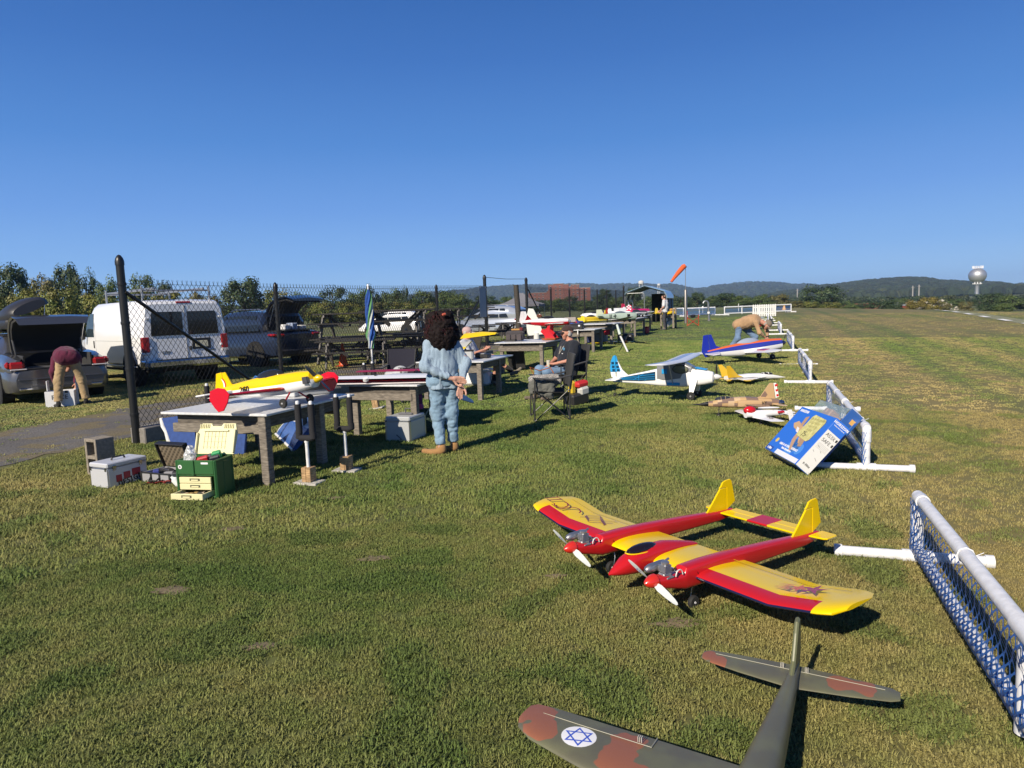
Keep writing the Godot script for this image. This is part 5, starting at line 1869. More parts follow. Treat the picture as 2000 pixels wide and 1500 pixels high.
func person(label: String, pos: Vector3, turn: float, J: Dictionary, S: Dictionary) -> Node3D:
	var o := thing("person", label, "person", pos, turn)
	var sk: Color = S.skin
	var fat: float = S.get("fat", 1.0)
	var mn := Vector3.ONE * 9
	var mx := -mn
	for k in J:
		if k != "look" and k != "hand":
			mn = mn.min(J[k])
			mx = mx.max(J[k])
	mn -= Vector3.ONE * 0.26
	mx += Vector3.ONE * 0.26
	var hipl: Vector3 = J.pel + (J.lsh - J.rsh).normalized() * 0.085 + v3(0, -0.02, 0)
	var hipr: Vector3 = J.pel - (J.lsh - J.rsh).normalized() * 0.085 + v3(0, -0.02, 0)
	var legs := [[hipl, J.lkn, J.lan], [hipr, J.rkn, J.ran]]
	var arms := [[J.lsh, J.lel, J.lwr], [J.rsh, J.rel, J.rwr]]
	var belly: Vector3 = J.pel.lerp(J.chest, 0.5)
	# the body itself, one continuous surface from crown to ankles
	var mb := MB.new()
	mb.col = sk
	var f := Flesh.new(mn, mx, 0.017, 45.0)
	f.cap(hipl, hipr, 0.095, 0.095)
	f.cap(J.pel, J.chest, 0.10 * fat, 0.115 * fat)
	f.cap(J.lsh.lerp(J.rsh, 0.2), J.lsh.lerp(J.rsh, 0.8), 0.06, 0.06)
	f.cap(J.chest, J.neck, 0.09, 0.05)
	f.cap(J.neck, J.head, 0.05, 0.052)
	for l in legs:
		f.cap(l[0], l[1], 0.075, 0.05)
		f.cap(l[1], l[2], 0.05, 0.034)
	for a in arms:
		f.cap(a[0], a[1], 0.045, 0.036)
		f.cap(a[1], a[2], 0.037, 0.025)
	f.emit(mb)
	var look: Vector3 = J.look.normalized()
	var right := look.cross(S.get("up", Vector3.UP)).normalized()
	var hb := Basis(right, right.cross(look), -look)
	var hs: float = S.get("hs", 1.0)
	head_shape(mb, J.head, hb, hs)
	for i in 2:
		var a = arms[i]
		var hd: Array = J.hand[i]
		hand(mb, a[2] + (hd[0] as Vector3).normalized() * 0.02, hd[0], hd[1], hd[2], hd[3])
	part(mb, "body", mats.skin, o)
	for x in [-0.03, 0.03]:
		new_part(o, "eye", mats.glass, Color(0.03, 0.025, 0.02), func(m): m.ball(J.head + hb * (v3(x, 0.012, -0.081) * hs), Vector3.ONE * 0.009, Basis(), 5, 7))
	# shirt
	var wr := FastNoiseLite.new()
	wr.seed = int(pos.x * 100)
	wr.frequency = 5.0
	wr.fractal_type = FastNoiseLite.FRACTAL_RIDGED
	wr.fractal_octaves = 2
	var amp: float = S.get("wrinkle", 0.009)
	mb = MB.new()
	mb.col = S.shirt
	f = Flesh.new(mn, mx, 0.012, 42.0)
	var g: float = S.get("loose", 0.022)
	f.cap(J.lsh.lerp(J.rsh, 0.1), J.lsh.lerp(J.rsh, 0.9), 0.05 + g * 0.5, 0.05 + g * 0.5)
	f.cap(J.chest, belly, 0.118 * fat + g, 0.115 * fat + g)
	var side: Vector3 = (J.lsh - J.rsh).normalized()
	for k in [-0.055, 0.055]:
		f.cap(J.chest + side * k * 1.25, belly + side * k, 0.105 * fat + g, 0.10 * fat + g)
		f.cap(belly + side * k, J.pel + side * k * 1.3 + (J.pel - belly) * S.get("hem", 0.2), 0.105 * fat + g, 0.105 * fat + g * 1.25)
	f.cap(J.chest, J.neck - (J.neck - J.chest) * 0.25, 0.09 + g * 0.5, 0.06 + g * 0.4)
	for a in arms:
		if S.sleeves > 1:
			f.cap(a[0], a[1], 0.044 + g * 0.6, 0.038 + g * 0.6)
			f.cap(a[1], a[1].lerp(a[2], S.sleeves - 1.0), 0.04 + g * 0.6, 0.03 + g * 0.6)
		else:
			f.cap(a[0], a[0].lerp(a[1], S.sleeves), 0.058 + g, 0.056 + g * 1.2)
	var scol: Color = S.shirt
	var plaid: bool = S.get("plaid", false)
	f.emit(mb, wr, amp, func(p):
		if plaid:
			var t: float = 0.55 + 0.45 * float(int(floor(p.x * 22) + floor(p.y * 22)) % 2)
			return scol.lerp(Color(0.7, 0.72, 0.76), t)
		return scol * (0.92 + 0.16 * wr.get_noise_3dv(p * 0.7)), v3(1.5, 0.5, 1.5), S.get("cut", -9.0))
	part(mb, "shirt", mats.cloth, o)
	# trousers
	mb = MB.new()
	mb.col = S.pants
	f = Flesh.new(mn, mx, 0.012, 48.0)
	f.cap(hipl, hipr, 0.108 + g * 0.3, 0.108 + g * 0.3)
	f.cap(J.pel, J.pel.lerp(J.chest, 0.22), 0.112 * fat, 0.108 * fat)
	for l in legs:
		f.cap(l[0], l[0].lerp(l[1], minf(S.legs, 1.0)), 0.092 + g * 0.3, 0.062 + g * 0.6 if S.legs >= 1 else 0.085 + g)
		if S.legs > 1:
			f.cap(l[1], l[1].lerp(l[2], S.legs - 1.0), 0.062 + g * 0.6, 0.05 + g * 0.7)
	var pcol: Color = S.pants
	f.emit(mb, wr, amp * 0.8, func(p): return pcol * (1.0 + 0.25 * wr.get_noise_3dv(p * 0.4)), v3(1, 1.5, 1), 0.12 if S.legs > 1.5 else -9.0)
	part(mb, "trousers", mats.cloth, o)
	# shoes
	for i in 2:
		var an: Vector3 = legs[i][2]
		var toe: Vector3 = (J["ltoe"] if i == 0 else J["rtoe"])
		var d := (toe - an)
		var sl := Flesh.new(an.min(toe) - Vector3.ONE * 0.16, an.max(toe) + Vector3.ONE * 0.16, 0.009, 90.0)
		var dn: Vector3 = S.get("sole", Vector3.DOWN)
		var low := an + dn * 0.045
		sl.cap(low - d.normalized() * 0.03, low + d * 0.45, 0.031, 0.035)
		sl.cap(low + d * 0.45, toe, 0.037, 0.03)
		sl.cap(an + dn * 0.01 - d.normalized() * 0.02, low, 0.04, 0.036)
		mb = MB.new()
		mb.col = S.shoes
		sl.emit(mb)
		part(mb, "shoe", mats.cloth, o)
		if S.has("sock"):
			new_part(o, "sock", mats.cloth, S.sock, func(m): m.tube([an, an.lerp(legs[i][1], S.get("sock_up", 0.3))], [0.046, 0.056], 12))
	# head wear and hair
	if S.has("cap"):
		var hc := new_part(o, "cap", mats.cloth, S.cap, func(m):
			m.lathe([[0.093 * hs, 0.0], [0.095 * hs, 0.025], [0.086 * hs, 0.062], [0.06 * hs, 0.088], [0.025, 0.1], [0.0, 0.102]], 20, Transform3D(hb * Basis.from_scale(v3(0.92, 1, 1.1)), J.head + hb * (v3(0, 0.04, 0.012) * hs)), 60)
			m.ball(J.head + hb * v3(0, 0.142, 0.012), Vector3.ONE * 0.008, Basis(), 5, 7))
		new_part(hc, "cap_peak", mats.cloth, S.get("peak", S.cap), func(m):
			var r0 := PackedVector3Array()
			var r1 := PackedVector3Array()
			for i in 15:
				var a := PI * i / 14
				r0.append(J.head + hb * (v3(cos(a) * 0.078, 0.044 - 0.018 * absf(cos(a)), -0.055 - sin(a) * 0.03) * hs))
				r1.append(J.head + hb * (v3(cos(a) * 0.085, 0.034 - 0.022 * absf(cos(a)), -0.06 - sin(a) * 0.105) * hs))
			for i in 14:
				m.quad(r0[i], r0[i + 1], r1[i + 1], r1[i])
				m.quad(r0[i] + hb.y * 0.005, r1[i] + hb.y * 0.005, r1[i + 1] + hb.y * 0.005, r0[i + 1] + hb.y * 0.005)
				m.quad(r1[i], r1[i + 1], r1[i + 1] + hb.y * 0.005, r1[i] + hb.y * 0.005))
	if S.has("hair"):
		new_part(o, "hair", mats.hair, S.hair, func(m):
			var hf := Flesh.new(J.head - Vector3.ONE * 0.2, J.head + Vector3.ONE * 0.2, 0.008, 100.0)
			for k in 9:
				var a := PI * (k / 8.0) - PI * 0.0
				hf.cap(J.head + hb * (v3(cos(a) * 0.066, 0.03, 0.02 + sin(a) * 0.045) * hs), J.head + hb * (v3(cos(a) * 0.07, -0.035, 0.015 + sin(a) * 0.05) * hs), 0.022, 0.016)
			if not S.has("cap"):
				for k in 5:
					hf.cap(J.head + hb * (v3(0.05 - 0.025 * k, 0.085, -0.03) * hs), J.head + hb * (v3(0.05 - 0.025 * k, 0.075, 0.06) * hs), 0.028, 0.03)
			hf.emit(m, wr, 0.006))
	return o

func curly_hair(o: Node3D, c: Vector3) -> void:
	var r := RandomNumberGenerator.new()
	r.seed = 77
	var mb := MB.new()
	mb.col = Color(0.012, 0.008, 0.009)
	var f := Flesh.new(c - Vector3.ONE * 0.34, c + Vector3.ONE * 0.3, 0.011, 70.0)
	f.cap(c + v3(0, 0.05, 0.0), c + v3(0, -0.18, 0.05), 0.10, 0.115)
	for i in 110:
		var u := r.randf_range(-1.45, 0.8)
		var a := r.randf_range(-0.35, PI + 0.35)
		var rad := 0.155 * sqrt(maxf(0.05, 1 - u * u * (0.9 if u > 0 else 0.4))) * r.randf_range(0.82, 1.05) * (1.1 if u < -0.1 else 0.92)
		var p := c + v3(cos(a) * rad, u * 0.185 - 0.03, sin(a) * rad * 0.85 + 0.005)
		f.cap(p, p + v3(r.randf_range(-0.02, 0.02), -r.randf_range(0.02, 0.06), 0.0), r.randf_range(0.018, 0.034), 0.015)
	var nn := FastNoiseLite.new()
	nn.frequency = 22.0
	f.emit(mb, nn, 0.018)
	part(mb, "hair", mats.hair, o)
	mb = MB.new()
	for i in 260:
		var u := r.randf_range(-1.1, 0.95)
		var a := r.randf_range(-0.4, PI + 0.4)
		var path := []
		var ph := r.randf() * TAU
		var k := r.randf_range(0.8, 2.4)
		mb.col = Color(0.014, 0.009, 0.01).lerp(Color(0.06, 0.02, 0.022), r.randf() * r.randf())
		for j in 8:
			var t := j / 7.0
			var uu := u - t * 0.62
			var rad := 0.168 * sqrt(maxf(0.12, 1 - uu * uu * (0.88 if uu > 0 else 0.36))) * (1.1 if uu < -0.1 else 0.96)
			path.append(c + v3(cos(a) * rad + 0.012 * sin(ph + t * 9 * k), uu * 0.185 - 0.03, sin(a) * rad * 0.87 + 0.012 * cos(ph + t * 9 * k)))
		mb.tube(path, [0.004, 0.007, 0.008, 0.008, 0.007, 0.007, 0.005, 0.002], 4, false, 120)
	var cl := part(mb, "curls", mats.hair, o)
	cl.set_meta("kind", "stuff")
	new_part(o, "hair_clip", mats.plastic, C("a8503c"), func(m): m.box(c + v3(0.0, 0.105, 0.155), v3(0.05, 0.03, 0.03), 0.01, Basis(Vector3.BACK, 0.25)))

func make_people() -> void:
	var fair := Color(0.46, 0.25, 0.17)
	# the woman with her hands behind her back
	var denim := Color(0.36, 0.48, 0.60)
	var p := person("woman with dark curly hair in pale denim shirt and jeans, hands clasped behind her back", on(-0.77, -7.66), deg_to_rad(22), {
		"pel": v3(0, 0.86, 0.02), "chest": v3(0, 1.16, 0.0), "neck": v3(0, 1.33, 0.0), "head": v3(0, 1.465, -0.035), "look": v3(-0.1, -0.12, -1),
		"lsh": v3(-0.15, 1.235, 0), "rsh": v3(0.15, 1.235, 0), "lel": v3(-0.235, 1.0, 0.1), "rel": v3(0.255, 1.02, 0.09), "lwr": v3(0.03, 0.865, 0.20), "rwr": v3(0.145, 0.80, 0.205),
		"lkn": v3(-0.085, 0.46, -0.01), "rkn": v3(0.085, 0.46, 0.0), "lan": v3(-0.08, 0.09, 0.05), "ran": v3(0.09, 0.09, -0.03), "ltoe": v3(-0.24, 0.035, -0.08), "rtoe": v3(-0.05, 0.035, -0.17),
		"hand": [[v3(0.8, -0.15, 0.25), v3(0.1, -0.3, 1), 0.25, 1.0], [v3(-0.25, -1, 0.1), v3(0, 0.1, 1), 0.3, -1.0]]},
		{"skin": Color(0.47, 0.26, 0.19), "shirt": denim, "pants": Color(0.24, 0.37, 0.50), "sleeves": 1.86, "legs": 1.88, "shoes": Color(0.42, 0.23, 0.09), "loose": 0.017, "hem": 0.75, "cut": 0.74, "wrinkle": 0.016, "hs": 0.94, "fat": 0.86})
	curly_hair(p, v3(0, 1.46, 0.0))
	new_part(p, "collar", mats.cloth, denim, func(m):
		var ring := []
		for i in 17:
			var a := TAU * i / 16
			ring.append(v3(cos(a) * 0.072, 1.335 + sin(a) * 0.012, sin(a) * 0.07))
		m.tube(ring, 0.016, 6))
	# seated man in navy
	p = person("seated man in navy tee shirt, dark cap and jeans looking away along the tables", on(0.93, -12.05, 0.0), deg_to_rad(112), {
		"pel": v3(0, 0.47, 0.05), "chest": v3(0, 0.82, 0.13), "neck": v3(0, 1.0, 0.12), "head": v3(0.0, 1.135, 0.08), "look": v3(0.42, -0.05, -0.9),
		"lsh": v3(-0.2, 0.94, 0.12), "rsh": v3(0.2, 0.94, 0.12), "lel": v3(-0.27, 0.68, 0.0), "rel": v3(0.27, 0.68, -0.02), "lwr": v3(-0.06, 0.62, -0.22), "rwr": v3(0.1, 0.6, -0.25),
		"lkn": v3(-0.13, 0.5, -0.4), "rkn": v3(0.14, 0.52, -0.42), "lan": v3(-0.1, 0.09, -0.34), "ran": v3(0.16, 0.09, -0.5), "ltoe": v3(-0.12, 0.035, -0.5), "rtoe": v3(0.18, 0.035, -0.68),
		"hand": [[v3(0.7, -0.1, -0.6), v3(0.2, -0.6, -0.4), 0.55, -1.0], [v3(-0.3, -0.5, -0.7), v3(-0.6, -0.3, 0.2), 0.6, 1.0]]},
		{"skin": Color(0.47, 0.22, 0.15), "shirt": Color(0.014, 0.017, 0.028), "pants": Color(0.18, 0.29, 0.44), "sleeves": 0.72, "legs": 1.9, "shoes": Color(0.2, 0.16, 0.12), "fat": 1.28, "cap": Color(0.055, 0.035, 0.028), "hair": Color(0.4, 0.37, 0.34)})
	new_part(p, "cap_badge", mats.cloth, C("c8a03c"), func(m): m.ball(v3(0.045, 1.215, -0.02), v3(0.02, 0.014, 0.012), Basis(Vector3.UP, -0.4)))
	new_part(p, "chest_emblem", mats.cloth, C("5a93b8"), func(m):
		m.ball(v3(-0.105, 0.87, -0.052), v3(0.03, 0.03, 0.006), Basis(Vector3.RIGHT, -0.2) * Basis(Vector3.UP, 0.35))
		m.col = Color(0.75, 0.75, 0.75)
		m.box(v3(-0.085, 0.79, -0.07), v3(0.03, 0.016, 0.006), 0.002, Basis(Vector3.UP, 0.3)))
	new_part(p, "lanyard", mats.cloth, Color(0.55, 0.5, 0.42), func(m): m.tube([v3(-0.075, 1.0, 0.09), v3(-0.05, 0.9, -0.035), v3(0.01, 0.78, -0.085), v3(0.05, 0.9, -0.03), v3(0.075, 1.0, 0.09)], 0.007, 5))
	var cup := MB.new()
	cup.col = Color(0.55, 0.52, 0.42)
	cup.lathe([[0.028, 0], [0.033, 0.1], [0.036, 0.13], [0.02, 0.135], [0, 0.135]], 14)
	var co := part(cup, "cup", mats.plastic)
	co.position = p.transform * v3(0.01, 0.55, -0.3)
	tag(co, "pale drink cup held in the seated navy shirted man's hands", "cup")
	# seated man in a pale cap behind the third table
	p = person("seated man in pale pink cap and plaid shirt behind the third table", on(-0.72, -14.3), deg_to_rad(-108), {
		"pel": v3(0, 0.47, 0.05), "chest": v3(0, 0.8, 0.2), "neck": v3(0, 0.97, 0.22), "head": v3(0.0, 1.1, 0.18), "look": v3(-0.15, -0.1, -1),
		"lsh": v3(-0.2, 0.91, 0.2), "rsh": v3(0.2, 0.91, 0.2), "lel": v3(-0.28, 0.66, 0.1), "rel": v3(0.27, 0.66, 0.06), "lwr": v3(-0.14, 0.74, -0.16), "rwr": v3(0.06, 0.76, -0.2),
		"lkn": v3(-0.12, 0.53, -0.38), "rkn": v3(0.1, 0.6, -0.4), "lan": v3(-0.14, 0.1, -0.32), "ran": v3(0.02, 0.3, -0.78), "ltoe": v3(-0.15, 0.04, -0.48), "rtoe": v3(0.02, 0.36, -0.96),
		"hand": [[v3(0.5, 0.5, -0.5), v3(0.4, -0.6, 0.2), 0.6, -1.0], [v3(-0.5, 0.4, -0.6), v3(-0.3, -0.7, 0.1), 0.6, 1.0]]},
		{"skin": Color(0.5, 0.25, 0.17), "shirt": Color(0.2, 0.24, 0.34), "plaid": true, "pants": Color(0.33, 0.29, 0.22), "sleeves": 0.8, "legs": 0.85, "shoes": Color(0.26, 0.23, 0.18), "fat": 1.1, "cap": Color(0.62, 0.42, 0.40), "peak": Color(0.66, 0.58, 0.55), "hair": Color(0.4, 0.38, 0.36), "sock": Color(0.02, 0.02, 0.02), "sock_up": 0.32})
	new_part(p, "sunglasses", mats.glass, Color(0.01, 0.01, 0.01), func(m): m.box(v3(0.012, 1.115, 0.085), v3(0.13, 0.03, 0.03), 0.008, Basis(Vector3.UP, 0.15)))
	# standing man in white beyond the tables
	person("man in white tee shirt standing at the far tables before the shelter", on(7.95, -35.3), deg_to_rad(62), {
		"pel": v3(0, 0.95, 0.02), "chest": v3(0, 1.32, 0.03), "neck": v3(0, 1.52, 0.0), "head": v3(0, 1.66, -0.05), "look": v3(0.1, -0.3, -1),
		"lsh": v3(-0.2, 1.46, 0.02), "rsh": v3(0.2, 1.46, 0.02), "lel": v3(-0.27, 1.17, 0.02), "rel": v3(0.27, 1.17, 0.02), "lwr": v3(-0.2, 0.98, -0.2), "rwr": v3(0.22, 0.98, -0.2),
		"lkn": v3(-0.1, 0.5, -0.02), "rkn": v3(0.1, 0.5, -0.02), "lan": v3(-0.11, 0.09, 0.03), "ran": v3(0.11, 0.09, 0.03), "ltoe": v3(-0.12, 0.035, -0.14), "rtoe": v3(0.12, 0.035, -0.14),
		"hand": [[v3(0.1, -0.6, -0.8), v3(0.6, -0.2, 0), 0.4, -1.0], [v3(-0.1, -0.6, -0.8), v3(-0.6, -0.2, 0), 0.4, 1.0]]},
		{"skin": Color(0.5, 0.27, 0.19), "shirt": Color(0.78, 0.78, 0.8), "pants": Color(0.06, 0.06, 0.07), "sleeves": 0.75, "legs": 1.9, "shoes": Color(0.1, 0.1, 0.1), "fat": 1.05, "hair": Color(0.06, 0.045, 0.035), "cut": 0.9})
	# stooping man over the aerobatic plane
	p = person("stooping man in tan shirt and khaki cap working on the blue and orange plane", on(6.4, -18.7), deg_to_rad(-128), {
		"pel": v3(0.04, 0.83, 0.12), "chest": v3(0, 0.93, -0.24), "neck": v3(-0.02, 0.88, -0.44), "head": v3(-0.04, 0.80, -0.57), "look": v3(0.15, -0.85, -0.5),
		"lsh": v3(-0.21, 0.88, -0.36), "rsh": v3(0.2, 0.88, -0.36), "lel": v3(-0.25, 0.62, -0.5), "rel": v3(0.22, 0.6, -0.46), "lwr": v3(-0.06, 0.44, -0.58), "rwr": v3(0.07, 0.47, -0.56),
		"lkn": v3(-0.2, 0.46, -0.2), "rkn": v3(0.2, 0.45, 0.14), "lan": v3(-0.22, 0.09, -0.12), "ran": v3(0.24, 0.09, 0.42), "ltoe": v3(-0.24, 0.035, -0.32), "rtoe": v3(0.28, 0.035, 0.24),
		"hand": [[v3(0.3, -0.8, -0.3), v3(0.7, 0.2, 0.2), 0.6, -1.0], [v3(-0.3, -0.8, -0.3), v3(-0.7, 0.2, 0.2), 0.6, 1.0]]},
		{"skin": Color(0.46, 0.22, 0.15), "shirt": Color(0.52, 0.33, 0.18), "pants": Color(0.16, 0.25, 0.40), "sleeves": 1.5, "legs": 1.92, "shoes": Color(0.15, 0.14, 0.13), "fat": 1.22, "cap": Color(0.25, 0.2, 0.15), "hair": Color(0.3, 0.28, 0.26), "up": v3(0.1, 0.45, -0.85), "wrinkle": 0.012})
	new_part(p, "wristwatch", mats.plastic, Color(0.02, 0.02, 0.02), func(m): m.tube([v3(-0.075, 0.47, -0.575), v3(-0.09, 0.495, -0.57)], 0.036, 12))
	# man bending into the boot
	person("man in maroon shirt and tan trousers bending down behind the grey sedan", on(-8.75, -13.55), deg_to_rad(33), {
		"pel": v3(0, 0.97, 0.0), "chest": v3(-0.02, 1.0, -0.36), "neck": v3(-0.02, 0.9, -0.55), "head": v3(-0.02, 0.76, -0.66), "look": v3(0.0, -0.9, -0.45),
		"lsh": v3(-0.21, 0.94, -0.44), "rsh": v3(0.19, 0.93, -0.46), "lel": v3(-0.27, 0.68, -0.36), "rel": v3(0.16, 0.66, -0.42), "lwr": v3(-0.26, 0.47, -0.42), "rwr": v3(0.1, 0.43, -0.34),
		"lkn": v3(-0.19, 0.5, -0.02), "rkn": v3(0.2, 0.5, -0.04), "lan": v3(-0.23, 0.09, 0.1), "ran": v3(0.24, 0.09, -0.02), "ltoe": v3(-0.3, 0.035, -0.1), "rtoe": v3(0.3, 0.035, -0.2),
		"hand": [[v3(0.1, -0.8, -0.4), v3(0.7, 0, 0.1), 0.5, -1.0], [v3(-0.1, -0.8, -0.3), v3(-0.7, 0, 0.1), 0.5, 1.0]]},
		{"skin": Color(0.48, 0.25, 0.17), "shirt": Color(0.13, 0.012, 0.045), "pants": Color(0.42, 0.30, 0.16), "loose": 0.034, "sleeves": 1.9, "legs": 1.9, "shoes": Color(0.02, 0.02, 0.022), "fat": 1.12, "hair": Color(0.25, 0.23, 0.2), "up": v3(0, 0.45, -0.9)})


func camp_chair(label: String, pos: Vector3, turn: float, K: Color) -> Node3D:
	# folding quad chair, facing local -z
	var o := thing("camp_chair", label, "chair", pos, turn)
	var M := Color(0.028, 0.028, 0.03)
	var w := 0.28
	for sx in [-1.0, 1.0]:
		new_part(o, "back_upright", mats.plastic, M, func(m): m.tube([v3(sx * w, 0.0, 0.24), v3(sx * w, 0.5, 0.25), v3(sx * (w + 0.01), 0.93, 0.33)], 0.011, 8))
		new_part(o, "front_leg", mats.plastic, M, func(m): m.tube([v3(sx * w, 0.0, -0.26), v3(sx * w, 0.62, -0.24)], 0.011, 8))
		new_part(o, "armrest", mats.cloth, M * 1.2, func(m):
			m.loft([PackedVector3Array([v3(sx * w - 0.04, 0.635, -0.27), v3(sx * w + 0.04, 0.635, -0.27), v3(sx * w + 0.04, 0.62, -0.27), v3(sx * w - 0.04, 0.62, -0.27)]), PackedVector3Array([v3(sx * w - 0.04, 0.60, 0.0), v3(sx * w + 0.04, 0.60, 0.0), v3(sx * w + 0.04, 0.585, 0.0), v3(sx * w - 0.04, 0.585, 0.0)]), PackedVector3Array([v3(sx * w - 0.03, 0.65, 0.27), v3(sx * w + 0.03, 0.65, 0.27), v3(sx * w + 0.03, 0.635, 0.27), v3(sx * w - 0.03, 0.635, 0.27)])], true, true))
		new_part(o, "side_brace", mats.plastic, M, func(m):
			m.tube([v3(sx * (w + 0.012), 0.02, -0.25), v3(sx * (w + 0.012), 0.45, 0.24)], 0.008, 6)
			m.tube([v3(sx * (w + 0.024), 0.02, 0.24), v3(sx * (w + 0.024), 0.45, -0.24)], 0.008, 6))
		for z in [-0.26, 0.24]:
			new_part(o, "foot", mats.plastic, M, func(m): m.lathe([[0.02, 0], [0.016, 0.03]], 8, Transform3D(Basis(), v3(sx * w, 0, z))))
	for z in [-0.25, 0.24]:
		new_part(o, "crossed_leg", mats.plastic, M, func(m):
			m.tube([v3(-w, 0.02, z), v3(w, 0.43, z * 0.96)], 0.009, 6)
			m.tube([v3(w, 0.02, z + 0.02), v3(-w, 0.43, z * 0.96 + 0.02)], 0.009, 6))
	new_part(o, "seat", mats.cloth, K, func(m):
		var rr := []
		for i in 7:
			var x := lerpf(-w, w, i / 6.0)
			var sag := 0.09 * (1 - pow(x / w, 2))
			rr.append(PackedVector3Array([v3(x, 0.45 - sag * 0.5, -0.27), v3(x, 0.42 - sag, 0.0), v3(x, 0.41 - sag, 0.24), v3(x, 0.402 - sag, 0.24), v3(x, 0.41 - sag, 0.0), v3(x, 0.44 - sag * 0.5, -0.27)]))
		m.loft(rr, true, true, 50))
	new_part(o, "backrest", mats.cloth, K, func(m):
		var rr := []
		for i in 7:
			var x := lerpf(-w, w, i / 6.0)
			var sag := 0.05 * (1 - pow(x / w, 2))
			rr.append(PackedVector3Array([v3(x, 0.44, 0.25 + sag), v3(x, 0.7, 0.29 + sag), v3(x, 0.93, 0.335 + sag * 0.5), v3(x, 0.93, 0.343 + sag * 0.5), v3(x, 0.7, 0.298 + sag), v3(x, 0.44, 0.258 + sag)]))
		m.loft(rr, true, true, 50))
	return o


# model aircraft (nose along -z, y up)
func sup(z: float, yc: float, hw: float, hh: float, e := 2.0, n := 20) -> PackedVector3Array:
	var p := PackedVector3Array()
	for i in n:
		var a := TAU * i / n
		var c := cos(a)
		var s := sin(a)
		p.append(v3(signf(c) * pow(absf(c), 2.0 / e) * hw, yc + signf(s) * pow(absf(s), 2.0 / e) * hh, z))
	return p

func fus(o: Node, called: String, st: Array, k: Color, colf = null, e := 2.6, mat: Material = null) -> MeshInstance3D:
	var mb := MB.new()
	mb.col = k
	var rr := []
	for q in st:
		rr.append(sup(q[0], q[1], q[2], q[3], q[4] if q.size() > 4 else e))
	mb.loft(rr, true, true, 45, colf)
	return part(mb, called, mat if mat else mats.film, o)

func prop(o: Node, at_: Vector3, R: float, ang: float, blade: Color, cone: Color, cr: float) -> void:
	var mb := MB.new()
	mb.col = cone
	var x := Transform3D(Basis(Vector3.RIGHT, -PI / 2), at_)
	mb.lathe([[cr, 0], [cr * 0.98, cr * 0.5], [cr * 0.75, cr * 1.2], [cr * 0.42, cr * 1.75], [0, cr * 2.05]], 18, x, 60)
	var s := part(mb, "spinner", mats.paint, o)
	mb = MB.new()
	mb.col = blade
	for sg in [-1.0, 1.0]:
		var rr := []
		for q in [[0.1, 0.05, 0.9], [0.3, 0.085, 0.6], [0.6, 0.08, 0.35], [0.85, 0.06, 0.25], [0.97, 0.035, 0.2], [1.0, 0.008, 0.2]]:
			var c: Vector3 = at_ + v3(cos(ang), sin(ang), 0) * q[0] * R * sg + v3(0, 0, -cr * 0.5)
			var t: Vector3 = (v3(-sin(ang), cos(ang), 0) * sg * cos(q[2]) + v3(0, 0, -1) * sin(q[2])) * q[1] * R * 1.2
			var nn: Vector3 = t.cross(v3(cos(ang), sin(ang), 0)).normalized() * 0.0016
			rr.append(PackedVector3Array([c - t, c + nn, c + t, c - nn]))
		mb.loft(rr, true, true, 80)
	part(mb, "propeller", mats.plastic, o)

func tyre(o: Node, at_: Vector3, r: float, w: float, hub: Color) -> void:
	var x := Transform3D(Basis(Vector3.BACK, PI / 2), at_)
	var mb := MB.new()
	mb.col = Color(0.02, 0.02, 0.02)
	mb.lathe([[r * 0.55, -w / 2], [r * 0.85, -w / 2], [r * 0.98, -w * 0.25], [r, 0], [r * 0.98, w * 0.25], [r * 0.85, w / 2], [r * 0.55, w / 2]], 22, x)
	var t := part(mb, "wheel", mats.rubber, o)
	mb = MB.new()
	mb.col = hub
	mb.lathe([[r * 0.56, -w * 0.42], [r * 0.2, -w * 0.3], [r * 0.16, -w * 0.62], [r * 0.1, -w * 0.62], [r * 0.1, w * 0.62], [r * 0.16, w * 0.62], [r * 0.2, w * 0.3], [r * 0.56, w * 0.42]], 18, x)
	for i in 5:
		var a := TAU * i / 5
		mb.tube([x * (v3(cos(a), 0, sin(a)) * r * 0.18 + v3(0, -w * 0.4, 0)), x * (v3(cos(a), 0, sin(a)) * r * 0.55 + v3(0, -w * 0.4, 0))], r * 0.06, 4)
		mb.tube([x * (v3(cos(a), 0, sin(a)) * r * 0.18 + v3(0, w * 0.4, 0)), x * (v3(cos(a), 0, sin(a)) * r * 0.55 + v3(0, w * 0.4, 0))], r * 0.06, 4)
	part(mb, "hub", mats.plastic, t)

func fin(o: Node, called: String, x: float, zy: Array, th: float, k: Color, mat: Material = null) -> MeshInstance3D:
	# an upright plate: outline as [z, y] pairs
	var p := PackedVector2Array()
	for q in zy:
		p.append(Vector2(-q[0], q[1]))
	var mb := MB.new()
	mb.col = k
	mb.prism(p, th, Transform3D(Basis(Vector3.UP, PI / 2), v3(x, 0, 0)), th * 0.3)
	return part(mb, called, mat if mat else mats.film, o)

func flat(o: Node, called: String, y: float, xz: Array, th: float, k: Color, mat: Material = null) -> MeshInstance3D:
	# a level plate: outline as [x, z] pairs
	var p := PackedVector2Array()
	for q in xz:
		p.append(Vector2(q[0], -q[1]))
	var mb := MB.new()
	mb.col = k
	mb.prism(p, th, Transform3D(Basis(Vector3.RIGHT, -PI / 2), v3(0, y, 0)), th * 0.3)
	return part(mb, called, mat if mat else mats.film, o)

func wings(o: Node, called: String, st: Array, k: Color, colf = null, camber := 0.35, mat: Material = null) -> MeshInstance3D:
	# st: [x, y, z of the leading edge, chord, thickness share]
	var mb := MB.new()
	mb.col = k
	var ss2 := []
	for q in st:
		ss2.append([v3(q[0], q[1], q[2]), q[3], q[4], Vector3.UP])
	mb.wing(ss2, colf, camber)
	return part(mb, called, mat if mat else mats.film, o)

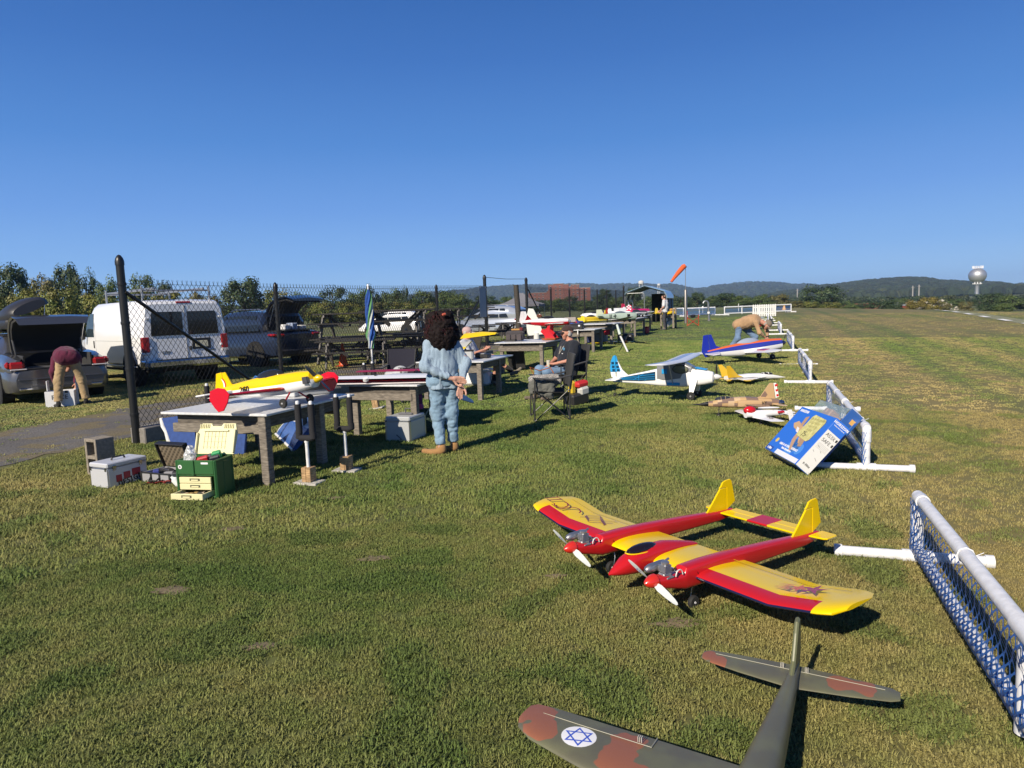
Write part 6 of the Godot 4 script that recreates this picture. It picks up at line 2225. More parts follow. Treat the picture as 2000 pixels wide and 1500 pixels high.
func ribbon(mb: MB, path: Array, w: float) -> void:
	# a flat painted stroke on a level surface
	for i in path.size() - 1:
		var d: Vector3 = (path[i + 1] - path[i])
		var n := v3(-d.z, 0, d.x).normalized() * w * 0.5
		mb.quad(path[i] - n, path[i] + n, path[i + 1] + n, path[i + 1] - n)

func arc(cx: float, cz: float, rx: float, rz: float, a0: float, a1: float, y: float, n := 10) -> Array:
	var p := []
	for i in n + 1:
		var a := deg_to_rad(lerpf(a0, a1, float(i) / n))
		p.append(v3(cx + cos(a) * rx, y, cz + sin(a) * rz))
	return p


func make_twin() -> void:
	var YEL := Color(0.78, 0.54, 0.0)
	var RED := Color(0.48, 0.012, 0.016)
	var NAVY := Color(0.015, 0.014, 0.05)
	var o := thing("twin_boom_plane", "yellow and red twin boom model plane with two engines on the near grass", "model plane", v3(0.454, 0, -3.527), 2.166)
	var B := 0.317
	# wing: outer panels bend upward at the kinks
	var xs := [-1.112, -1.085, -1.03, -1.0, -0.784, -0.45, -0.36, 0.0, 0.36, 0.45, 0.784, 1.0, 1.03, 1.085, 1.112]
	var st := []
	for x in xs:
		var a := absf(x)
		var y := 0.185 + (maxf(a - 0.784, 0.0) * 0.2)
		var c := 0.395
		var z := 0.306
		if a > 1.1:
			c = 0.20
			z = 0.40
			y += 0.003
		elif a > 1.06:
			c = 0.345
			z = 0.325
		elif a > 1.02:
			z = 0.308
			c = 0.39
		st.append([x, y, z, c, 0.105])
	var wg := wings(o, "wing", st, YEL, func(i, j):
		var x: float = (absf(xs[i]) + absf(xs[mini(i + 1, xs.size() - 1)])) / 2
		if x < 1.005 and x > 0.34:
			if j >= 5 and j <= 8:
				return RED
			if j >= 9 and j <= 12:
				return NAVY
		if x < 0.34 and j >= 10 and j <= 12:
			return YEL
		return YEL * (0.92 if j == 1 else 1.0))
	# ailerons' hinge gaps, the lettering and the flaming star, just proud of the covering
	new_part(wg, "hinge_gap", mats.film, YEL * 0.55, func(m):
		for sx in [-1.0, 1.0]:
			m.box(v3(sx * 0.57, 0.211, 0.612), v3(0.43, 0.002, 0.003), 0)
			m.box(v3(sx * 0.9, 0.232, 0.612), v3(0.23, 0.002, 0.003), 0, Basis(Vector3.BACK, sx * 0.197)))
	var lt := Transform3D(Basis(Vector3.BACK, 0.197), v3(0.784, 0.235, 0.30))
	new_part(wg, "lettering", mats.film, Color(0.22, 0.012, 0.02), func(m):
		m.xf = lt
		# brush script "UC II" read from the wing tip
		var y := 0.0012
		for k in [[arc(0.04, 0.16, 0.05, 0.055, 160, 10, y), 0.009], [[v3(0.089, y, 0.17), v3(0.098, y, 0.10)], 0.008], [arc(0.15, 0.15, 0.045, 0.05, 60, 320, y), 0.01], [arc(0.155, 0.12, 0.06, 0.03, 200, 300, y), 0.006], [[v3(0.215, y, 0.2), v3(0.24, y, 0.12)], 0.008], [[v3(0.25, y, 0.2), v3(0.272, y, 0.12)], 0.008], [[v3(0.2, y, 0.205), v3(0.27, y, 0.2)], 0.005], [[v3(0.22, y, 0.118), v3(0.29, y, 0.112)], 0.005]]:
			ribbon(m, k[0], k[1]))
	new_part(wg, "script_tail", mats.film, Color(0.2, 0.06, 0.02), func(m):
		var y := 0.2135
		for k in 5:
			var pts := []
			for i in 12:
				var t := i / 11.0
				pts.append(v3(0.76 - t * 0.24, y + 0.003 * sin(t * 3.0), 0.47 + 0.02 * k + 0.03 * sin(t * 9.0 + k * 1.3)))
			ribbon(m, pts, 0.005))
	var st2 := Transform3D(Basis(Vector3.BACK, -0.197), v3(-0.784, 0.236, 0.30))
	new_part(wg, "star_emblem", mats.film, Color(0.35, 0.02, 0.05), func(m):
		m.xf = st2
		for k in [[-0.13, 0.17, 0.05, Color(0.3, 0.015, 0.05), 5, 0.0016], [-0.06, 0.165, 0.04, Color(0.6, 0.12, 0.01), 6, 0.0012]]:
			m.col = k[3]
			for i in k[4]:
				var a: float = TAU * i / k[4] + 0.3
				var c := v3(k[0], k[5], k[1])
				m.tri(c + v3(cos(a - 0.6), 0, sin(a - 0.6)) * k[2] * 0.5, c + v3(cos(a), 0, sin(a)) * k[2] * 1.5, c + v3(cos(a + 0.6), 0, sin(a + 0.6)) * k[2] * 0.5)
				m.tri(c, c + v3(cos(a - 0.6), 0, sin(a - 0.6)) * k[2] * 0.5, c + v3(cos(a + 0.6), 0, sin(a + 0.6)) * k[2] * 0.5)
		m.col = Color(0.62, 0.2, 0.0)
		for i in 4:
			m.tri(v3(-0.02 + 0.01 * i, 0.001, 0.13 + 0.02 * i), v3(0.06 + 0.012 * (i % 2), 0.001, 0.135 + 0.02 * i), v3(-0.02, 0.001, 0.15 + 0.02 * i)))
	# centre pod
	fus(o, "pod", [[0.035, 0.165, 0.006, 0.006, 2.0], [0.07, 0.17, 0.024, 0.022, 2.0], [0.14, 0.184, 0.048, 0.048, 2.4], [0.22, 0.191, 0.06, 0.062, 2.6], [0.32, 0.196, 0.063, 0.066, 2.6], [0.45, 0.2, 0.058, 0.058, 2.4], [0.58, 0.197, 0.04, 0.034, 2.2], [0.69, 0.19, 0.03, 0.012, 2.2], [0.71, 0.188, 0.028, 0.006, 2.0]], RED)
	new_part(o, "canopy", mats.glass, Color(0.012, 0.01, 0.012), func(m): m.ball(v3(0, 0.25, 0.28), v3(0.04, 0.03, 0.115)))
	new_part(o, "canopy_rim", mats.film, YEL, func(m):
		var ring := []
		for i in 25:
			ring.append(v3(cos(TAU * i / 24) * 0.042, 0.251 - 0.008 * absf(cos(TAU * i / 24)), 0.28 + sin(TAU * i / 24) * 0.118))
		m.tube(ring, 0.004, 6))
	for sx in [-1.0, 1.0]:
		var x: float = sx * B
		var bm := fus(o, "boom", [[0.055, 0.222, 0.03, 0.028, 2.0], [0.09, 0.212, 0.036, 0.034, 2.6], [0.16, 0.196, 0.04, 0.036, 3.2], [0.235, 0.186, 0.042, 0.046, 3.6], [0.25, 0.196, 0.043, 0.06, 4.0], [0.4, 0.194, 0.044, 0.06, 5.0], [0.62, 0.19, 0.042, 0.054, 5.0], [1.0, 0.172, 0.036, 0.042, 5.0], [1.3, 0.155, 0.03, 0.032, 5.0], [1.45, 0.158, 0.026, 0.022, 4.0]], RED)
		bm.position.x = x
		prop(o, v3(x, 0.226, 0.052), 0.178, 0.36, Color(0.52, 0.55, 0.55), Color(0.55, 0.025, 0.015), 0.035)
		new_part(o, "blade_mark", mats.plastic, Color(0.05, 0.08, 0.35), func(m):
			for k in [0.55, 0.66]:
				m.box(v3(x + cos(0.36) * 0.158 * k, 0.226 + sin(0.36) * 0.158 * k, 0.029), v3(0.008, 0.004, 0.001), 0, Basis(Vector3.BACK, 0.36)))
		# the engine, its head and muffler
		var en := new_part(o, "engine", mats.cast, Color(0.62, 0.62, 0.62), func(m):
			m.tube([v3(x, 0.226, 0.058), v3(x, 0.226, 0.10)], 0.015, 12)
			m.box(v3(x, 0.232, 0.125), v3(0.044, 0.04, 0.06), 0.006)
			m.box(v3(x, 0.23, 0.13), v3(0.074, 0.008, 0.05), 0.002)
			for i in 6:
				m.box(v3(x, 0.256 + i * 0.0065, 0.128), v3(0.046, 0.0032, 0.048), 0.001)
			m.box(v3(x, 0.272, 0.128), v3(0.036, 0.044, 0.038), 0.004)
			m.lathe([[0.021, 0.294], [0.022, 0.304], [0.014, 0.309], [0, 0.31]], 14, Transform3D(Basis(), v3(x, 0, 0.128))))
		new_part(en, "muffler", mats.cast, Color(0.52, 0.53, 0.54), func(m):
			m.tube([v3(x + 0.056, 0.262, 0.045), v3(x + 0.056, 0.264, 0.055), v3(x + 0.056, 0.266, 0.08), v3(x + 0.056, 0.27, 0.155), v3(x + 0.056, 0.274, 0.18), v3(x + 0.056, 0.276, 0.19)], [0.01, 0.018, 0.023, 0.022, 0.016, 0.007], 14)
			m.tube([v3(x + 0.056, 0.278, 0.185), v3(x + 0.058, 0.285, 0.215)], 0.006, 8)
			m.box(v3(x + 0.032, 0.262, 0.128), v3(0.024, 0.026, 0.03), 0.004))
		new_part(en, "carburettor", mats.chrome, Color(0.5, 0.5, 0.5), func(m):
			m.tube([v3(x - 0.01, 0.25, 0.165), v3(x - 0.01, 0.268, 0.168)], 0.009, 10)
			m.tube([v3(x - 0.04, 0.258, 0.165), v3(x + 0.02, 0.258, 0.165)], 0.005, 8))
		new_part(en, "fuel_line", mats.plastic, Color(0.6, 0.6, 0.58), func(m):
			var p := []
			for i in 9:
				var a := PI * i / 8
				p.append(v3(x - 0.042, 0.232 + sin(a) * 0.03, 0.185 + cos(a) * -0.025))
			m.tube(p, 0.0032, 6))
		new_part(o, "engine_mount", mats.plastic, Color(0.04, 0.04, 0.04), func(m):
			for k in [-1, 1]:
				m.box(v3(x + k * 0.024, 0.222, 0.17), v3(0.012, 0.014, 0.13), 0.002))
		new_part(o, "hatch_seam", mats.plastic, Color(0.06, 0.0, 0.0), func(m):
			m.box(v3(x, 0.185, 0.335), v3(0.092, 0.075, 0.002), 0, Basis(Vector3.RIGHT, -0.5)))
		# fin and rudder
		fin(o, "fin", x, [[1.15, 0.188], [1.20, 0.2], [1.25, 0.25], [1.33, 0.335], [1.395, 0.335], [1.395, 0.178]], 0.012, YEL)
		fin(o, "rudder", x, [[1.325, 0.338], [1.34, 0.352], [1.36, 0.378], [1.39, 0.386], [1.435, 0.388], [1.452, 0.376], [1.49, 0.225], [1.4, 0.178], [1.4, 0.336]], 0.011, YEL)
		tyre(o, v3(x, 0.036, 0.335), 0.036, 0.026, Color(0.6, 0.6, 0.62))
		new_part(o, "gear_leg", mats.metal, Color(0.3, 0.3, 0.3), func(m):
			m.tube([v3(x, 0.15, 0.36), v3(x - sx * 0.022, 0.1, 0.35), v3(x - sx * 0.022, 0.036, 0.335), v3(x, 0.036, 0.335)], 0.0035, 6))
	flat(o, "tailplane", 0.181, [[-0.285, 1.3], [0.285, 1.3], [0.285, 1.375], [-0.285, 1.375]], 0.012, YEL)
	flat(o, "tailplane_band", 0.181, [[-0.075, 1.298], [0.075, 1.298], [0.075, 1.46], [-0.075, 1.46]], 0.0145, RED)
	flat(o, "elevator", 0.181, [[-0.28, 1.379], [0.28, 1.379], [0.28, 1.458], [-0.28, 1.458]], 0.01, YEL)
	for sx in [-1.0, 1.0]:
		flat(o, "tailplane_tip", 0.181, [[sx * 0.348, 1.32], [sx * 0.435, 1.335], [sx * 0.45, 1.35], [sx * 0.45, 1.445], [sx * 0.44, 1.455], [sx * 0.348, 1.458]], 0.011, YEL)


func camo_texture() -> StandardMaterial3D:
	# olive and rust camouflage painted over a plan view 1.4 m wide (x -0.5..0.9) and 1.4 m long (z -1.2..0.2), with the round emblem
	var N := 1024
	var im := Image.create(N, N, false, Image.FORMAT_RGB8)
	var f := FastNoiseLite.new()
	f.seed = 9
	f.frequency = 0.008
	f.fractal_octaves = 3
	var olive := Color(0.125, 0.12, 0.078)
	var olive2 := Color(0.15, 0.15, 0.085)
	var rust := Color(0.30, 0.115, 0.06)
	var spots := [[0.74, -0.76, 0.06, 0.07], [0.68, -0.86, 0.055, 0.06], [0.40, -0.84, 0.05, 0.10], [0.33, -0.93, 0.10, 0.06], [0.2, -0.95, 0.12, 0.06], [0.34, -0.01, 0.035, 0.06], [0.29, -0.05, 0.03, 0.04], [-0.16, -0.03, 0.05, 0.05], [-0.24, -0.02, 0.05, 0.05], [0.0, -1.15, 0.08, 0.1]]
	for y in N:
		for x in N:
			var px := -0.5 + 1.4 * (x + 0.5) / N
			var pz := -1.2 + 1.4 * (y + 0.5) / N
			var q := f.get_noise_2d(x, y)
			var best := 9.0
			for s in spots:
				best = minf(best, Vector2((px - s[0]) / s[2], (pz - s[1]) / s[3]).length())
			best += q * 0.75
			var k := olive.lerp(olive2, clampf(0.5 + q * 1.5, 0, 1))
			k = k.lerp(rust, ss(1.03, 0.97, best))
			k *= 0.94 + 0.12 * nz2.get_noise_2d(x * 1.7, y * 1.7)
			# roundel
			var d := Vector2((px - 0.555), (pz + 0.835))
			d = d.rotated(0.35)
			var r := d.length()
			if r < 0.058:
				k = Color(0.82, 0.82, 0.82)
				var w := 0.0058
				for t in 2:
					var e := -9.0
					for i in 3:
						var a := TAU * i / 3 + PI * t + PI / 6
						e = maxf(e, d.dot(Vector2(cos(a), sin(a))))
					if e < 0.0265 and e > 0.0265 - w:
						k = Color(0.05, 0.1, 0.5)
			im.set_pixel(x, y, k.linear_to_srgb())
	var m := mk(0.42)
	m.albedo_texture = ImageTexture.create_from_image(im)
	return m

func make_camo() -> void:
	var o := thing("camouflage_plane", "olive and rust camouflaged model plane nearest the camera, six pointed star on its wing", "model plane", v3(1.075, 0, -2.56), deg_to_rad(150))
	var M := camo_texture()
	var plan := func(p): return Vector2((p.x + 0.5) / 1.4, (p.z + 1.2) / 1.4)
	var mb := MB.new()
	mb.col = Color.WHITE
	mb.uvf = plan
	var rr := []
	for q in [[-1.5, 0.18, 0.06, 0.06], [-1.2, 0.19, 0.072, 0.08], [-0.95, 0.19, 0.07, 0.08], [-0.7, 0.18, 0.056, 0.062], [-0.45, 0.165, 0.042, 0.048], [-0.2, 0.152, 0.028, 0.036], [0.0, 0.148, 0.016, 0.03], [0.06, 0.15, 0.007, 0.03]]:
		rr.append(sup(q[0], q[1], q[2], q[3], 2.5))
	mb.loft(rr, true, true, 40)
	part(mb, "fuselage", M, o)
	for sx in [1.0, -1.0]:
		mb = MB.new()
		mb.col = Color.WHITE
		mb.uvf = plan
		var s2 := []
		for q in [[0.03, -1.07, 0.36], [0.3, -1.0, 0.29], [0.51, -0.955, 0.243], [0.7, -0.91, 0.198], [0.765, -0.87, 0.15], [0.785, -0.83, 0.09]]:
			s2.append([v3(sx * q[0], 0.165 + q[0] * 0.03, q[1]), q[2], 0.10, Vector3.UP])
		mb.wing(s2)
		part(mb, "wing", M, o)
		new_part(o, "aileron_line", mats.plastic, Color(0.32, 0.31, 0.24), func(m):
			m.tube([v3(sx * 0.33, 0.1895, -0.775), v3(sx * 0.55, 0.192, -0.772), v3(sx * 0.72, 0.194, -0.768)], 0.0014, 4)
			m.tube([v3(sx * 0.33, 0.189, -0.775), v3(sx * 0.33, 0.182, -0.71)], 0.002, 4))
		new_part(o, "control_horn", mats.plastic, Color(0.5, 0.48, 0.42), func(m):
			for k in 3:
				m.box(v3(sx * 0.365 + k * 0.006, 0.197, -0.76), v3(0.002, 0.018, 0.012), 0)
			for k in 3:
				m.box(v3(sx * 0.045 + k * 0.005, 0.152, 0.005), v3(0.002, 0.018, 0.01), 0))
		mb = MB.new()
		mb.col = Color.WHITE
		mb.uvf = plan
		s2 = []
		for q in [[0.01, -0.125, 0.18], [0.2, -0.095, 0.14], [0.33, -0.065, 0.1], [0.36, -0.045, 0.06]]:
			s2.append([v3(sx * q[0], 0.135, q[1]), q[2], 0.09, Vector3.UP])
		mb.wing(s2, null, 0.0)
		part(mb, "tailplane", M, o)
		new_part(o, "elevator_line", mats.plastic, Color(0.36, 0.35, 0.29), func(m): m.tube([v3(sx * 0.02, 0.1415, 0.0), v3(sx * 0.31, 0.1395, 0.005)], 0.0012, 4))
	mb = MB.new()
	mb.col = Color(0.95, 1.0, 0.85)
	mb.uvf = func(p): return Vector2(0.5 + p.z * 0.2, 0.5 + p.y * 0.2)
	var p := PackedVector2Array()
	for q in [[-0.26, 0.165], [-0.13, 0.18], [-0.07, 0.215], [-0.01, 0.3], [0.02, 0.335], [0.055, 0.34], [0.075, 0.325], [0.085, 0.2], [0.06, 0.135]]:
		p.append(Vector2(-q[0], q[1]))
	mb.prism(p, 0.018, Transform3D(Basis(Vector3.UP, PI / 2), Vector3()), 0.006)
	part(mb, "fin", M, o)
	# tail skid and main wheels carry it
	new_part(o, "tail_skid", mats.metal, Color(0.3, 0.3, 0.3), func(m): m.tube([v3(0, 0.13, -0.05), v3(0, 0.02, 0.03), v3(0, 0.0, 0.05)], 0.004, 6))
	for sx in [-1.0, 1.0]:
		tyre(o, v3(sx * 0.2, 0.045, -1.05), 0.045, 0.03, Color(0.3, 0.3, 0.3))
		new_part(o, "gear_leg", mats.metal, Color(0.3, 0.3, 0.3), func(m): m.tube([v3(sx * 0.15, 0.17, -1.0), v3(sx * 0.2, 0.05, -1.05)], 0.005, 6))


func make_high_wing() -> void:
	# white and sky blue cabin plane, seen from its right-rear side
	var Wh := Color(0.76, 0.76, 0.74)
	var BL := Color(0.03, 0.30, 0.62)
	var DK := Color(0.012, 0.05, 0.10)
	# nose towards the right of the view, tail wheel on the left
	var o := thing("high_wing_plane", "white and sky blue high wing model plane with wooden propeller", "model plane", on(2.62, -11.56), deg_to_rad(-119))
	fus(o, "fuselage", [[-0.80, 0.36, 0.03, 0.04], [-0.78, 0.36, 0.075, 0.09], [-0.66, 0.36, 0.1, 0.12, 3.0], [-0.45, 0.36, 0.115, 0.15, 4.0], [-0.3, 0.37, 0.12, 0.17, 6.0], [0.1, 0.36, 0.11, 0.15, 6.0], [0.35, 0.34, 0.085, 0.11, 6.0], [0.7, 0.31, 0.045, 0.065, 5.0], [0.95, 0.29, 0.022, 0.045, 4.0]], Wh)
	new_part(o, "cabin", mats.film, Color(0.2, 0.21, 0.22), func(m):
		m.loft([sup(-0.45, 0.42, 0.112, 0.13, 5.0), sup(-0.28, 0.46, 0.121, 0.165, 6.0), sup(0.02, 0.45, 0.121, 0.165, 6.0), sup(0.13, 0.43, 0.112, 0.13, 6.0)], true, true))
	new_part(o, "windscreen", mats.glass, Color(0.12, 0.13, 0.12), func(m): plate(m, [v3(-0.09, 0.5, -0.52), v3(0.09, 0.5, -0.52), v3(0.09, 0.62, -0.3), v3(-0.09, 0.62, -0.3)], 0.006))
	new_part(o, "cowl_panel", mats.film, BL, func(m): plate(m, [v3(-0.07, 0.489, -0.68), v3(0.07, 0.489, -0.68), v3(0.085, 0.52, -0.5), v3(-0.085, 0.52, -0.5)], 0.006))
	for sx in [-1.0, 1.0]:
		new_part(o, "side_window", mats.glass, Color(0.13, 0.14, 0.1), func(m): m.ball(v3(sx * 0.119, 0.5, -0.27), v3(0.012, 0.07, 0.13)))
		new_part(o, "window_rim", mats.plastic, Color(0.03, 0.03, 0.03), func(m):
			var ring := []
			for i in 21:
				ring.append(v3(sx * 0.125, 0.5 + sin(TAU * i / 20) * 0.07, -0.27 + cos(TAU * i / 20) * 0.13))
			m.tube(ring, 0.006, 5))
		new_part(o, "blue_panel", mats.film, BL, func(m):
			m.box(v3(sx * 0.123, 0.25, -0.15), v3(0.012, 0.05, 0.22), 0.004)
			m.box(v3(sx * 0.123, 0.46, 0.0), v3(0.012, 0.08, 0.09), 0.004))
		# the long open-framed rear window with its stringers
		var lw := new_part(o, "lattice_panel", mats.glass, DK, func(m):
			var p := [v3(sx * 0.108, 0.31, 0.16), v3(sx * 0.108, 0.455, 0.16), v3(sx * 0.085, 0.425, 0.34), v3(sx * 0.042, 0.335, 0.82), v3(sx * 0.038, 0.29, 0.84), v3(sx * 0.075, 0.285, 0.42)]
			if sx > 0:
				p.reverse()
			plate(m, p, 0.006))
		new_part(lw, "stringer", mats.film, BL, func(m):
			for k in [[0.33, 0.3], [0.37, 0.315], [0.41, 0.325]]:
				m.tube([v3(sx * 0.115, k[0], 0.17), v3(sx * 0.049, k[1], 0.82)], 0.004, 4)
			for k in [[0.17, 0.44, 0.36, 0.29], [0.36, 0.42, 0.56, 0.3], [0.46, 0.39, 0.46, 0.29]]:
				m.tube([v3(sx * lerpf(0.116, 0.046, k[0]), k[1], k[0]), v3(sx * lerpf(0.116, 0.046, k[2]), k[3], k[2])], 0.004, 4))
		new_part(o, "wing_strut", mats.film, Color(0.35, 0.36, 0.37), func(m): m.tube([v3(sx * 0.115, 0.26, -0.14), v3(sx * 0.62, 0.63, -0.22)], 0.009, 8))
		new_part(o, "gear_leg", mats.film, Wh, func(m):
			var r0 := PackedVector3Array([v3(sx * 0.09, 0.33, -0.55), v3(sx * 0.09, 0.33, -0.42), v3(sx * 0.13, 0.33, -0.42), v3(sx * 0.13, 0.33, -0.55)])
			var r1 := PackedVector3Array([v3(sx * 0.2, 0.1, -0.5), v3(sx * 0.2, 0.1, -0.44), v3(sx * 0.225, 0.1, -0.44), v3(sx * 0.225, 0.1, -0.5)])
			m.loft([r0, r1]))
		tyre(o, v3(sx * 0.235, 0.07, -0.47), 0.07, 0.05, Color(0.6, 0.6, 0.6))
	wings(o, "wing", [[-1.2, 0.66, -0.2, 0.16, 0.1], [-1.17, 0.658, -0.28, 0.28, 0.11], [-1.03, 0.652, -0.33, 0.36, 0.12], [0.0, 0.615, -0.34, 0.37, 0.13], [1.03, 0.652, -0.33, 0.36, 0.12], [1.17, 0.658, -0.28, 0.28, 0.11], [1.2, 0.66, -0.2, 0.16, 0.1]], Color(0.62, 0.64, 0.68), func(i, j):
		return Color(0.24, 0.32, 0.5) if (j == 2 or j == 3) and i > 0 and i < 5 else Color(0.62, 0.64, 0.68))
	flat(o, "tailplane", 0.315, [[-0.36, 0.86], [-0.34, 0.78], [0.34, 0.78], [0.36, 0.86], [0.33, 0.98], [-0.33, 0.98]], 0.014, Wh)
	fin(o, "fin", 0, [[0.5, 0.37], [0.68, 0.38], [0.78, 0.47], [0.86, 0.62], [0.88, 0.66], [0.89, 0.34], [0.6, 0.33]], 0.02, Wh)
	fin(o, "blue_fin_panel", 0, [[0.805, 0.46], [0.855, 0.60], [0.885, 0.70], [0.9, 0.72], [0.9, 0.43], [0.81, 0.43]], 0.024, BL)
	fin(o, "rudder", 0, [[0.904, 0.725], [0.95, 0.71], [0.99, 0.62], [1.01, 0.5], [1.0, 0.43], [0.904, 0.43]], 0.02, BL)
	fin(o, "rudder_foot", 0, [[0.904, 0.425], [1.0, 0.425], [0.985, 0.34], [0.904, 0.32]], 0.02, Wh)
	new_part(o, "fin_cutout", mats.glass, DK, func(m):
		for k in [[0.46, 0.84], [0.52, 0.852], [0.585, 0.868]]:
			for sx in [-1.0, 1.0]:
				m.box(v3(sx * 0.012, k[0], k[1] + 0.012), v3(0.004, 0.045, 0.05), 0.001)
				m.box(v3(sx * 0.0105, k[0], k[1] + 0.098 - (k[0] - 0.46) * 0.1), v3(0.004, 0.045, 0.05), 0.001))
	new_part(o, "tail_panel", mats.film, BL, func(m):
		for sx in [-1.0, 1.0]:
			m.box(v3(sx * 0.03, 0.285, 0.88), v3(0.01, 0.05, 0.12), 0.002))
	prop(o, v3(0, 0.37, -0.81), 0.25, 1.45, Color(0.035, 0.025, 0.02), Color(0.6, 0.6, 0.6), 0.05)
	tyre(o, v3(0, 0.03, 0.93), 0.03, 0.02, Color(0.2, 0.2, 0.2))
	new_part(o, "tail_spring", mats.metal, Color(0.3, 0.3, 0.3), func(m): m.tube([v3(0, 0.27, 0.8), v3(0, 0.22, 0.88), v3(0, 0.03, 0.93)], 0.006, 6))


func sport_plane(called: String, label: String, at_: Vector3, turn: float, s: float, c: Dictionary) -> Node3D:
	# a low wing aerobatic model; c holds colours and options
	var o := thing(called, label, "model plane", at_, turn)
	var k: Color = c.body
	var top: Color = c.get("top", k)
	var belly: Color = c.get("belly", k)
	var stripe: Color = c.get("stripe", k)
	var y0: float = c.get("y", 0.25)
	var f := fus(o, "fuselage", [[-0.62 * s, y0, 0.035 * s, 0.04 * s], [-0.6 * s, y0, 0.075 * s, 0.08 * s], [-0.45 * s, y0, 0.085 * s, 0.095 * s, 3.0], [-0.2 * s, y0, 0.085 * s, 0.1 * s, 3.4], [0.1 * s, y0 + 0.005 * s, 0.07 * s, 0.1 * s, 3.0], [0.35 * s, y0 + 0.015 * s, 0.045 * s, 0.075 * s, 2.8], [0.62 * s, y0 + 0.025 * s, 0.018 * s, 0.04 * s, 2.6]], k, func(i, j):
		var a := fposmod(18.0 * (j + 0.5), 360.0)
		if a > 40 and a < 140:
			return top if i > 2 or not c.has("cowl") else c.cowl
		if a > 186 and a < 354:
			return belly
		return stripe)
	var wy: float = y0 - 0.05 * s + c.get("wing_up", 0.0) * s
	var wc: Color = c.get("wing", k)
	var lead: Color = c.get("lead", wc)
	var half: float = c.get("half", 0.75) * s
	wings(o, "wing", [[-half, wy + 0.03 * s, -0.2 * s, 0.2 * s, 0.1], [-half * 0.97, wy + 0.03 * s, -0.24 * s, 0.25 * s, 0.11], [-half * 0.5, wy + 0.015 * s, -0.27 * s, 0.3 * s, 0.12], [0, wy, -0.3 * s, 0.36 * s, 0.13], [half * 0.5, wy + 0.015 * s, -0.27 * s, 0.3 * s, 0.12], [half * 0.97, wy + 0.03 * s, -0.24 * s, 0.25 * s, 0.11], [half, wy + 0.03 * s, -0.2 * s, 0.2 * s, 0.1]], wc, func(i, j):
		return lead if j >= 5 and j <= 12 else wc, 0.1)
	var tc: Color = c.get("tail", wc)
	flat(o, "tailplane", y0 + 0.02 * s, [[-0.28 * s, 0.56 * s], [-0.05 * s, 0.44 * s], [0.05 * s, 0.44 * s], [0.28 * s, 0.56 * s], [0.28 * s, 0.68 * s], [0.04 * s, 0.66 * s], [-0.04 * s, 0.66 * s], [-0.28 * s, 0.68 * s]], 0.014 * s, tc)
	var fc: Color = c.get("fin", tc)
	var fh: float = 0.3 * c.get("finh", 1.0) * s
	var dr: float = c.get("drop", 0.0) * s
	fin(o, "fin", 0, [[0.36 * s, y0 + 0.07 * s], [0.47 * s, y0 + fh * 0.4], [0.53 * s, y0 + fh], [0.575 * s, y0 + fh], [0.575 * s, y0]], 0.016 * s, fc)
	fin(o, "rudder", 0, [[0.58 * s, y0 + fh + 0.005], [0.66 * s, y0 + fh], [0.71 * s, y0 + 0.06 * s], [0.66 * s, y0 - 0.03 * s], [0.58 * s, y0 - 0.03 * s]], 0.014 * s, c.get("rudder", fc))
	new_part(o, "canopy", mats.glass, c.get("glass", Color(0.02, 0.02, 0.022)), func(m): m.ball(v3(0, y0 + 0.075 * s, -0.06 * s), v3(0.06 * s, 0.085 * s, 0.2 * s)))
	if c.get("prop", true):
		prop(o, v3(0, y0, -0.625 * s), 0.19 * s, c.get("ang", 0.9), c.get("blade", Color(0.05, 0.05, 0.05)), c.get("cone", k), 0.04 * s)
	if c.get("gear", true):
		for sx in [-1.0, 1.0]:
			new_part(o, "gear_leg", mats.paint, c.get("legs", wc), func(m): m.tube([v3(sx * 0.05 * s, y0 - 0.09 * s, -0.32 * s), v3(sx * 0.17 * s, 0.045 * s - dr, -0.34 * s)], 0.008 * s, 6))
			tyre(o, v3(sx * 0.18 * s, 0.045 * s - dr, -0.34 * s), 0.045 * s, 0.03 * s, Color(0.7, 0.7, 0.7))
		tyre(o, v3(0, 0.02 * s, 0.6 * s), 0.02 * s, 0.015 * s, Color(0.3, 0.3, 0.3))
		new_part(o, "tail_spring", mats.metal, Color(0.2, 0.2, 0.2), func(m): m.tube([v3(0, y0 - 0.01, 0.5 * s), v3(0, 0.02 * s, 0.6 * s)], 0.004 * s, 5))
	return o


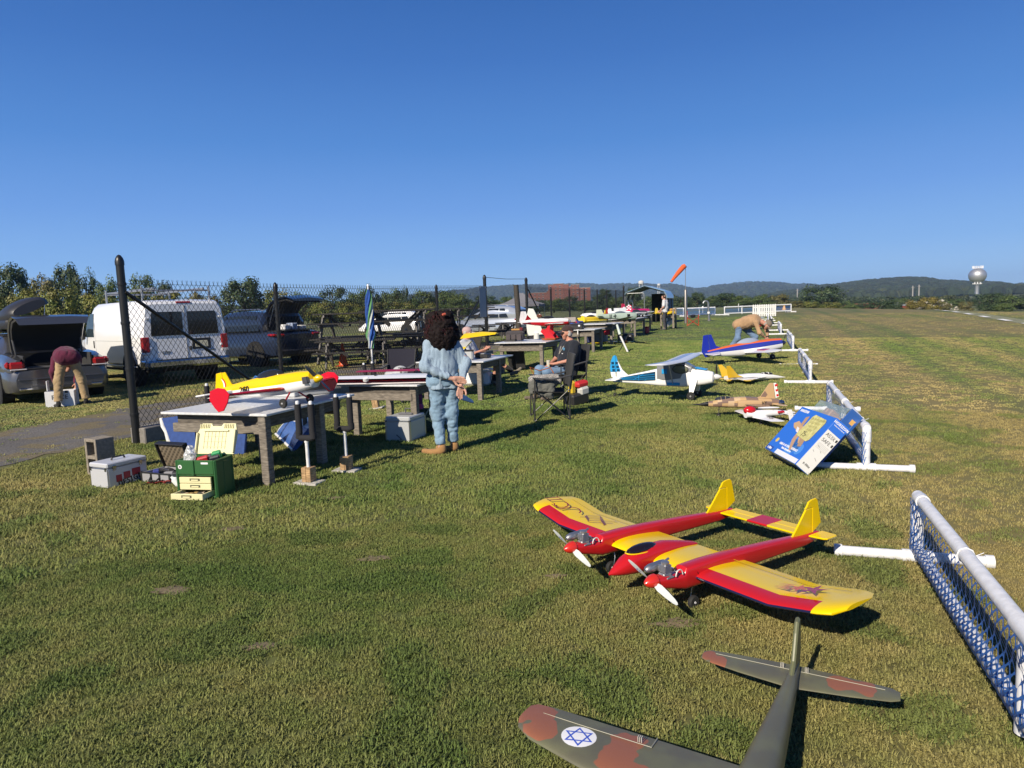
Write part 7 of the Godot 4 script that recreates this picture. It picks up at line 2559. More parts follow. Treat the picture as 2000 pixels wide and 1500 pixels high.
func make_jets() -> void:
	# tan desert camouflage jet on its wheels, nose to the left
	var TAN := Color(0.47, 0.31, 0.16)
	var BRN := Color(0.20, 0.135, 0.105)
	var SND := Color(0.50, 0.36, 0.22)
	var o := thing("desert_camouflage_jet", "tan and brown camouflaged model fighter jet with tall striped fin", "model plane", on(3.2, -9.35), deg_to_rad(84))
	var cf := func(i, j):
		var q := 1.0 if int(i + 20.3 + 1.1 * sin(j * 0.75)) % 4 < 2 else (0.0 if (i + j / 3) % 3 else -1.0)
		if i < 2:
			return Color(0.012, 0.012, 0.014)
		return BRN if q > 0.25 else (TAN if q > -0.5 else SND)
	var st := []
	for q in [[-0.62, 0.185, 0.012, 0.012], [-0.56, 0.185, 0.024, 0.024], [-0.5, 0.188, 0.034, 0.034], [-0.44, 0.19, 0.042, 0.042], [-0.38, 0.195, 0.05, 0.052], [-0.32, 0.2, 0.055, 0.06], [-0.24, 0.203, 0.06, 0.068], [-0.16, 0.205, 0.068, 0.072], [-0.08, 0.205, 0.076, 0.075], [0.0, 0.205, 0.08, 0.075], [0.08, 0.203, 0.08, 0.072], [0.16, 0.2, 0.078, 0.068], [0.25, 0.196, 0.072, 0.06], [0.34, 0.192, 0.064, 0.052], [0.44, 0.19, 0.054, 0.045]]:
		st.append(q)
	fus(o, "fuselage", st, TAN, cf, 2.6)
	new_part(o, "nose_cone", mats.paint, Color(0.015, 0.015, 0.018), func(m): m.lathe([[0.013, 0], [0.009, 0.05], [0.002, 0.1], [0.001, 0.17], [0, 0.172]], 12, Transform3D(Basis(Vector3.RIGHT, -PI / 2), v3(0, 0.185, -0.615))))
	new_part(o, "canopy", mats.glass, Color(0.03, 0.035, 0.045), func(m): m.ball(v3(0, 0.25, -0.28), v3(0.038, 0.042, 0.13)))
	new_part(o, "canopy_frame", mats.paint, TAN, func(m):
		for z in [-0.33, -0.27, -0.2]:
			var ring := []
			for i in 9:
				var a := PI * i / 8
				var k := sqrt(maxf(0.0, 1 - pow((z + 0.28) / 0.13, 2)))
				ring.append(v3(cos(a) * 0.039 * k, 0.25 + sin(a) * 0.043 * k, z))
			m.tube(ring, 0.003, 4))
	new_part(o, "exhaust", mats.metal, Color(0.25, 0.28, 0.34), func(m):
		for x in [-0.026, 0.026]:
			m.lathe([[0.032, 0.0], [0.03, 0.06], [0.024, 0.08], [0.018, 0.04], [0, 0.03]], 14, Transform3D(Basis(Vector3.RIGHT, PI / 2), v3(x, 0.19, 0.43))))
	for sx in [-1.0, 1.0]:
		new_part(o, "intake", mats.paint, TAN, func(m): m.loft([sup(-0.12, 0.195, 0.028, 0.045, 3.0), sup(0.02, 0.195, 0.034, 0.05, 3.0), sup(0.2, 0.195, 0.02, 0.04, 3.0)])).position.x = sx * 0.085
		flat(o, "wing", 0.185, [[sx * 0.06, -0.06], [sx * 0.42, 0.16], [sx * 0.42, 0.25], [sx * 0.06, 0.26]], 0.012, BRN)
		new_part(o, "wing_tip_tank", mats.paint, Color(0.62, 0.64, 0.68), func(m): m.ball(v3(sx * 0.43, 0.185, 0.2), v3(0.014, 0.014, 0.14)))
		flat(o, "tailplane", 0.175, [[sx * 0.04, 0.34], [sx * 0.22, 0.44], [sx * 0.22, 0.5], [sx * 0.04, 0.46]], 0.01, SND)
		tyre(o, v3(sx * 0.1, 0.03, 0.12), 0.03, 0.018, Color(0.5, 0.5, 0.5))
		new_part(o, "gear_leg", mats.metal, Color(0.4, 0.4, 0.42), func(m): m.tube([v3(sx * 0.1, 0.03, 0.12), v3(sx * 0.09, 0.16, 0.1)], 0.006, 6))
	fin(o, "fin", 0, [[0.14, 0.265], [0.2, 0.28], [0.32, 0.46], [0.37, 0.46], [0.4, 0.24]], 0.014, TAN)
	fin(o, "fin_patch", 0, [[0.2, 0.275], [0.26, 0.36], [0.3, 0.3], [0.27, 0.265]], 0.017, BRN)
	fin(o, "rudder", 0, [[0.374, 0.46], [0.41, 0.46], [0.45, 0.27], [0.404, 0.25]], 0.012, Color(0.75, 0.73, 0.7))
	new_part(o, "rudder_stripe", mats.film, Color(0.5, 0.02, 0.02), func(m):
		for k in [[0.43, 0.04], [0.36, 0.035], [0.29, 0.03]]:
			m.box(v3(0, k[0], 0.41 + (0.43 - k[0]) * 0.12), v3(0.0145, 0.03, k[1]), 0, Basis(Vector3.RIGHT, -0.3)))
	new_part(o, "lettering", mats.film, Color(0.02, 0.02, 0.02), func(m):
		m.text("NAVY", 0.05, Transform3D(Basis(Vector3.UP, PI / 2), v3(0.077, 0.2, 0.2)), 0.002)
		m.text("NAVY", 0.05, Transform3D(Basis(Vector3.UP, -PI / 2), v3(-0.077, 0.2, 0.2)), 0.002))
	tyre(o, v3(0, 0.028, -0.36), 0.028, 0.016, Color(0.5, 0.5, 0.5))
	new_part(o, "nose_gear", mats.metal, Color(0.45, 0.45, 0.47), func(m): m.tube([v3(0, 0.03, -0.36), v3(0, 0.15, -0.35)], 0.006, 6))
	# white and red straight winged jet trainer in front of it
	o = thing("red_and_white_model", "small white model plane with red canopy cover and red tail beside the camouflaged jet", "model plane", on(3.2, -8.75), deg_to_rad(-80))
	var Wh := Color(0.78, 0.78, 0.78)
	var RD := Color(0.5, 0.012, 0.02)
	fus(o, "fuselage", [[-0.48, 0.12, 0.01, 0.008], [-0.4, 0.125, 0.03, 0.022], [-0.2, 0.135, 0.055, 0.04], [0.0, 0.14, 0.06, 0.045], [0.14, 0.14, 0.055, 0.045], [0.22, 0.14, 0.05, 0.045]], Wh)
	new_part(o, "canopy_cover", mats.film, RD, func(m): m.ball(v3(0, 0.19, 0.16), v3(0.06, 0.055, 0.085)))
	wings(o, "wing", [[-0.5, 0.115, -0.02, 0.1, 0.1], [-0.46, 0.113, -0.03, 0.16, 0.11], [0, 0.1, -0.05, 0.2, 0.12], [0.46, 0.113, -0.03, 0.16, 0.11], [0.5, 0.115, -0.02, 0.1, 0.1]], Wh)
	new_part(o, "roundel", mats.film, Color(0.03, 0.035, 0.08), func(m):
		for x in [-0.3, 0.3]:
			m.lathe([[0.026, 0.0], [0.026, 0.0015], [0, 0.0015]], 20, Transform3D(Basis(Vector3.BACK, x * 0.09), v3(x, 0.1305, 0.04)))
			m.box(v3(x, 0.1312, 0.04), v3(0.11, 0.0012, 0.012), 0)
		m.col = Color(0.8, 0.8, 0.8)
		for x in [-0.3, 0.3]:
			for i in 5:
				var a := TAU * i / 5
				var c := v3(x, 0.1326, 0.04)
				m.tri(c + v3(cos(a - 0.63), 0, sin(a - 0.63)) * 0.009, c + v3(cos(a), 0, sin(a)) * 0.023, c + v3(cos(a + 0.63), 0, sin(a + 0.63)) * 0.009))
	new_part(o, "nose_marks", mats.film, Color(0.03, 0.03, 0.04), func(m):
		m.text("US", 0.04, Transform3D(Basis(Vector3.RIGHT, -PI / 2) * Basis(Vector3.BACK, PI), v3(0.0, 0.176, -0.16)), 0.002)
		m.text("NAVY", 0.03, Transform3D(Basis(Vector3.RIGHT, -PI / 2) * Basis(Vector3.BACK, -1.3), v3(0.19, 0.124, 0.0)), 0.002))
	flat(o, "red_wing_patch", 0.148, [[-0.05, -0.3], [0.05, -0.3], [0.075, -0.2], [-0.075, -0.2]], 0.03, RD)
	fin(o, "winglet", 0.21, [[-0.34, 0.06], [-0.27, 0.06], [-0.24, 0.2], [-0.3, 0.2]], 0.01, Wh)
	flat(o, "foreplane", 0.13, [[-0.22, -0.28], [0.22, -0.28], [0.2, -0.36], [-0.2, -0.36]], 0.01, Wh)
	for sx in [-1.0, 1.0]:
		tyre(o, v3(sx * 0.1, 0.025, 0.06), 0.025, 0.015, Color(0.3, 0.3, 0.3))
		new_part(o, "gear_leg", mats.metal, Color(0.4, 0.4, 0.4), func(m): m.tube([v3(sx * 0.1, 0.03, 0.06), v3(sx * 0.09, 0.11, 0.05)], 0.004, 5))
	tyre(o, v3(0, 0.022, -0.28), 0.022, 0.014, Color(0.3, 0.3, 0.3))
	new_part(o, "nose_gear", mats.metal, Color(0.4, 0.4, 0.4), func(m): m.tube([v3(0, 0.02, -0.28), v3(0, 0.11, -0.27)], 0.004, 5))
	# white and yellow jet lying on the grass, nose to the right
	o = thing("white_and_yellow_jet", "white model jet with yellow swept fins lying on the grass behind the high wing plane", "model plane", on(4.75, -13.35), deg_to_rad(-80))
	var YE := Color(0.66, 0.42, 0.03)
	fus(o, "fuselage", [[-0.66, 0.05, 0.004, 0.004], [-0.5, 0.065, 0.03, 0.028], [-0.3, 0.085, 0.055, 0.05], [-0.1, 0.1, 0.08, 0.06], [0.15, 0.105, 0.11, 0.06], [0.4, 0.1, 0.11, 0.05], [0.6, 0.1, 0.09, 0.04]], Color(0.78, 0.78, 0.76))
	new_part(o, "canopy", mats.glass, Color(0.03, 0.025, 0.025), func(m): m.ball(v3(0, 0.13, -0.22), v3(0.045, 0.04, 0.17)))
	new_part(o, "canopy_frame", mats.film, Color(0.78, 0.78, 0.76), func(m):
		for z in [-0.28, -0.18]:
			m.box(v3(0, 0.155, z), v3(0.09, 0.03, 0.012), 0.003))
	new_part(o, "grey_stripe", mats.film, Color(0.32, 0.34, 0.38), func(m):
		for sx in [-1.0, 1.0]:
			plate(m, [v3(sx * 0.108, 0.1, 0.5), v3(sx * 0.118, 0.11, 0.1), v3(sx * 0.085, 0.085, -0.15), v3(sx * 0.118, 0.085, 0.1)] if sx < 0 else [v3(sx * 0.118, 0.085, 0.1), v3(sx * 0.085, 0.085, -0.15), v3(sx * 0.118, 0.11, 0.1), v3(sx * 0.108, 0.1, 0.5)], 0.004))
	for sx in [-1.0, 1.0]:
		flat(o, "wing", 0.085, [[sx * 0.05, -0.25], [sx * 0.14, -0.05], [sx * 0.5, 0.36], [sx * 0.5, 0.45], [sx * 0.08, 0.42]], 0.014, Color(0.76, 0.75, 0.72))
		flat(o, "yellow_wing_tip", 0.085, [[sx * 0.33, 0.165], [sx * 0.51, 0.36], [sx * 0.51, 0.455], [sx * 0.4, 0.45]], 0.017, YE)
		flat(o, "tailplane", 0.08, [[sx * 0.07, 0.48], [sx * 0.3, 0.66], [sx * 0.3, 0.74], [sx * 0.07, 0.66]], 0.012, YE)
		var fn := fin(o, "fin", 0, [[0.3, 0.12], [0.42, 0.17], [0.6, 0.36], [0.68, 0.36], [0.62, 0.12]], 0.012, YE)
		fn.position.x = sx * 0.09
		fn.rotation.z = -sx * 0.22
	# blue, orange and white aerobatic plane that the stooping man works on
	o = sport_plane("aerobatic_plane", "large white, blue and orange aerobatic model plane under the stooping man", on(5.8, -16.9), deg_to_rad(-78), 1.62, {
		"body": Color(0.02, 0.035, 0.30), "top": Color(0.62, 0.13, 0.03), "belly": Color(0.76, 0.76, 0.76), "stripe": Color(0.03, 0.045, 0.32), "wing": Color(0.7, 0.71, 0.74), "lead": Color(0.68, 0.69, 0.72), "tail": Color(0.66, 0.66, 0.72), "fin": Color(0.012, 0.03, 0.33), "rudder": Color(0.012, 0.03, 0.33), "cone": Color(0.015, 0.015, 0.05), "y": 0.33, "cowl": Color(0.62, 0.13, 0.03), "glass": Color(0.28, 0.33, 0.42), "half": 0.62})
	o.rotate_object_local(Vector3.RIGHT, 0.1)
	new_part(o, "wing_graphic", mats.film, Color(0.3, 0.05, 0.12), func(m):
		m.box(v3(0.45, 0.305, -0.22), v3(0.3, 0.03, 0.16), 0.004, Basis(Vector3.BACK, 0.04))
		m.col = Color(0.05, 0.07, 0.35)
		m.box(v3(0.42, 0.307, -0.24), v3(0.14, 0.032, 0.1), 0.004, Basis(Vector3.BACK, 0.04)))
	# the red plane with the pale high wing behind him
	o = thing("red_model_plane", "red model plane with a long pale high wing far behind the stooping man", "model plane", on(11.3, -31.8), deg_to_rad(50))
	fus(o, "fuselage", [[-0.6, 0.22, 0.05, 0.06], [-0.5, 0.22, 0.1, 0.12], [-0.1, 0.24, 0.12, 0.14], [0.3, 0.24, 0.08, 0.09], [0.8, 0.25, 0.03, 0.04]], Color(0.5, 0.01, 0.03))
	wings(o, "wing", [[-1.3, 0.52, -0.25, 0.3, 0.1], [0, 0.47, -0.28, 0.36, 0.12], [1.3, 0.52, -0.25, 0.3, 0.1]], Color(0.6, 0.57, 0.42))
	new_part(o, "cabin", mats.glass, Color(0.02, 0.02, 0.02), func(m): m.box(v3(0, 0.4, -0.12), v3(0.2, 0.14, 0.4), 0.03))
	fin(o, "fin", 0, [[0.6, 0.26], [0.7, 0.5], [0.85, 0.5], [0.85, 0.22]], 0.016, Color(0.04, 0.045, 0.045))
	for sx in [-1.0, 1.0]:
		tyre(o, v3(sx * 0.2, 0.06, -0.25), 0.06, 0.04, Color(0.2, 0.2, 0.2))
		new_part(o, "gear_leg", mats.metal, Color(0.3, 0.3, 0.3), func(m): m.tube([v3(sx * 0.06, 0.14, -0.22), v3(sx * 0.2, 0.06, -0.25)], 0.008, 5))
	prop(o, v3(0, 0.22, -0.61), 0.2, 0.5, Color(0.05, 0.05, 0.05), Color(0.5, 0.01, 0.03), 0.04)


# work tables
func work_table(label: String, s0: float, s1: float, w0: float, w1: float, legs: Array, h := 0.70) -> Node3D:
	# timber legs and aprons under a white painted top; legs as [across, along] from the near left corner
	var L := s1 - s0
	var W := w1 - w0
	var o := thing("work_table", label, "table", at(s0, w0), ROW, "white topped work tables along the fence")
	var WD := Color(0.31, 0.27, 0.22)
	new_part(o, "tabletop", mats.pvc, Color(0.70, 0.71, 0.72), func(m): m.box(v3(W / 2, h - 0.012, -L / 2), v3(W, 0.024, L), 0.004))
	for k in [0, 1]:
		var z: float = -0.11 - k * (L - 0.24)
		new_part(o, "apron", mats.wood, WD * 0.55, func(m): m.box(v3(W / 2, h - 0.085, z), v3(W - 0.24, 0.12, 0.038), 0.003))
		new_part(o, "rail", mats.wood, WD * rng.randf_range(0.9, 1.15), func(m): m.box(v3(W / 2 - 0.02, h - 0.165, z + 0.03), v3(W - 0.2, 0.09, 0.036), 0.004))
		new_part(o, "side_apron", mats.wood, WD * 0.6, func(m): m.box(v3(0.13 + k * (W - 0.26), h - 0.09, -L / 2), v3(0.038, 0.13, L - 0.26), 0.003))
	for q in legs:
		new_part(o, "leg", mats.wood, WD * rng.randf_range(0.85, 1.2), func(m): m.box(v3(q[0], (h - 0.025) / 2, -q[1]), v3(0.085, h - 0.03, 0.085), 0.005))
	return o

func make_tables() -> void:
	work_table("nearest white topped work table carrying the yellow and red plane", -1.5, 0.0, 2.08, 3.38, [[1.22, 0.06], [1.2, 0.95], [0.42, 0.97], [0.2, 0.3]])
	work_table("second white topped work table with white and red wings lying on it", 0.88, 2.35, 2.55, 3.72, [[0.16, 0.18], [1.06, 0.12], [0.1, 1.15], [1.0, 1.2]])
	work_table("third white topped work table with yellow wings, before the man in the pale cap", 4.4, 5.95, 1.85, 3.18, [[1.22, 0.08], [1.2, 1.05], [0.15, 0.1], [0.15, 1.1]])
	work_table("fourth white topped work table with the tool bag and red stand on it", 8.6, 10.1, 1.75, 3.05, [[0.15, 0.12], [1.15, 0.12], [0.15, 1.2], [1.15, 1.2]], 0.74)
	work_table("fifth white topped work table with black gear boxes on it", 13.95, 15.5, 2.0, 2.98, [[0.9, 0.1], [0.12, 0.5], [0.88, 1.3], [0.12, 1.35]])
	work_table("sixth work table with bare timber front under the grey warbird", 17.4, 19.2, 1.5, 2.9, [[0.3, 0.2], [1.25, 0.15], [0.3, 1.5], [1.25, 1.5]], 0.74)
	work_table("seventh white topped work table piled with model parts", 22.6, 25.6, 1.6, 2.8, [[0.15, 0.2], [1.1, 0.15], [0.15, 2.6], [1.1, 2.6]], 0.78)
	work_table("eighth work table, farthest before the timber stand", 26.8, 29.5, 1.3, 2.5, [[0.15, 0.2], [1.1, 0.2], [0.15, 2.3], [1.1, 2.3]], 0.8)


# things round the first two tables
func make_near_objects() -> void:
	# yellow and red aerobatic plane on the first table
	var Y := Color(0.72, 0.48, 0.0)
	var R := Color(0.50, 0.008, 0.02)
	var p := sport_plane("aerobatic_plane", "yellow, white and red aerobatic model plane standing on the nearest table", at(-0.92, 2.95, 0.70), deg_to_rad(-115.6), 1.06, {
		"body": Color(0.76, 0.76, 0.76), "top": Y, "belly": Color(0.76, 0.76, 0.76), "stripe": Y, "wing": Color(0.74, 0.74, 0.74), "lead": R * 0.75, "tail": Color(0.74, 0.74, 0.74), "fin": Y, "rudder": Y, "cone": Y, "y": 0.1, "legs": R * 0.6, "half": 0.72, "blade": Color(0.12, 0.12, 0.12), "ang": 0.75, "finh": 0.72, "drop": 0.13})
	p.position.y += 0.09
	p.rotate_object_local(Vector3.RIGHT, 0.14)
	for sx in [-1.0, 1.0]:
		fin(p, "side_force_plate", sx * 0.765, [[-0.3, 0.08], [-0.25, 0.14], [-0.16, 0.16], [-0.06, 0.14], [-0.03, 0.06], [-0.08, -0.02], [-0.12, -0.065], [-0.19, -0.06], [-0.26, 0.01]], 0.012, Color(0.55, 0.008, 0.03))
	new_part(p, "fin_swoosh", mats.film, R, func(m):
		for sx in [-1.0, 1.0]:
			for k in [[0.0, R], [0.018, Color(0.78, 0.78, 0.78)]]:
				m.col = k[1]
				for i in 10:
					var a := deg_to_rad(-70 + 14 * i)
					var b := deg_to_rad(-56 + 14 * i)
					var w0 := 0.02 * sin(PI * i / 10.0)
					var w1 := 0.02 * sin(PI * (i + 1) / 10.0)
					var c := v3(sx * (0.0095 + k[0] * 0.02), 0.2, 0.66)
					m.quad(c + v3(0, sin(a), -cos(a)) * (0.085 - k[0]), c + v3(0, sin(b), -cos(b)) * (0.085 - k[0]), c + v3(0, sin(b), -cos(b)) * (0.085 - k[0] - w1), c + v3(0, sin(a), -cos(a)) * (0.085 - k[0] - w0)))
	new_part(p, "registration", mats.film, Color(0.02, 0.02, 0.02), func(m):
		m.text("260", 0.085, Transform3D(Basis(Vector3.UP, PI / 2) , v3(0.068, 0.11, 0.26)), 0.004)
		m.text("260", 0.085, Transform3D(Basis(Vector3.UP, -PI / 2) , v3(-0.068, 0.11, 0.26)), 0.004))
	new_part(p, "engine", mats.cast, Color(0.2, 0.2, 0.2), func(m):
		m.box(v3(0.05, 0.1, -0.6), v3(0.09, 0.06, 0.08), 0.008)
		for i in 5:
			m.box(v3(0.07 + i * 0.008, 0.1, -0.6), v3(0.003, 0.07, 0.06), 0.001))
	# low white shelf board and the black cradle behind
	var b := thing("grey_parts_tray", "long light grey tray lying under the yellow plane on the nearest table", "tray", at(-0.25, 2.3, 0.70), ROW)
	new_part(b, "tray", mats.plastic, Color(0.5, 0.52, 0.54), func(m): m.box(v3(0.15, 0.03, 0), v3(0.75, 0.055, 0.2), 0.008))
	b = thing("field_cradle", "black foam plane cradle with grey base on the nearest table's far end", "cradle", at(-0.08, 2.85, 0.70), ROW + 0.9)
	new_part(b, "base", mats.plastic, Color(0.32, 0.33, 0.35), func(m): m.box(v3(0, 0.035, 0), v3(0.46, 0.06, 0.22), 0.008))
	new_part(b, "tray", mats.plastic, Color(0.02, 0.02, 0.024), func(m):
		m.box(v3(0, 0.075, 0), v3(0.5, 0.02, 0.26), 0.005)
		for z in [-0.12, 0.12]:
			m.box(v3(0, 0.115, z), v3(0.5, 0.08, 0.015), 0.004))
	for x in [-0.16, 0.16]:
		new_part(b, "foam_rest", mats.foam, Color(0.018, 0.018, 0.02), func(m):
			m.prism(PackedVector2Array([Vector2(-0.13, 0.08), Vector2(0.13, 0.08), Vector2(0.15, 0.24), Vector2(0.11, 0.25), Vector2(0.0, 0.15), Vector2(-0.11, 0.25), Vector2(-0.15, 0.24)]), 0.05, Transform3D(Basis(Vector3.UP, PI / 2), v3(x, 0, 0)), 0.006))
	for x in [-0.08, 0.02, 0.12]:
		new_part(b, "socket", mats.metal, Color(0.5, 0.5, 0.5), func(m): m.lathe([[0.014, 0], [0.014, 0.006], [0, 0.006]], 10, Transform3D(Basis(Vector3.RIGHT, PI / 2), v3(x, 0.115, 0.128))))
	new_part(b, "antenna", mats.metal, Color(0.3, 0.3, 0.3), func(m):
		m.tube([v3(0.2, 0.2, 0.0), v3(0.12, 0.34, 0.03)], 0.004, 5)
		m.tube([v3(0.05, 0.2, -0.05), v3(0.0, 0.3, -0.05)], 0.008, 5))
	# foam padded plane stands
	var proto := thing("plane_stand", "padded plane stand with white pipe and pine block, nearest the camera", "plane stand", at(-1.3, 3.66), ROW, "foam padded plane stands")
	new_part(proto, "base_board", mats.wood, Color(0.75, 0.72, 0.66), func(m): m.box(v3(0, 0.011, 0), v3(0.26, 0.022, 0.17), 0.003))
	new_part(proto, "block", mats.wood, Color(0.62, 0.40, 0.20), func(m):
		m.box(v3(-0.026, 0.092, 0), v3(0.05, 0.14, 0.1), 0.004)
		m.box(v3(0.026, 0.092, 0), v3(0.05, 0.14, 0.1), 0.004))
	new_part(proto, "pipe", mats.pvc, Color(0.78, 0.78, 0.78), func(m): m.tube([v3(0, 0.16, 0), v3(0, 0.42, 0)], 0.017, 12))
	new_part(proto, "cross_pipe", mats.pvc, Color(0.78, 0.78, 0.78), func(m):
		m.tube([v3(0, 0.40, 0), v3(0, 0.445, 0)], 0.022, 12)
		for x in [-0.075, 0.075]:
			m.tube([v3(x, 0.45, 0), v3(x, 0.80, 0)], 0.015, 10)
			m.tube([v3(x, 0.77, 0), v3(x, 0.795, 0), v3(x, 0.802, 0)], [0.019, 0.019, 0.012], 12))
	new_part(proto, "foam_sleeve", mats.foam, Color(0.022, 0.022, 0.024), func(m):
		for x in [-0.075, 0.075]:
			m.tube([v3(x, 0.49, 0), v3(x, 0.77, 0)], 0.031, 14)
		m.tube([v3(-0.09, 0.46, 0), v3(-0.05, 0.442, 0), v3(0.05, 0.442, 0), v3(0.09, 0.46, 0)], 0.031, 14)
		for x in [-0.08, 0.08]:
			m.tube([v3(x, 0.44, 0), v3(x, 0.5, 0)], 0.032, 14))
	copy(proto, "padded plane stand with white pipe and pine block, the one farther back", at(-0.78, 3.74), ROW + 0.1)
	var c3 := copy(proto, "padded plane stand behind the nearest table by the fence", at(0.15, 1.2), ROW + 0.5)
	var c4 := copy(proto, "leaning padded plane stand beside the folded parasol", at(3.35, 1.62), ROW + 0.2)
	c4.rotation.z = 0.14
	b = thing("clamp_rack", "blue and white clamps hanging behind the nearest table", "clamp", at(0.3, 1.75, 0.62), ROW)
	for x in [0.0, 0.16, 0.52, 0.66]:
		new_part(b, "clamp", mats.plastic, Color(0.03, 0.13, 0.4) if x < 0.1 or x > 0.5 else Color(0.7, 0.7, 0.72), func(m):
			m.box(v3(x, 0.13, 0), v3(0.03, 0.2, 0.03), 0.006)
			m.tube([v3(x - 0.04, 0.2, 0), v3(x, 0.25, 0), v3(x + 0.05, 0.24, 0)], 0.012, 6))
	new_part(b, "rail", mats.wood, Color(0.25, 0.22, 0.18), func(m): m.box(v3(0.33, 0.02, 0), v3(0.85, 0.05, 0.03), 0.004))
	new_part(b, "upright", mats.wood, Color(0.25, 0.22, 0.18), func(m):
		for x in [-0.05, 0.7]:
			m.box(v3(x, -0.3, 0), v3(0.05, 0.64, 0.03), 0.004))

	# aluminium flight case with red graphic
	b = thing("aluminium_case", "silver aluminium flight case with red graphic on the grass", "case", on(-3.98, -6.78), -0.45)
	new_part(b, "case", mats.metal, Color(0.60, 0.61, 0.63), func(m): m.box(v3(0, 0.1, 0), v3(0.27, 0.2, 0.42), 0.006))
	var sil := mk(0.4, 0.35)
	new_part(b, "side_panel", sil, Color(0.62, 0.63, 0.65), func(m):
		m.box(v3(0, 0.1, 0), v3(0.273, 0.18, 0.40), 0.002)
		m.box(v3(0, 0.1, 0), v3(0.25, 0.18, 0.4225), 0.002))
	new_part(b, "lid", sil, Color(0.66, 0.67, 0.69), func(m): m.box(v3(0, 0.226, 0), v3(0.276, 0.046, 0.426), 0.01))
	new_part(b, "handle", mats.plastic, Color(0.02, 0.02, 0.02), func(m): m.tube([v3(0, 0.25, 0.07), v3(0, 0.275, 0.06), v3(0, 0.275, -0.06), v3(0, 0.25, -0.07)], 0.009, 7))
	new_part(b, "latch", mats.chrome, Color(0.5, 0.5, 0.52), func(m):
		for z in [-0.14, 0.14]:
			m.box(v3(0.139, 0.195, z), v3(0.01, 0.05, 0.035), 0.003)
		m.box(v3(0.11, 0.19, 0.213), v3(0.02, 0.035, 0.01), 0.002)
		m.box(v3(-0.11, 0.19, 0.213), v3(0.02, 0.035, 0.01), 0.002))
	new_part(b, "graphic", mats.plastic, Color(0.42, 0.03, 0.04), func(m):
		for k in [[0.1, 0.085, 0.06], [0.015, 0.10, 0.07], [-0.085, 0.115, 0.09]]:
			m.box(v3(0.1385, k[1], k[0]), v3(0.002, 0.07, k[2]), 0)
		m.col = Color(0.03, 0.03, 0.03)
		m.text("DESIGN", 0.075, Transform3D(Basis(Vector3.UP, PI / 2) * Basis(Vector3.BACK, 0.18), v3(0.139, 0.05, -0.02)), 0.002))
	# cinder block
	b = thing("cinder_block", "upright concrete block behind the aluminium case", "concrete block", on(-4.42, -7.22), -0.5)
	new_part(b, "shell", mats.concrete, Color(0.33, 0.29, 0.23), func(m):
		for x in [-0.085, 0.085]:
			m.box(v3(x, 0.2, 0), v3(0.032, 0.4, 0.2), 0.005)
		for y in [0.017, 0.2, 0.383]:
			m.box(v3(0, y, 0), v3(0.139, 0.034, 0.199), 0.004)
		m.box(v3(0, 0.2, -0.09), v3(0.139, 0.33, 0.02), 0))
	# open foam lined case
	b = thing("open_foam_case", "open black and silver case lined with egg crate foam, beside the green box", "case", on(-3.53, -6.84), -0.42)
	new_part(b, "tray", sil, Color(0.42, 0.42, 0.44), func(m):
		m.box(v3(0, 0.008, 0), v3(0.40, 0.014, 0.28), 0.003)
		for z in [-0.135, 0.135]:
			m.box(v3(0, 0.055, z), v3(0.40, 0.09, 0.012), 0.003)
		for x in [-0.195, 0.195]:
			m.box(v3(x, 0.055, 0), v3(0.012, 0.09, 0.26), 0.003))
	new_part(b, "trim", mats.plastic, Color(0.02, 0.02, 0.02), func(m):
		for x in [-0.2, -0.06, 0.06, 0.2]:
			m.box(v3(x, 0.055, 0.138), v3(0.03, 0.1, 0.014), 0.004)
		m.tube([v3(-0.06, 0.06, 0.145), v3(-0.05, 0.035, 0.175), v3(0.05, 0.035, 0.175), v3(0.06, 0.06, 0.145)], 0.009, 7)
		for q in [[0, 0.1, 0.14, 0.41, 0.012], [0, 0.1, -0.14, 0.41, 0.012]]:
			m.box(v3(q[0], q[1], q[2]), v3(q[3], q[4], 0.02), 0.003))
	new_part(b, "lining", mats.foam, Color(0.03, 0.03, 0.032), func(m): m.box(v3(0, 0.04, 0), v3(0.37, 0.06, 0.25), 0.003))
	new_part(b, "lid", mats.plastic, Color(0.018, 0.018, 0.02), func(m):
		m.xf = Transform3D(Basis(Vector3.RIGHT, 0.32), v3(0, 0.1, -0.145))
		m.box(v3(0, -0.0 + 0.14, -0.03), v3(0.40, 0.28, 0.02), 0.004)
		for x in [-0.195, 0.195]:
			m.box(v3(x, 0.14, -0.005), v3(0.012, 0.28, 0.06), 0.003)
		m.box(v3(0, 0.275, -0.005), v3(0.39, 0.012, 0.06), 0.003))
	new_part(b, "egg_crate_foam", mats.foam, Color(0.17, 0.135, 0.09), func(m):
		m.xf = Transform3D(Basis(Vector3.RIGHT, 0.32), v3(0, 0.1, -0.145))
		var rr := []
		for i in 29:
			var ring := PackedVector3Array()
			for j in 27:
				var x := -0.18 + 0.36 * i / 28.0
				var y := 0.01 + 0.255 * j / 26.0
				ring.append(v3(x, y, 0.0 + 0.011 * sin(x * 105) * sin(y * 105)))
			rr.append(ring)
		m.loft(rr, false, false, 80, null, false))
	for q in [[-0.12, 0.03, 0.1, Color(0.05, 0.06, 0.25)], [-0.05, -0.06, 0.12, Color(0.04, 0.04, 0.05)], [0.09, 0.05, 0.09, Color(0.25, 0.25, 0.27)], [0.13, -0.07, 0.07, Color(0.5, 0.5, 0.5)]]:
		new_part(b, "gear", mats.plastic, q[3], func(m): m.box(v3(q[0], 0.085, q[1]), v3(q[2], 0.04, 0.06), 0.008, Basis(Vector3.UP, q[0] * 6)))
	b = thing("red_cables", "tangle of red and black cables before the open case", "cables", on(-3.5, -6.64), 0.0)
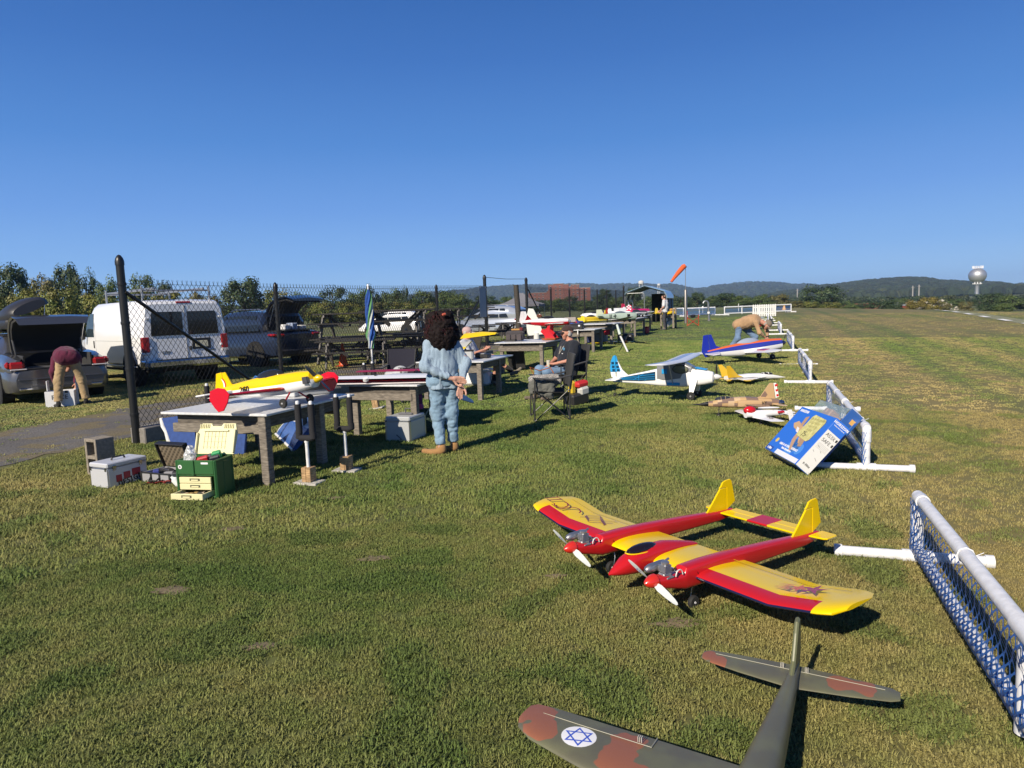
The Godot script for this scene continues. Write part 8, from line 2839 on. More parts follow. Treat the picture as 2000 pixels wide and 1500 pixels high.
	for i in 5:
		new_part(b, "cable", mats.rubber, Color(0.3, 0.02, 0.015) if i % 2 == 0 else Color(0.02, 0.02, 0.02), func(m):
			var pp := []
			for j in 9:
				pp.append(v3(-0.14 + j * 0.035 + rng.randf_range(-0.02, 0.02), 0.015 + rng.randf() * 0.03, rng.randf_range(-0.05, 0.05)))
			m.tube(pp, 0.005, 5))
	# green tackle box
	var G := Color(0.025, 0.105, 0.03)
	var CR := Color(0.66, 0.62, 0.36)
	b = thing("tackle_box", "green tackle box with cream drawers and raised cream lid", "tool box", on(-2.85, -6.2), -0.2)
	new_part(b, "case", mats.plastic, G, func(m):
		m.box(v3(0, 0.012, 0), v3(0.40, 0.024, 0.28), 0.004)
		for x in [-0.19, 0.19]:
			m.box(v3(x, 0.18, 0), v3(0.024, 0.34, 0.28), 0.008)
		m.box(v3(0, 0.18, -0.13), v3(0.37, 0.34, 0.02), 0.004)
		m.box(v3(0, 0.285, 0.13), v3(0.37, 0.13, 0.022), 0.006)
		m.box(v3(-0.02, 0.285, 0.142), v3(0.03, 0.13, 0.02), 0.004)
		m.box(v3(0, 0.215, 0), v3(0.37, 0.02, 0.26), 0.002)
		m.box(v3(0.2, 0.17, -0.03), v3(0.012, 0.3, 0.1), 0.004)
		for z in [-0.115, 0.12]:
			m.box(v3(0.203, 0.18, z), v3(0.008, 0.34, 0.02), 0.003))
	for k in [[0.165, 0.0], [0.105, 0.0], [0.045, 0.13]]:
		new_part(b, "drawer", mats.plastic, CR, func(m):
			var z: float = 0.12 + k[1]
			m.box(v3(-0.02, k[0], z), v3(0.32, 0.056, 0.02), 0.004)
			if k[1] > 0:
				for x in [-0.17, 0.13]:
					m.box(v3(x, k[0], z - 0.09), v3(0.014, 0.05, 0.17), 0.002)
				m.box(v3(-0.02, k[0] - 0.022, z - 0.09), v3(0.3, 0.008, 0.17), 0)
				for i in 8:
					m.col = [Color(0.3, 0.2, 0.08), Color(0.05, 0.05, 0.05), Color(0.5, 0.4, 0.3)][i % 3]
					m.box(v3(rng.randf_range(-0.14, 0.1), k[0], z - rng.randf_range(0.03, 0.15)), v3(0.05, 0.02, 0.03), 0.004, Basis(Vector3.UP, rng.randf() * 3))
			m.col = Color(0.1, 0.1, 0.06)
			m.box(v3(-0.02, k[0] + 0.006, z + 0.0105), v3(0.1, 0.022, 0.004), 0)
			m.col = CR
			m.box(v3(-0.02, k[0] + 0.001, z + 0.013), v3(0.075, 0.014, 0.006), 0.002))
	new_part(b, "lid", mats.plastic, CR, func(m):
		m.xf = Transform3D(Basis(Vector3.RIGHT, -0.32), v3(0.02, 0.35, -0.13))
		var po := PackedVector2Array([Vector2(-0.2, 0.0), Vector2(0.2, 0.0), Vector2(0.215, 0.2), Vector2(0.19, 0.29), Vector2(0.06, 0.29), Vector2(0.045, 0.265), Vector2(-0.045, 0.265), Vector2(-0.06, 0.29), Vector2(-0.16, 0.29), Vector2(-0.2, 0.2)])
		m.prism(po, 0.018, Transform3D(Basis(), v3(0, 0, 0)), 0.004)
		m.box(v3(0.2, 0.12, 0.018), v3(0.016, 0.22, 0.03), 0.004)
		m.box(v3(-0.19, 0.1, 0.018), v3(0.016, 0.2, 0.03), 0.004)
		m.box(v3(0, 0.22, 0.014), v3(0.26, 0.016, 0.02), 0.003)
		for i in 7:
			m.box(v3(-0.12 + i * 0.037, 0.13, 0.011), v3(0.004, 0.16, 0.006), 0)
		for i in 3:
			m.box(v3(-0.01, 0.07 + i * 0.05, 0.011), v3(0.24, 0.004, 0.006), 0)
		for i in 6:
			for sx in [-1.0, 1.0]:
				m.box(v3(sx * (0.08 + i * 0.018), 0.262, 0.013), v3(0.006, 0.04, 0.012), 0.001))
	new_part(b, "badge", mats.plastic, Color(0.8, 0.8, 0.8), func(m):
		m.lathe([[0.019, 0], [0.019, 0.002], [0, 0.002]], 18, Transform3D(Basis(Vector3.RIGHT, PI / 2), v3(-0.15, 0.29, 0.141)))
		m.box(v3(0.1, 0.325, 0.142), v3(0.07, 0.016, 0.002), 0)
		m.col = Color(0.02, 0.02, 0.02)
		m.box(v3(-0.15, 0.29, 0.144), v3(0.022, 0.006, 0.001), 0)
		m.box(v3(-0.15, 0.29, 0.144), v3(0.006, 0.024, 0.001), 0))
	for q in [[v3(0.03, 0.345, 0.06), v3(0.1, 0.05, 0.05), Color(0.45, 0.02, 0.03)], [v3(0.08, 0.34, 0.02), v3(0.16, 0.04, 0.05), Color(0.03, 0.03, 0.04)], [v3(0.09, 0.36, -0.06), v3(0.08, 0.07, 0.06), Color(0.02, 0.3, 0.1)], [v3(-0.02, 0.33, -0.05), v3(0.12, 0.05, 0.07), Color(0.04, 0.05, 0.1)]]:
		new_part(b, "tool", mats.plastic, q[2], func(m): m.box(q[0], q[1], 0.01, Basis.from_euler(v3(0.2, 0.5, 0.2))))
	var bg := MB.new()
	var bf := Flesh.new(v3(-0.12, -0.02, -0.12), v3(0.12, 0.22, 0.12), 0.011, 80.0)
	bf.cap(v3(0, 0.05, 0), v3(0.01, 0.13, 0), 0.05, 0.035)
	var bn := FastNoiseLite.new()
	bn.frequency = 22.0
	bf.emit(bg, bn, 0.03)
	var bo := part(bg, "plastic_bag", mats.bag)
	bo.position = on(-2.95, -6.14, 0.31)
	tag(bo, "crumpled clear plastic bag sticking out of the green tackle box", "bag")
	# small white bottle by the tackle box
	var wb := MB.new()
	wb.col = Color(0.75, 0.78, 0.75)
	wb.lathe([[0.03, 0], [0.034, 0.02], [0.034, 0.09], [0.015, 0.11], [0.015, 0.13], [0, 0.13]], 14)
	var wo := part(wb, "white_bottle", mats.plastic)
	wo.position = on(-3.26, -6.55)
	wo.rotation.z = 0.7
	tag(wo, "small white bottle tilted between the open case and the tackle box", "bottle")
	# blue wing panel against the fence, and the striped wing under the table
	b = thing("blue_wing_panel", "blue foam wing panel with ragged white edge leaning against the fence", "wing", at(-0.55, 1.0), ROW + 0.25)
	new_part(b, "panel", mats.matte, Color(0.035, 0.085, 0.30), func(m):
		m.xf = Transform3D(Basis(Vector3.RIGHT, -0.35), Vector3())
		m.prism(PackedVector2Array([Vector2(-0.05, 0.46), Vector2(0.03, 0.3), Vector2(0.12, 0.12), Vector2(0.32, 0.0), Vector2(1.05, 0.0), Vector2(1.05, 0.54), Vector2(0.55, 0.53)]), 0.045, Transform3D(), 0.012))
	new_part(b, "white_edge", mats.foam, Color(0.78, 0.78, 0.76), func(m):
		m.xf = Transform3D(Basis(Vector3.RIGHT, -0.35), Vector3())
		m.tube([v3(-0.055, 0.46, 0), v3(-0.02, 0.36, 0.004), v3(0.03, 0.29, 0), v3(0.07, 0.19, 0.004), v3(0.115, 0.115, 0), v3(0.2, 0.05, 0.0), v3(0.32, -0.005, 0)], 0.027, 8))
	b = thing("striped_wing", "blue wing with white stripes and silver rim lying behind the nearest table", "wing", at(0.85, 1.55), ROW - 0.75)
	new_part(b, "panel", mats.film, Color(0.06, 0.13, 0.34), func(m):
		m.xf = Transform3D(Basis(Vector3.UP, PI / 2) * Basis(Vector3.BACK, -0.0), Vector3())
		var s2 := []
		for q in [[0.0, 0.16], [0.04, 0.13], [0.5, 0.12], [1.1, 0.12], [1.4, 0.12]]:
			s2.append([v3(q[0] * 0.0, 0.34 - (0.0 if q[0] > 0.01 else 0.04), q[0]), 0.001, 0.1, Vector3.UP])
		var rr := []
		for q in [[0.0, 0.03, 0.24], [0.05, 0.01, 0.30], [0.6, 0.0, 0.34], [1.3, 0.0, 0.36]]:
			var ring := PackedVector3Array()
			for i in 14:
				var a := TAU * i / 14
				var y: float = lerpf(q[1], q[2], 0.5 + 0.5 * sin(a))
				ring.append(v3(q[0], y, -y * 0.85 + 0.03 * cos(a) * (1.3 - sin(a) * 0.6)).rotated(Vector3.UP, -PI / 2))
			rr.append(ring)
		m.loft(rr, true, true, 60, func(i, j): return Color(0.62, 0.64, 0.68) if i == 0 or j in [1, 2, 6, 10] else Color(0.05, 0.12, 0.36)))
	new_part(b, "white_edge", mats.film, Color(0.75, 0.75, 0.75), func(m): m.tube([v3(-0.02, 0.02, 0.0), v3(1.3, 0.02, 0.0)], 0.02, 8))

	# second table: stacked wings
	for q in [["white_wing", "lower white wing of the stack on the second table", 0.715, Color(0.76, 0.76, 0.77), -0.12, 1.3, 0.3, 1.28], ["red_wing", "red wing sandwiched in the stack on the second table", 0.745, Color(0.42, 0.012, 0.03), 0.06, 1.25, 0.28, 1.3], ["white_wing", "upper white wing of the stack on the second table", 0.785, Color(0.74, 0.75, 0.78), -0.08, 1.3, 0.3, 1.25], ["red_wing", "dark red wing with a strap lying on top of the stacked white wings", 0.83, Color(0.3, 0.008, 0.03), 0.12, 0.95, 0.22, 1.62]]:
		b = thing(q[0], q[1], "wing", at(q[7] - 0.15, 3.15, q[2]), -0.16)
		wings(b, "panel", [[-0.72 * q[5] + q[4], 0, 0.03, q[6] * 0.55, 0.1], [-0.7 * q[5] + q[4], 0, -0.02, q[6] * 0.85, 0.1], [0.0, 0.0, -0.05, q[6] * 1.1, 0.1], [0.55 * q[5], 0, -0.03, q[6], 0.1]], q[3], null, 0.2, mats.plastic)
		if q[2] > 0.8:
			new_part(b, "strap", mats.cloth, Color(0.02, 0.02, 0.02), func(m): m.tube([v3(0.28, 0.0, 0.2), v3(0.3, 0.02, 0.21), v3(0.32, 0.0, 0.2)], 0.006, 5))
		elif q[3].r > 0.7 and q[2] > 0.75:
			new_part(b, "centre_notch", mats.film, Color(0.7, 0.7, 0.7), func(m):
				m.lathe([[0.035, -0.02], [0.035, 0.02]], 16, Transform3D(Basis(Vector3.RIGHT, 0.4), v3(-0.18, -0.01, 0.24)))
				m.col = Color(0.02, 0.02, 0.02)
				m.box(v3(-0.1, 0.03, 0.1), v3(0.03, 0.02, 0.03), 0.004))
	# parasol, chair, cone
	b = thing("folded_parasol", "folded blue parasol with green and white stripes standing at the fence", "parasol", at(5.05, 0.55), 0.0)
	new_part(b, "pole", mats.pvc, Color(0.78, 0.78, 0.78), func(m): m.tube([v3(0.0, 0.3, 0.0), v3(0, 2.13, 0)], 0.018, 10))
	var cf := func(i, j): return [Color(0.025, 0.10, 0.42), Color(0.025, 0.10, 0.42), Color(0.02, 0.08, 0.36), Color(0.16, 0.42, 0.14), Color(0.025, 0.1, 0.42), Color(0.03, 0.12, 0.45), Color(0.62, 0.68, 0.66), Color(0.14, 0.38, 0.14)][j % 8]
	new_part(b, "canopy", mats.cloth, Color(0.03, 0.1, 0.4), func(m):
		var rr := []
		for i in 17:
			var t := i / 16.0
			var r: float = [0.012, 0.035, 0.06, 0.07, 0.075, 0.078, 0.08, 0.082, 0.08, 0.078, 0.075, 0.07, 0.095, 0.09, 0.06, 0.055, 0.055][i]
			var ring := PackedVector3Array()
			for j in 16:
				var a := TAU * j / 16 + t * 4.2
				var rr2: float = r * (0.72 if j % 2 == 0 else 1.05)
				ring.append(v3(cos(a) * rr2, 2.1 - t * 1.18, sin(a) * rr2))
			rr.append(ring)
		m.loft(rr, true, true, 60, func(i, j): return Color(0.6, 0.66, 0.66) if i > 13 and j % 3 == 0 else cf.call(i, j / 2)))
	new_part(b, "finial", mats.plastic, Color(0.8, 0.8, 0.8), func(m): m.ball(v3(0, 2.14, 0), v3(0.022, 0.03, 0.022)))
	new_part(b, "clamp", mats.plastic, Color(0.02, 0.02, 0.022), func(m):
		m.tube([v3(0, 0.35, 0), v3(0, 0.66, 0)], 0.04, 10)
		m.tube([v3(0.05, 0.0, 0.02), v3(0, 0.4, 0)], 0.03, 8)
		m.box(v3(0.0, 0.62, 0.03), v3(0.1, 0.05, 0.09), 0.01))
	camp_chair("navy folding camp chair behind the second table", at(4.3, 1.45), ROW + PI, Color(0.016, 0.016, 0.034))
	var nb := MB.new()
	nb.col = Color(0.6, 0.62, 0.66)
	nb.ball(Vector3(), v3(0.2, 0.08, 0.17))
	nb.ball(v3(0.1, 0.05, 0.02), v3(0.14, 0.1, 0.12))
	var no := part(nb, "white_bundle", mats.bag)
	no.position = at(4.25, 1.5, 0.5)
	tag(no, "pale plastic bundle lying on the navy camp chair's seat", "bundle")
	b = thing("traffic_cone", "orange traffic cone beyond the fence beside the picnic tables", "cone", on(-4.9, -20.0), 0)
	new_part(b, "cone", mats.plastic, C("d2501c"), func(m): m.lathe([[0.15, 0.03], [0.13, 0.05], [0.04, 0.66], [0.03, 0.68], [0, 0.68]], 16))
	new_part(b, "foot", mats.rubber, C("a03c14"), func(m): m.box(v3(0, 0.018, 0), v3(0.38, 0.035, 0.38), 0.01))
	# big silver case, green bag, purple umbrella
	b = thing("large_silver_case", "large silver aluminium case standing by the woman's feet", "case", on(-1.37, -8.62), -0.36)
	new_part(b, "case", sil, Color(0.52, 0.54, 0.55), func(m): m.box(v3(0, 0.13, 0), v3(0.34, 0.26, 0.40), 0.008))
	new_part(b, "lid", sil, Color(0.56, 0.58, 0.59), func(m): m.box(v3(0, 0.29, 0), v3(0.345, 0.055, 0.405), 0.012))
	new_part(b, "edge_trim", mats.metal, Color(0.6, 0.62, 0.63), func(m):
		for x in [-0.168, 0.168]:
			for z in [-0.198, 0.198]:
				m.box(v3(x, 0.14, z), v3(0.022, 0.28, 0.022), 0.004)
		for z in [-0.2, 0.2]:
			m.box(v3(0, 0.262, z), v3(0.345, 0.014, 0.012), 0.003))
	new_part(b, "corner", mats.plastic, Color(0.03, 0.03, 0.03), func(m):
		for x in [-0.165, 0.165]:
			m.box(v3(x, 0.262, 0.195), v3(0.03, 0.02, 0.03), 0.005))
	new_part(b, "handle", mats.plastic, Color(0.12, 0.12, 0.13), func(m):
		m.tube([v3(-0.05, 0.31, -0.1), v3(-0.05, 0.38, -0.1), v3(0.05, 0.38, -0.1), v3(0.05, 0.31, -0.1)], 0.01, 7)
		m.box(v3(0.02, 0.33, 0.02), v3(0.2, 0.02, 0.05), 0.008)
		m.tube([v3(-0.02, 0.09, 0.205), v3(0.03, 0.06, 0.215), v3(0.05, 0.03, 0.21)], 0.007, 6))
	var gf := Flesh.new(v3(-0.4, -0.1, -0.3), v3(0.4, 0.5, 0.3), 0.016, 40.0)
	gf.cap(v3(-0.14, 0.12, 0), v3(0.14, 0.12, 0), 0.12, 0.12)
	gf.cap(v3(-0.1, 0.26, 0), v3(0.1, 0.24, 0), 0.07, 0.07)
	b = thing("green_bag", "dark green duffel bag behind the large silver case", "bag", on(-1.14, -9.1), 0.7)
	new_part(b, "bag", mats.cloth, Color(0.03, 0.06, 0.035), func(m): gf.emit(m, bn, 0.016))
	new_part(b, "strap", mats.cloth, Color(0.4, 0.42, 0.3), func(m): m.tube([v3(-0.15, 0.2, 0.1), v3(0, 0.34, 0.06), v3(0.16, 0.2, 0.1)], 0.012, 6))
	b = thing("purple_umbrella", "short purple folded umbrella hanging beside the woman", "umbrella", on(-1.235, -9.05, 0.0), 0)
	new_part(b, "canopy", mats.cloth, Color(0.14, 0.035, 0.13), func(m): m.tube([v3(0, 0.62, 0), v3(0.0, 0.6, 0), v3(0.005, 0.45, 0), v3(0.008, 0.38, 0)], [0.02, 0.035, 0.036, 0.03], 12))
	new_part(b, "handle", mats.plastic, Color(0.3, 0.02, 0.16), func(m):
		m.tube([v3(0.008, 0.39, 0), v3(0.008, 0.36, 0), v3(0.01, 0.27, 0), v3(0.01, 0.25, 0)], [0.03, 0.042, 0.038, 0.02], 12)
		m.tube([v3(0, 0.62, 0), v3(-0.02, 0.7, 0)], 0.006, 6))
	b = thing("white_wing_tip", "white wing tip with grey marking resting on the grass right of the woman", "wing", on(-0.75, -10.2, 0.34), deg_to_rad(10))
	new_part(b, "panel", mats.film, Color(0.76, 0.77, 0.78), func(m):
		m.xf = Transform3D(Basis(Vector3.BACK, -0.34), Vector3())
		m.prism(PackedVector2Array([Vector2(-0.7, 0.02), Vector2(0.0, 0.02), Vector2(0.16, -0.03), Vector2(0.2, -0.06), Vector2(0.17, -0.08), Vector2(-0.1, -0.075), Vector2(-0.7, -0.1)]), 0.03, Transform3D(Basis(Vector3.RIGHT, -0.5), Vector3()), 0.008)
		m.col = Color(0.35, 0.38, 0.4)
		m.box(v3(0.06, -0.02, 0.02), v3(0.05, 0.018, 0.004), 0, Basis(Vector3.RIGHT, -0.5)))
	new_part(b, "prop_stick", mats.wood, Color(0.3, 0.25, 0.2), func(m): m.tube([v3(-0.5, -0.34, 0), v3(-0.48, 0.13, 0)], 0.012, 6))
	# crate behind the sedan
	b = thing("white_crate", "white moulded crate on the grass behind the grey sedan", "crate", on(-8.98, -13.62), deg_to_rad(20))
	var Wc := Color(0.68, 0.69, 0.7)
	new_part(b, "shell", mats.plastic, Wc, func(m):
		m.box(v3(0, 0.01, 0), v3(0.5, 0.02, 0.36), 0.004)
		for z in [-0.17, 0.17]:
			m.box(v3(0, 0.16, z), v3(0.5, 0.3, 0.014), 0.004)
		for x in [-0.245, 0.245]:
			m.box(v3(x, 0.16, 0), v3(0.014, 0.3, 0.33), 0.004)
		for x in [-0.25, 0.25]:
			m.box(v3(x, 0.4, -0.1), v3(0.02, 0.22, 0.14), 0.006))
	new_part(b, "lettering", mats.plastic, Color(0.12, 0.12, 0.13), func(m): m.text("RACE", 0.12, Transform3D(Basis(), v3(0.0, 0.19, 0.178)), 0.003))
	new_part(b, "latch", mats.plastic, Color(0.03, 0.03, 0.03), func(m):
		for x in [-0.05, 0.12]:
			m.box(v3(x, 0.29, 0.182), v3(0.05, 0.05, 0.012), 0.004))


# toy boxes on the right
func make_boxes() -> void:
	var e1 := v3(0.677, 0.736, 0)
	var e2 := v3(-0.736, 0.677, 0)
	var e3 := v3(0, 0, 1)
	# local frame: x along the box's width (towards the camera), y up the slope, z out of the printed front
	var o := thing("toy_plane_box", "blue and white printed model plane box leaning on the pipe barrier", "box", v3(2.64, 0.005, -6.06))
	o.transform.basis = Basis(e3, e1, e2)
	var BLUE := Color(0.03, 0.15, 0.62)
	var L := 0.555
	var Wd := 0.745
	var D := 0.155
	new_part(o, "carton", mats.paint, Color(0.03, 0.13, 0.5), func(m): m.box(v3(-Wd / 2, L / 2, D / 2), v3(Wd, L, D), 0.003))
	# printed faces, each a thin card skin
	new_part(o, "front_print", mats.paint, BLUE, func(m):
		m.box(v3(-Wd / 2, L / 2, D + 0.0008), v3(Wd - 0.008, L - 0.008, 0.0016), 0)
		m.col = Color(0.78, 0.78, 0.78)
		m.box(v3(-Wd / 2 + 0.11, 0.03, D + 0.002), v3(Wd - 0.26, 0.05, 0.0012), 0)
		m.col = Color(0.02, 0.06, 0.3)
		m.box(v3(-Wd + 0.085, 0.03, D + 0.002), v3(0.15, 0.05, 0.0012), 0)
		m.col = Color(0.08, 0.26, 0.68)
		for q in [[-0.24, 0.16, 0.12], [-0.33, 0.2, 0.07], [-0.15, 0.14, 0.1], [-0.3, 0.13, 0.16]]:
			m.lathe([[q[2] * 0.6, 0], [q[2] * 0.6, 0.0006], [0, 0.0006]], 16, Transform3D(Basis(Vector3.RIGHT, PI / 2), v3(q[0], q[1], D + 0.0018))))
	new_part(o, "front_lettering", mats.plastic, Color(0.8, 0.8, 0.8), func(m):
		var z := D + 0.0032
		m.text("HORIZON", 0.04, Transform3D(Basis(), v3(-Wd + 0.13, L - 0.04, z)), 0.0012)
		m.text("UMX A-10 THUNDERBOLT", 0.034, Transform3D(Basis(), v3(-Wd / 2 + 0.02, 0.12, z)), 0.0012)
		m.text("Twin Brushless", 0.03, Transform3D(Basis(), v3(-Wd / 2 + 0.02, 0.085, z)), 0.0012)
		m.text("E-flite", 0.034, Transform3D(Basis(), v3(-Wd + 0.085, 0.03, z)), 0.0012)
		m.col = Color(0.65, 0.5, 0.1)
		m.lathe([[0.026, 0], [0.026, 0.001], [0, 0.001]], 16, Transform3D(Basis(Vector3.RIGHT, PI / 2), v3(-Wd + 0.1, 0.135, z - 0.001))))
	new_part(o, "plane_print", mats.plastic, Color(0.5, 0.3, 0.15), func(m):
		var z := D + 0.0026
		for q in [[[Vector2(-0.62, 0.36), Vector2(-0.56, 0.4), Vector2(-0.4, 0.36), Vector2(-0.2, 0.27), Vector2(-0.17, 0.2), Vector2(-0.26, 0.19), Vector2(-0.36, 0.28), Vector2(-0.56, 0.32)], Color(0.52, 0.33, 0.17)], [[Vector2(-0.48, 0.37), Vector2(-0.5, 0.46), Vector2(-0.45, 0.48), Vector2(-0.42, 0.36)], Color(0.42, 0.26, 0.15)], [[Vector2(-0.42, 0.3), Vector2(-0.4, 0.2), Vector2(-0.3, 0.09), Vector2(-0.27, 0.1), Vector2(-0.34, 0.22), Vector2(-0.34, 0.3)], Color(0.46, 0.29, 0.17)], [[Vector2(-0.28, 0.25), Vector2(-0.22, 0.16), Vector2(-0.16, 0.17), Vector2(-0.19, 0.26)], Color(0.38, 0.24, 0.14)], [[Vector2(-0.5, 0.34), Vector2(-0.44, 0.33), Vector2(-0.4, 0.28), Vector2(-0.46, 0.29)], Color(0.7, 0.68, 0.66)]]:
			m.col = q[1]
			m.prism(PackedVector2Array(q[0]), 0.001, Transform3D(Basis(), v3(0, 0, z)))
			z += 0.0006)
	var nt := new_part(o, "paper_note", mats.matte, Color(0.72, 0.68, 0.28), func(m): m.prism(PackedVector2Array([Vector2(-0.40, 0.26), Vector2(-0.15, 0.235), Vector2(-0.12, 0.26), Vector2(-0.10, 0.47), Vector2(-0.125, 0.50), Vector2(-0.36, 0.515), Vector2(-0.385, 0.49)]), 0.0015, Transform3D(Basis(), v3(0, 0, D + 0.0068))))
	new_part(nt, "handwriting", mats.matte, Color(0.03, 0.03, 0.03), func(m):
		var z := D + 0.0084
		m.text("75-", 0.075, Transform3D(Basis(Vector3.BACK, 0.05), v3(-0.27, 0.295, z)), 0.0012, false)
		m.col = Color(0.45, 0.42, 0.17)
		for i in 4:
			m.text(["Like New complete", "AS3X battery", "ready to fly", "asking"][i], 0.034, Transform3D(Basis(Vector3.BACK, 0.04), v3(-0.245, 0.475 - i * 0.042, z)), 0.001, false))
	new_part(o, "side_print", mats.paint, Color(0.7, 0.7, 0.68), func(m):
		m.box(v3(0.0008, L * 0.39, D / 2), v3(0.0016, L * 0.76, D - 0.006), 0)
		m.col = BLUE
		m.box(v3(0.0008, L * 0.885, D / 2), v3(0.0016, L * 0.222, D - 0.006), 0))
	new_part(o, "side_lettering", mats.plastic, Color(0.8, 0.8, 0.8), func(m):
		var b := Basis(v3(0, 0, -1), v3(0, 1, 0), v3(1, 0, 0))
		m.text("HORIZON", 0.037, Transform3D(b, v3(0.0026, L - 0.032, D / 2)), 0.0012)
		m.text("Serious fun in the air", 0.012, Transform3D(b, v3(0.0026, L - 0.062, D / 2)), 0.0012)
		m.col = Color(0.03, 0.03, 0.03)
		m.text("AS3X", 0.044, Transform3D(b, v3(0.0026, 0.39, D / 2 + 0.01)), 0.0012, false)
		m.text("SAFE", 0.044, Transform3D(b, v3(0.0026, 0.33, D / 2 + 0.01)), 0.0012, false)
		for y in [0.392, 0.332]:
			m.box(v3(0.0026, y, 0.018), v3(0.001, 0.026, 0.016), 0)
		m.text("E-flite", 0.028, Transform3D(b, v3(0.0026, 0.06, D / 2)), 0.0012)
		m.col = Color(0.35, 0.35, 0.35)
		for q in [[0.26, 0.11, 0.03], [0.23, 0.06, 0.02], [0.2, 0.12, 0.02], [0.15, 0.05, 0.035]]:
			m.box(v3(0.0026, q[0], q[1]), v3(0.001, 0.006, q[2]), 0, Basis(Vector3.RIGHT, -0.5))
		for i in 5:
			m.box(v3(0.0026, 0.29 - i * 0.012, D / 2), v3(0.0008, 0.002, 0.12), 0))
	# clear topped box behind
	var c := thing("clear_display_box", "blue toy plane box with clear plastic window behind the printed box", "box", v3(2.86, 0.02, -6.32))
	c.transform.basis = Basis(e3, e1, e2)
	new_part(c, "carton", mats.paint, Color(0.025, 0.10, 0.34), func(m):
		m.box(v3(-0.3, 0.26, 0.02), v3(0.62, 0.52, 0.03), 0.003)
		m.box(v3(0.0, 0.45, 0.075), v3(0.012, 0.3, 0.14), 0.002)
		m.box(v3(-0.3, 0.05, 0.075), v3(0.6, 0.012, 0.14), 0.002))
	new_part(c, "window", mats.pane, Color.WHITE, func(m):
		m.box(v3(-0.3, 0.585, 0.08), v3(0.62, 0.002, 0.16), 0)
		m.box(v3(-0.3, 0.32, 0.16), v3(0.62, 0.53, 0.002), 0))
	new_part(c, "toy_plane", mats.plastic, Color(0.42, 0.22, 0.1), func(m):
		m.ball(v3(-0.35, 0.48, 0.08), v3(0.2, 0.035, 0.04))
		m.box(v3(-0.35, 0.5, 0.08), v3(0.07, 0.09, 0.1), 0.01)
		m.box(v3(-0.52, 0.52, 0.08), v3(0.06, 0.08, 0.02), 0.008))
	new_part(c, "label", mats.plastic, Color(0.6, 0.35, 0.1), func(m):
		m.box(v3(0.0068, 0.5, 0.05), v3(0.001, 0.05, 0.05), 0)
		m.col = Color(0.8, 0.8, 0.8)
		m.text("UMX", 0.03, Transform3D(Basis(v3(0, 1, 0), v3(0, 0, 1), v3(1, 0, 0)), v3(0.0068, 0.44, 0.02)), 0.001))
	# the two camp chairs and what lies on them
	camp_chair("black camp chair that the navy shirted man sits in", on(0.97, -12.08), deg_to_rad(112), Color(0.018, 0.018, 0.02))
	camp_chair("empty black camp chair in front of the seated man, clothes on its seat", on(0.54, -9.82), deg_to_rad(94), Color(0.016, 0.016, 0.018))
	var jk := thing("grey_jacket", "grey jacket hanging over the front of the empty camp chair", "jacket", on(0.46, -9.72), deg_to_rad(0))
	var jn := FastNoiseLite.new()
	jn.frequency = 9.0
	var jf := Flesh.new(v3(-0.35, 0.1, -0.3), v3(0.35, 0.85, 0.35), 0.013, 50.0)
	jf.cap(v3(-0.13, 0.56, 0.05), v3(0.13, 0.56, 0.05), 0.045, 0.045)
	jf.cap(v3(-0.1, 0.55, 0.1), v3(-0.06, 0.38, 0.12), 0.05, 0.035)
	jf.cap(v3(0.1, 0.55, 0.1), v3(0.08, 0.36, 0.12), 0.06, 0.045)
	jf.cap(v3(0.0, 0.55, 0.1), v3(0.02, 0.37, 0.12), 0.05, 0.04)
	jf.cap(v3(-0.18, 0.5, 0.05), v3(-0.17, 0.42, 0.08), 0.045, 0.04)
	new_part(jk, "cloth", mats.cloth, Color(0.15, 0.155, 0.14), func(m): jf.emit(m, jn, 0.03))
	var pt := thing("patterned_bag", "patterned pale bag lying across the empty camp chair's arms", "bag", on(0.46, -9.8, -0.06), deg_to_rad(10))
	var pf := Flesh.new(v3(-0.35, 0.3, -0.3), v3(0.35, 0.95, 0.3), 0.013, 60.0)
	pf.cap(v3(-0.17, 0.64, 0.0), v3(0.17, 0.65, 0.0), 0.06, 0.06)
	pf.cap(v3(-0.1, 0.64, 0.05), v3(0.2, 0.6, 0.06), 0.05, 0.05)
	new_part(pt, "cloth", mats.cloth, Color(0.5, 0.48, 0.44), func(m): pf.emit(m, jn, 0.016, func(p): return Color(0.52, 0.5, 0.46) if int(floor(p.x * 70) + floor(p.y * 70)) % 2 == 0 else Color(0.2, 0.19, 0.19)))
	new_part(pt, "strap", mats.cloth, C("b06428"), func(m): m.tube([v3(-0.15, 0.72, 0.02), v3(-0.2, 0.82, 0.0), v3(-0.05, 0.76, -0.03), v3(0.1, 0.8, 0.0), v3(0.14, 0.72, 0.03)], 0.008, 6))
	var gr := thing("goods_bag", "bag of red and yellow goods on the grass behind the empty camp chair", "bag", on(1.05, -11.2), 0.4)
	for q in [[v3(-0.08, 0.28, 0), v3(0.12, 0.22, 0.1), Color(0.65, 0.45, 0.03)], [v3(0.08, 0.33, 0.02), v3(0.26, 0.1, 0.14), Color(0.5, 0.03, 0.03)], [v3(0.1, 0.22, 0.05), v3(0.2, 0.14, 0.12), Color(0.5, 0.5, 0.46)], [v3(0, 0.1, 0), v3(0.4, 0.2, 0.24), Color(0.03, 0.03, 0.03)]]:
		new_part(gr, "packet", mats.plastic, q[2], func(m): m.box(q[0], q[1], 0.03, Basis.from_euler(v3(0.1, 0.3, 0.1))))


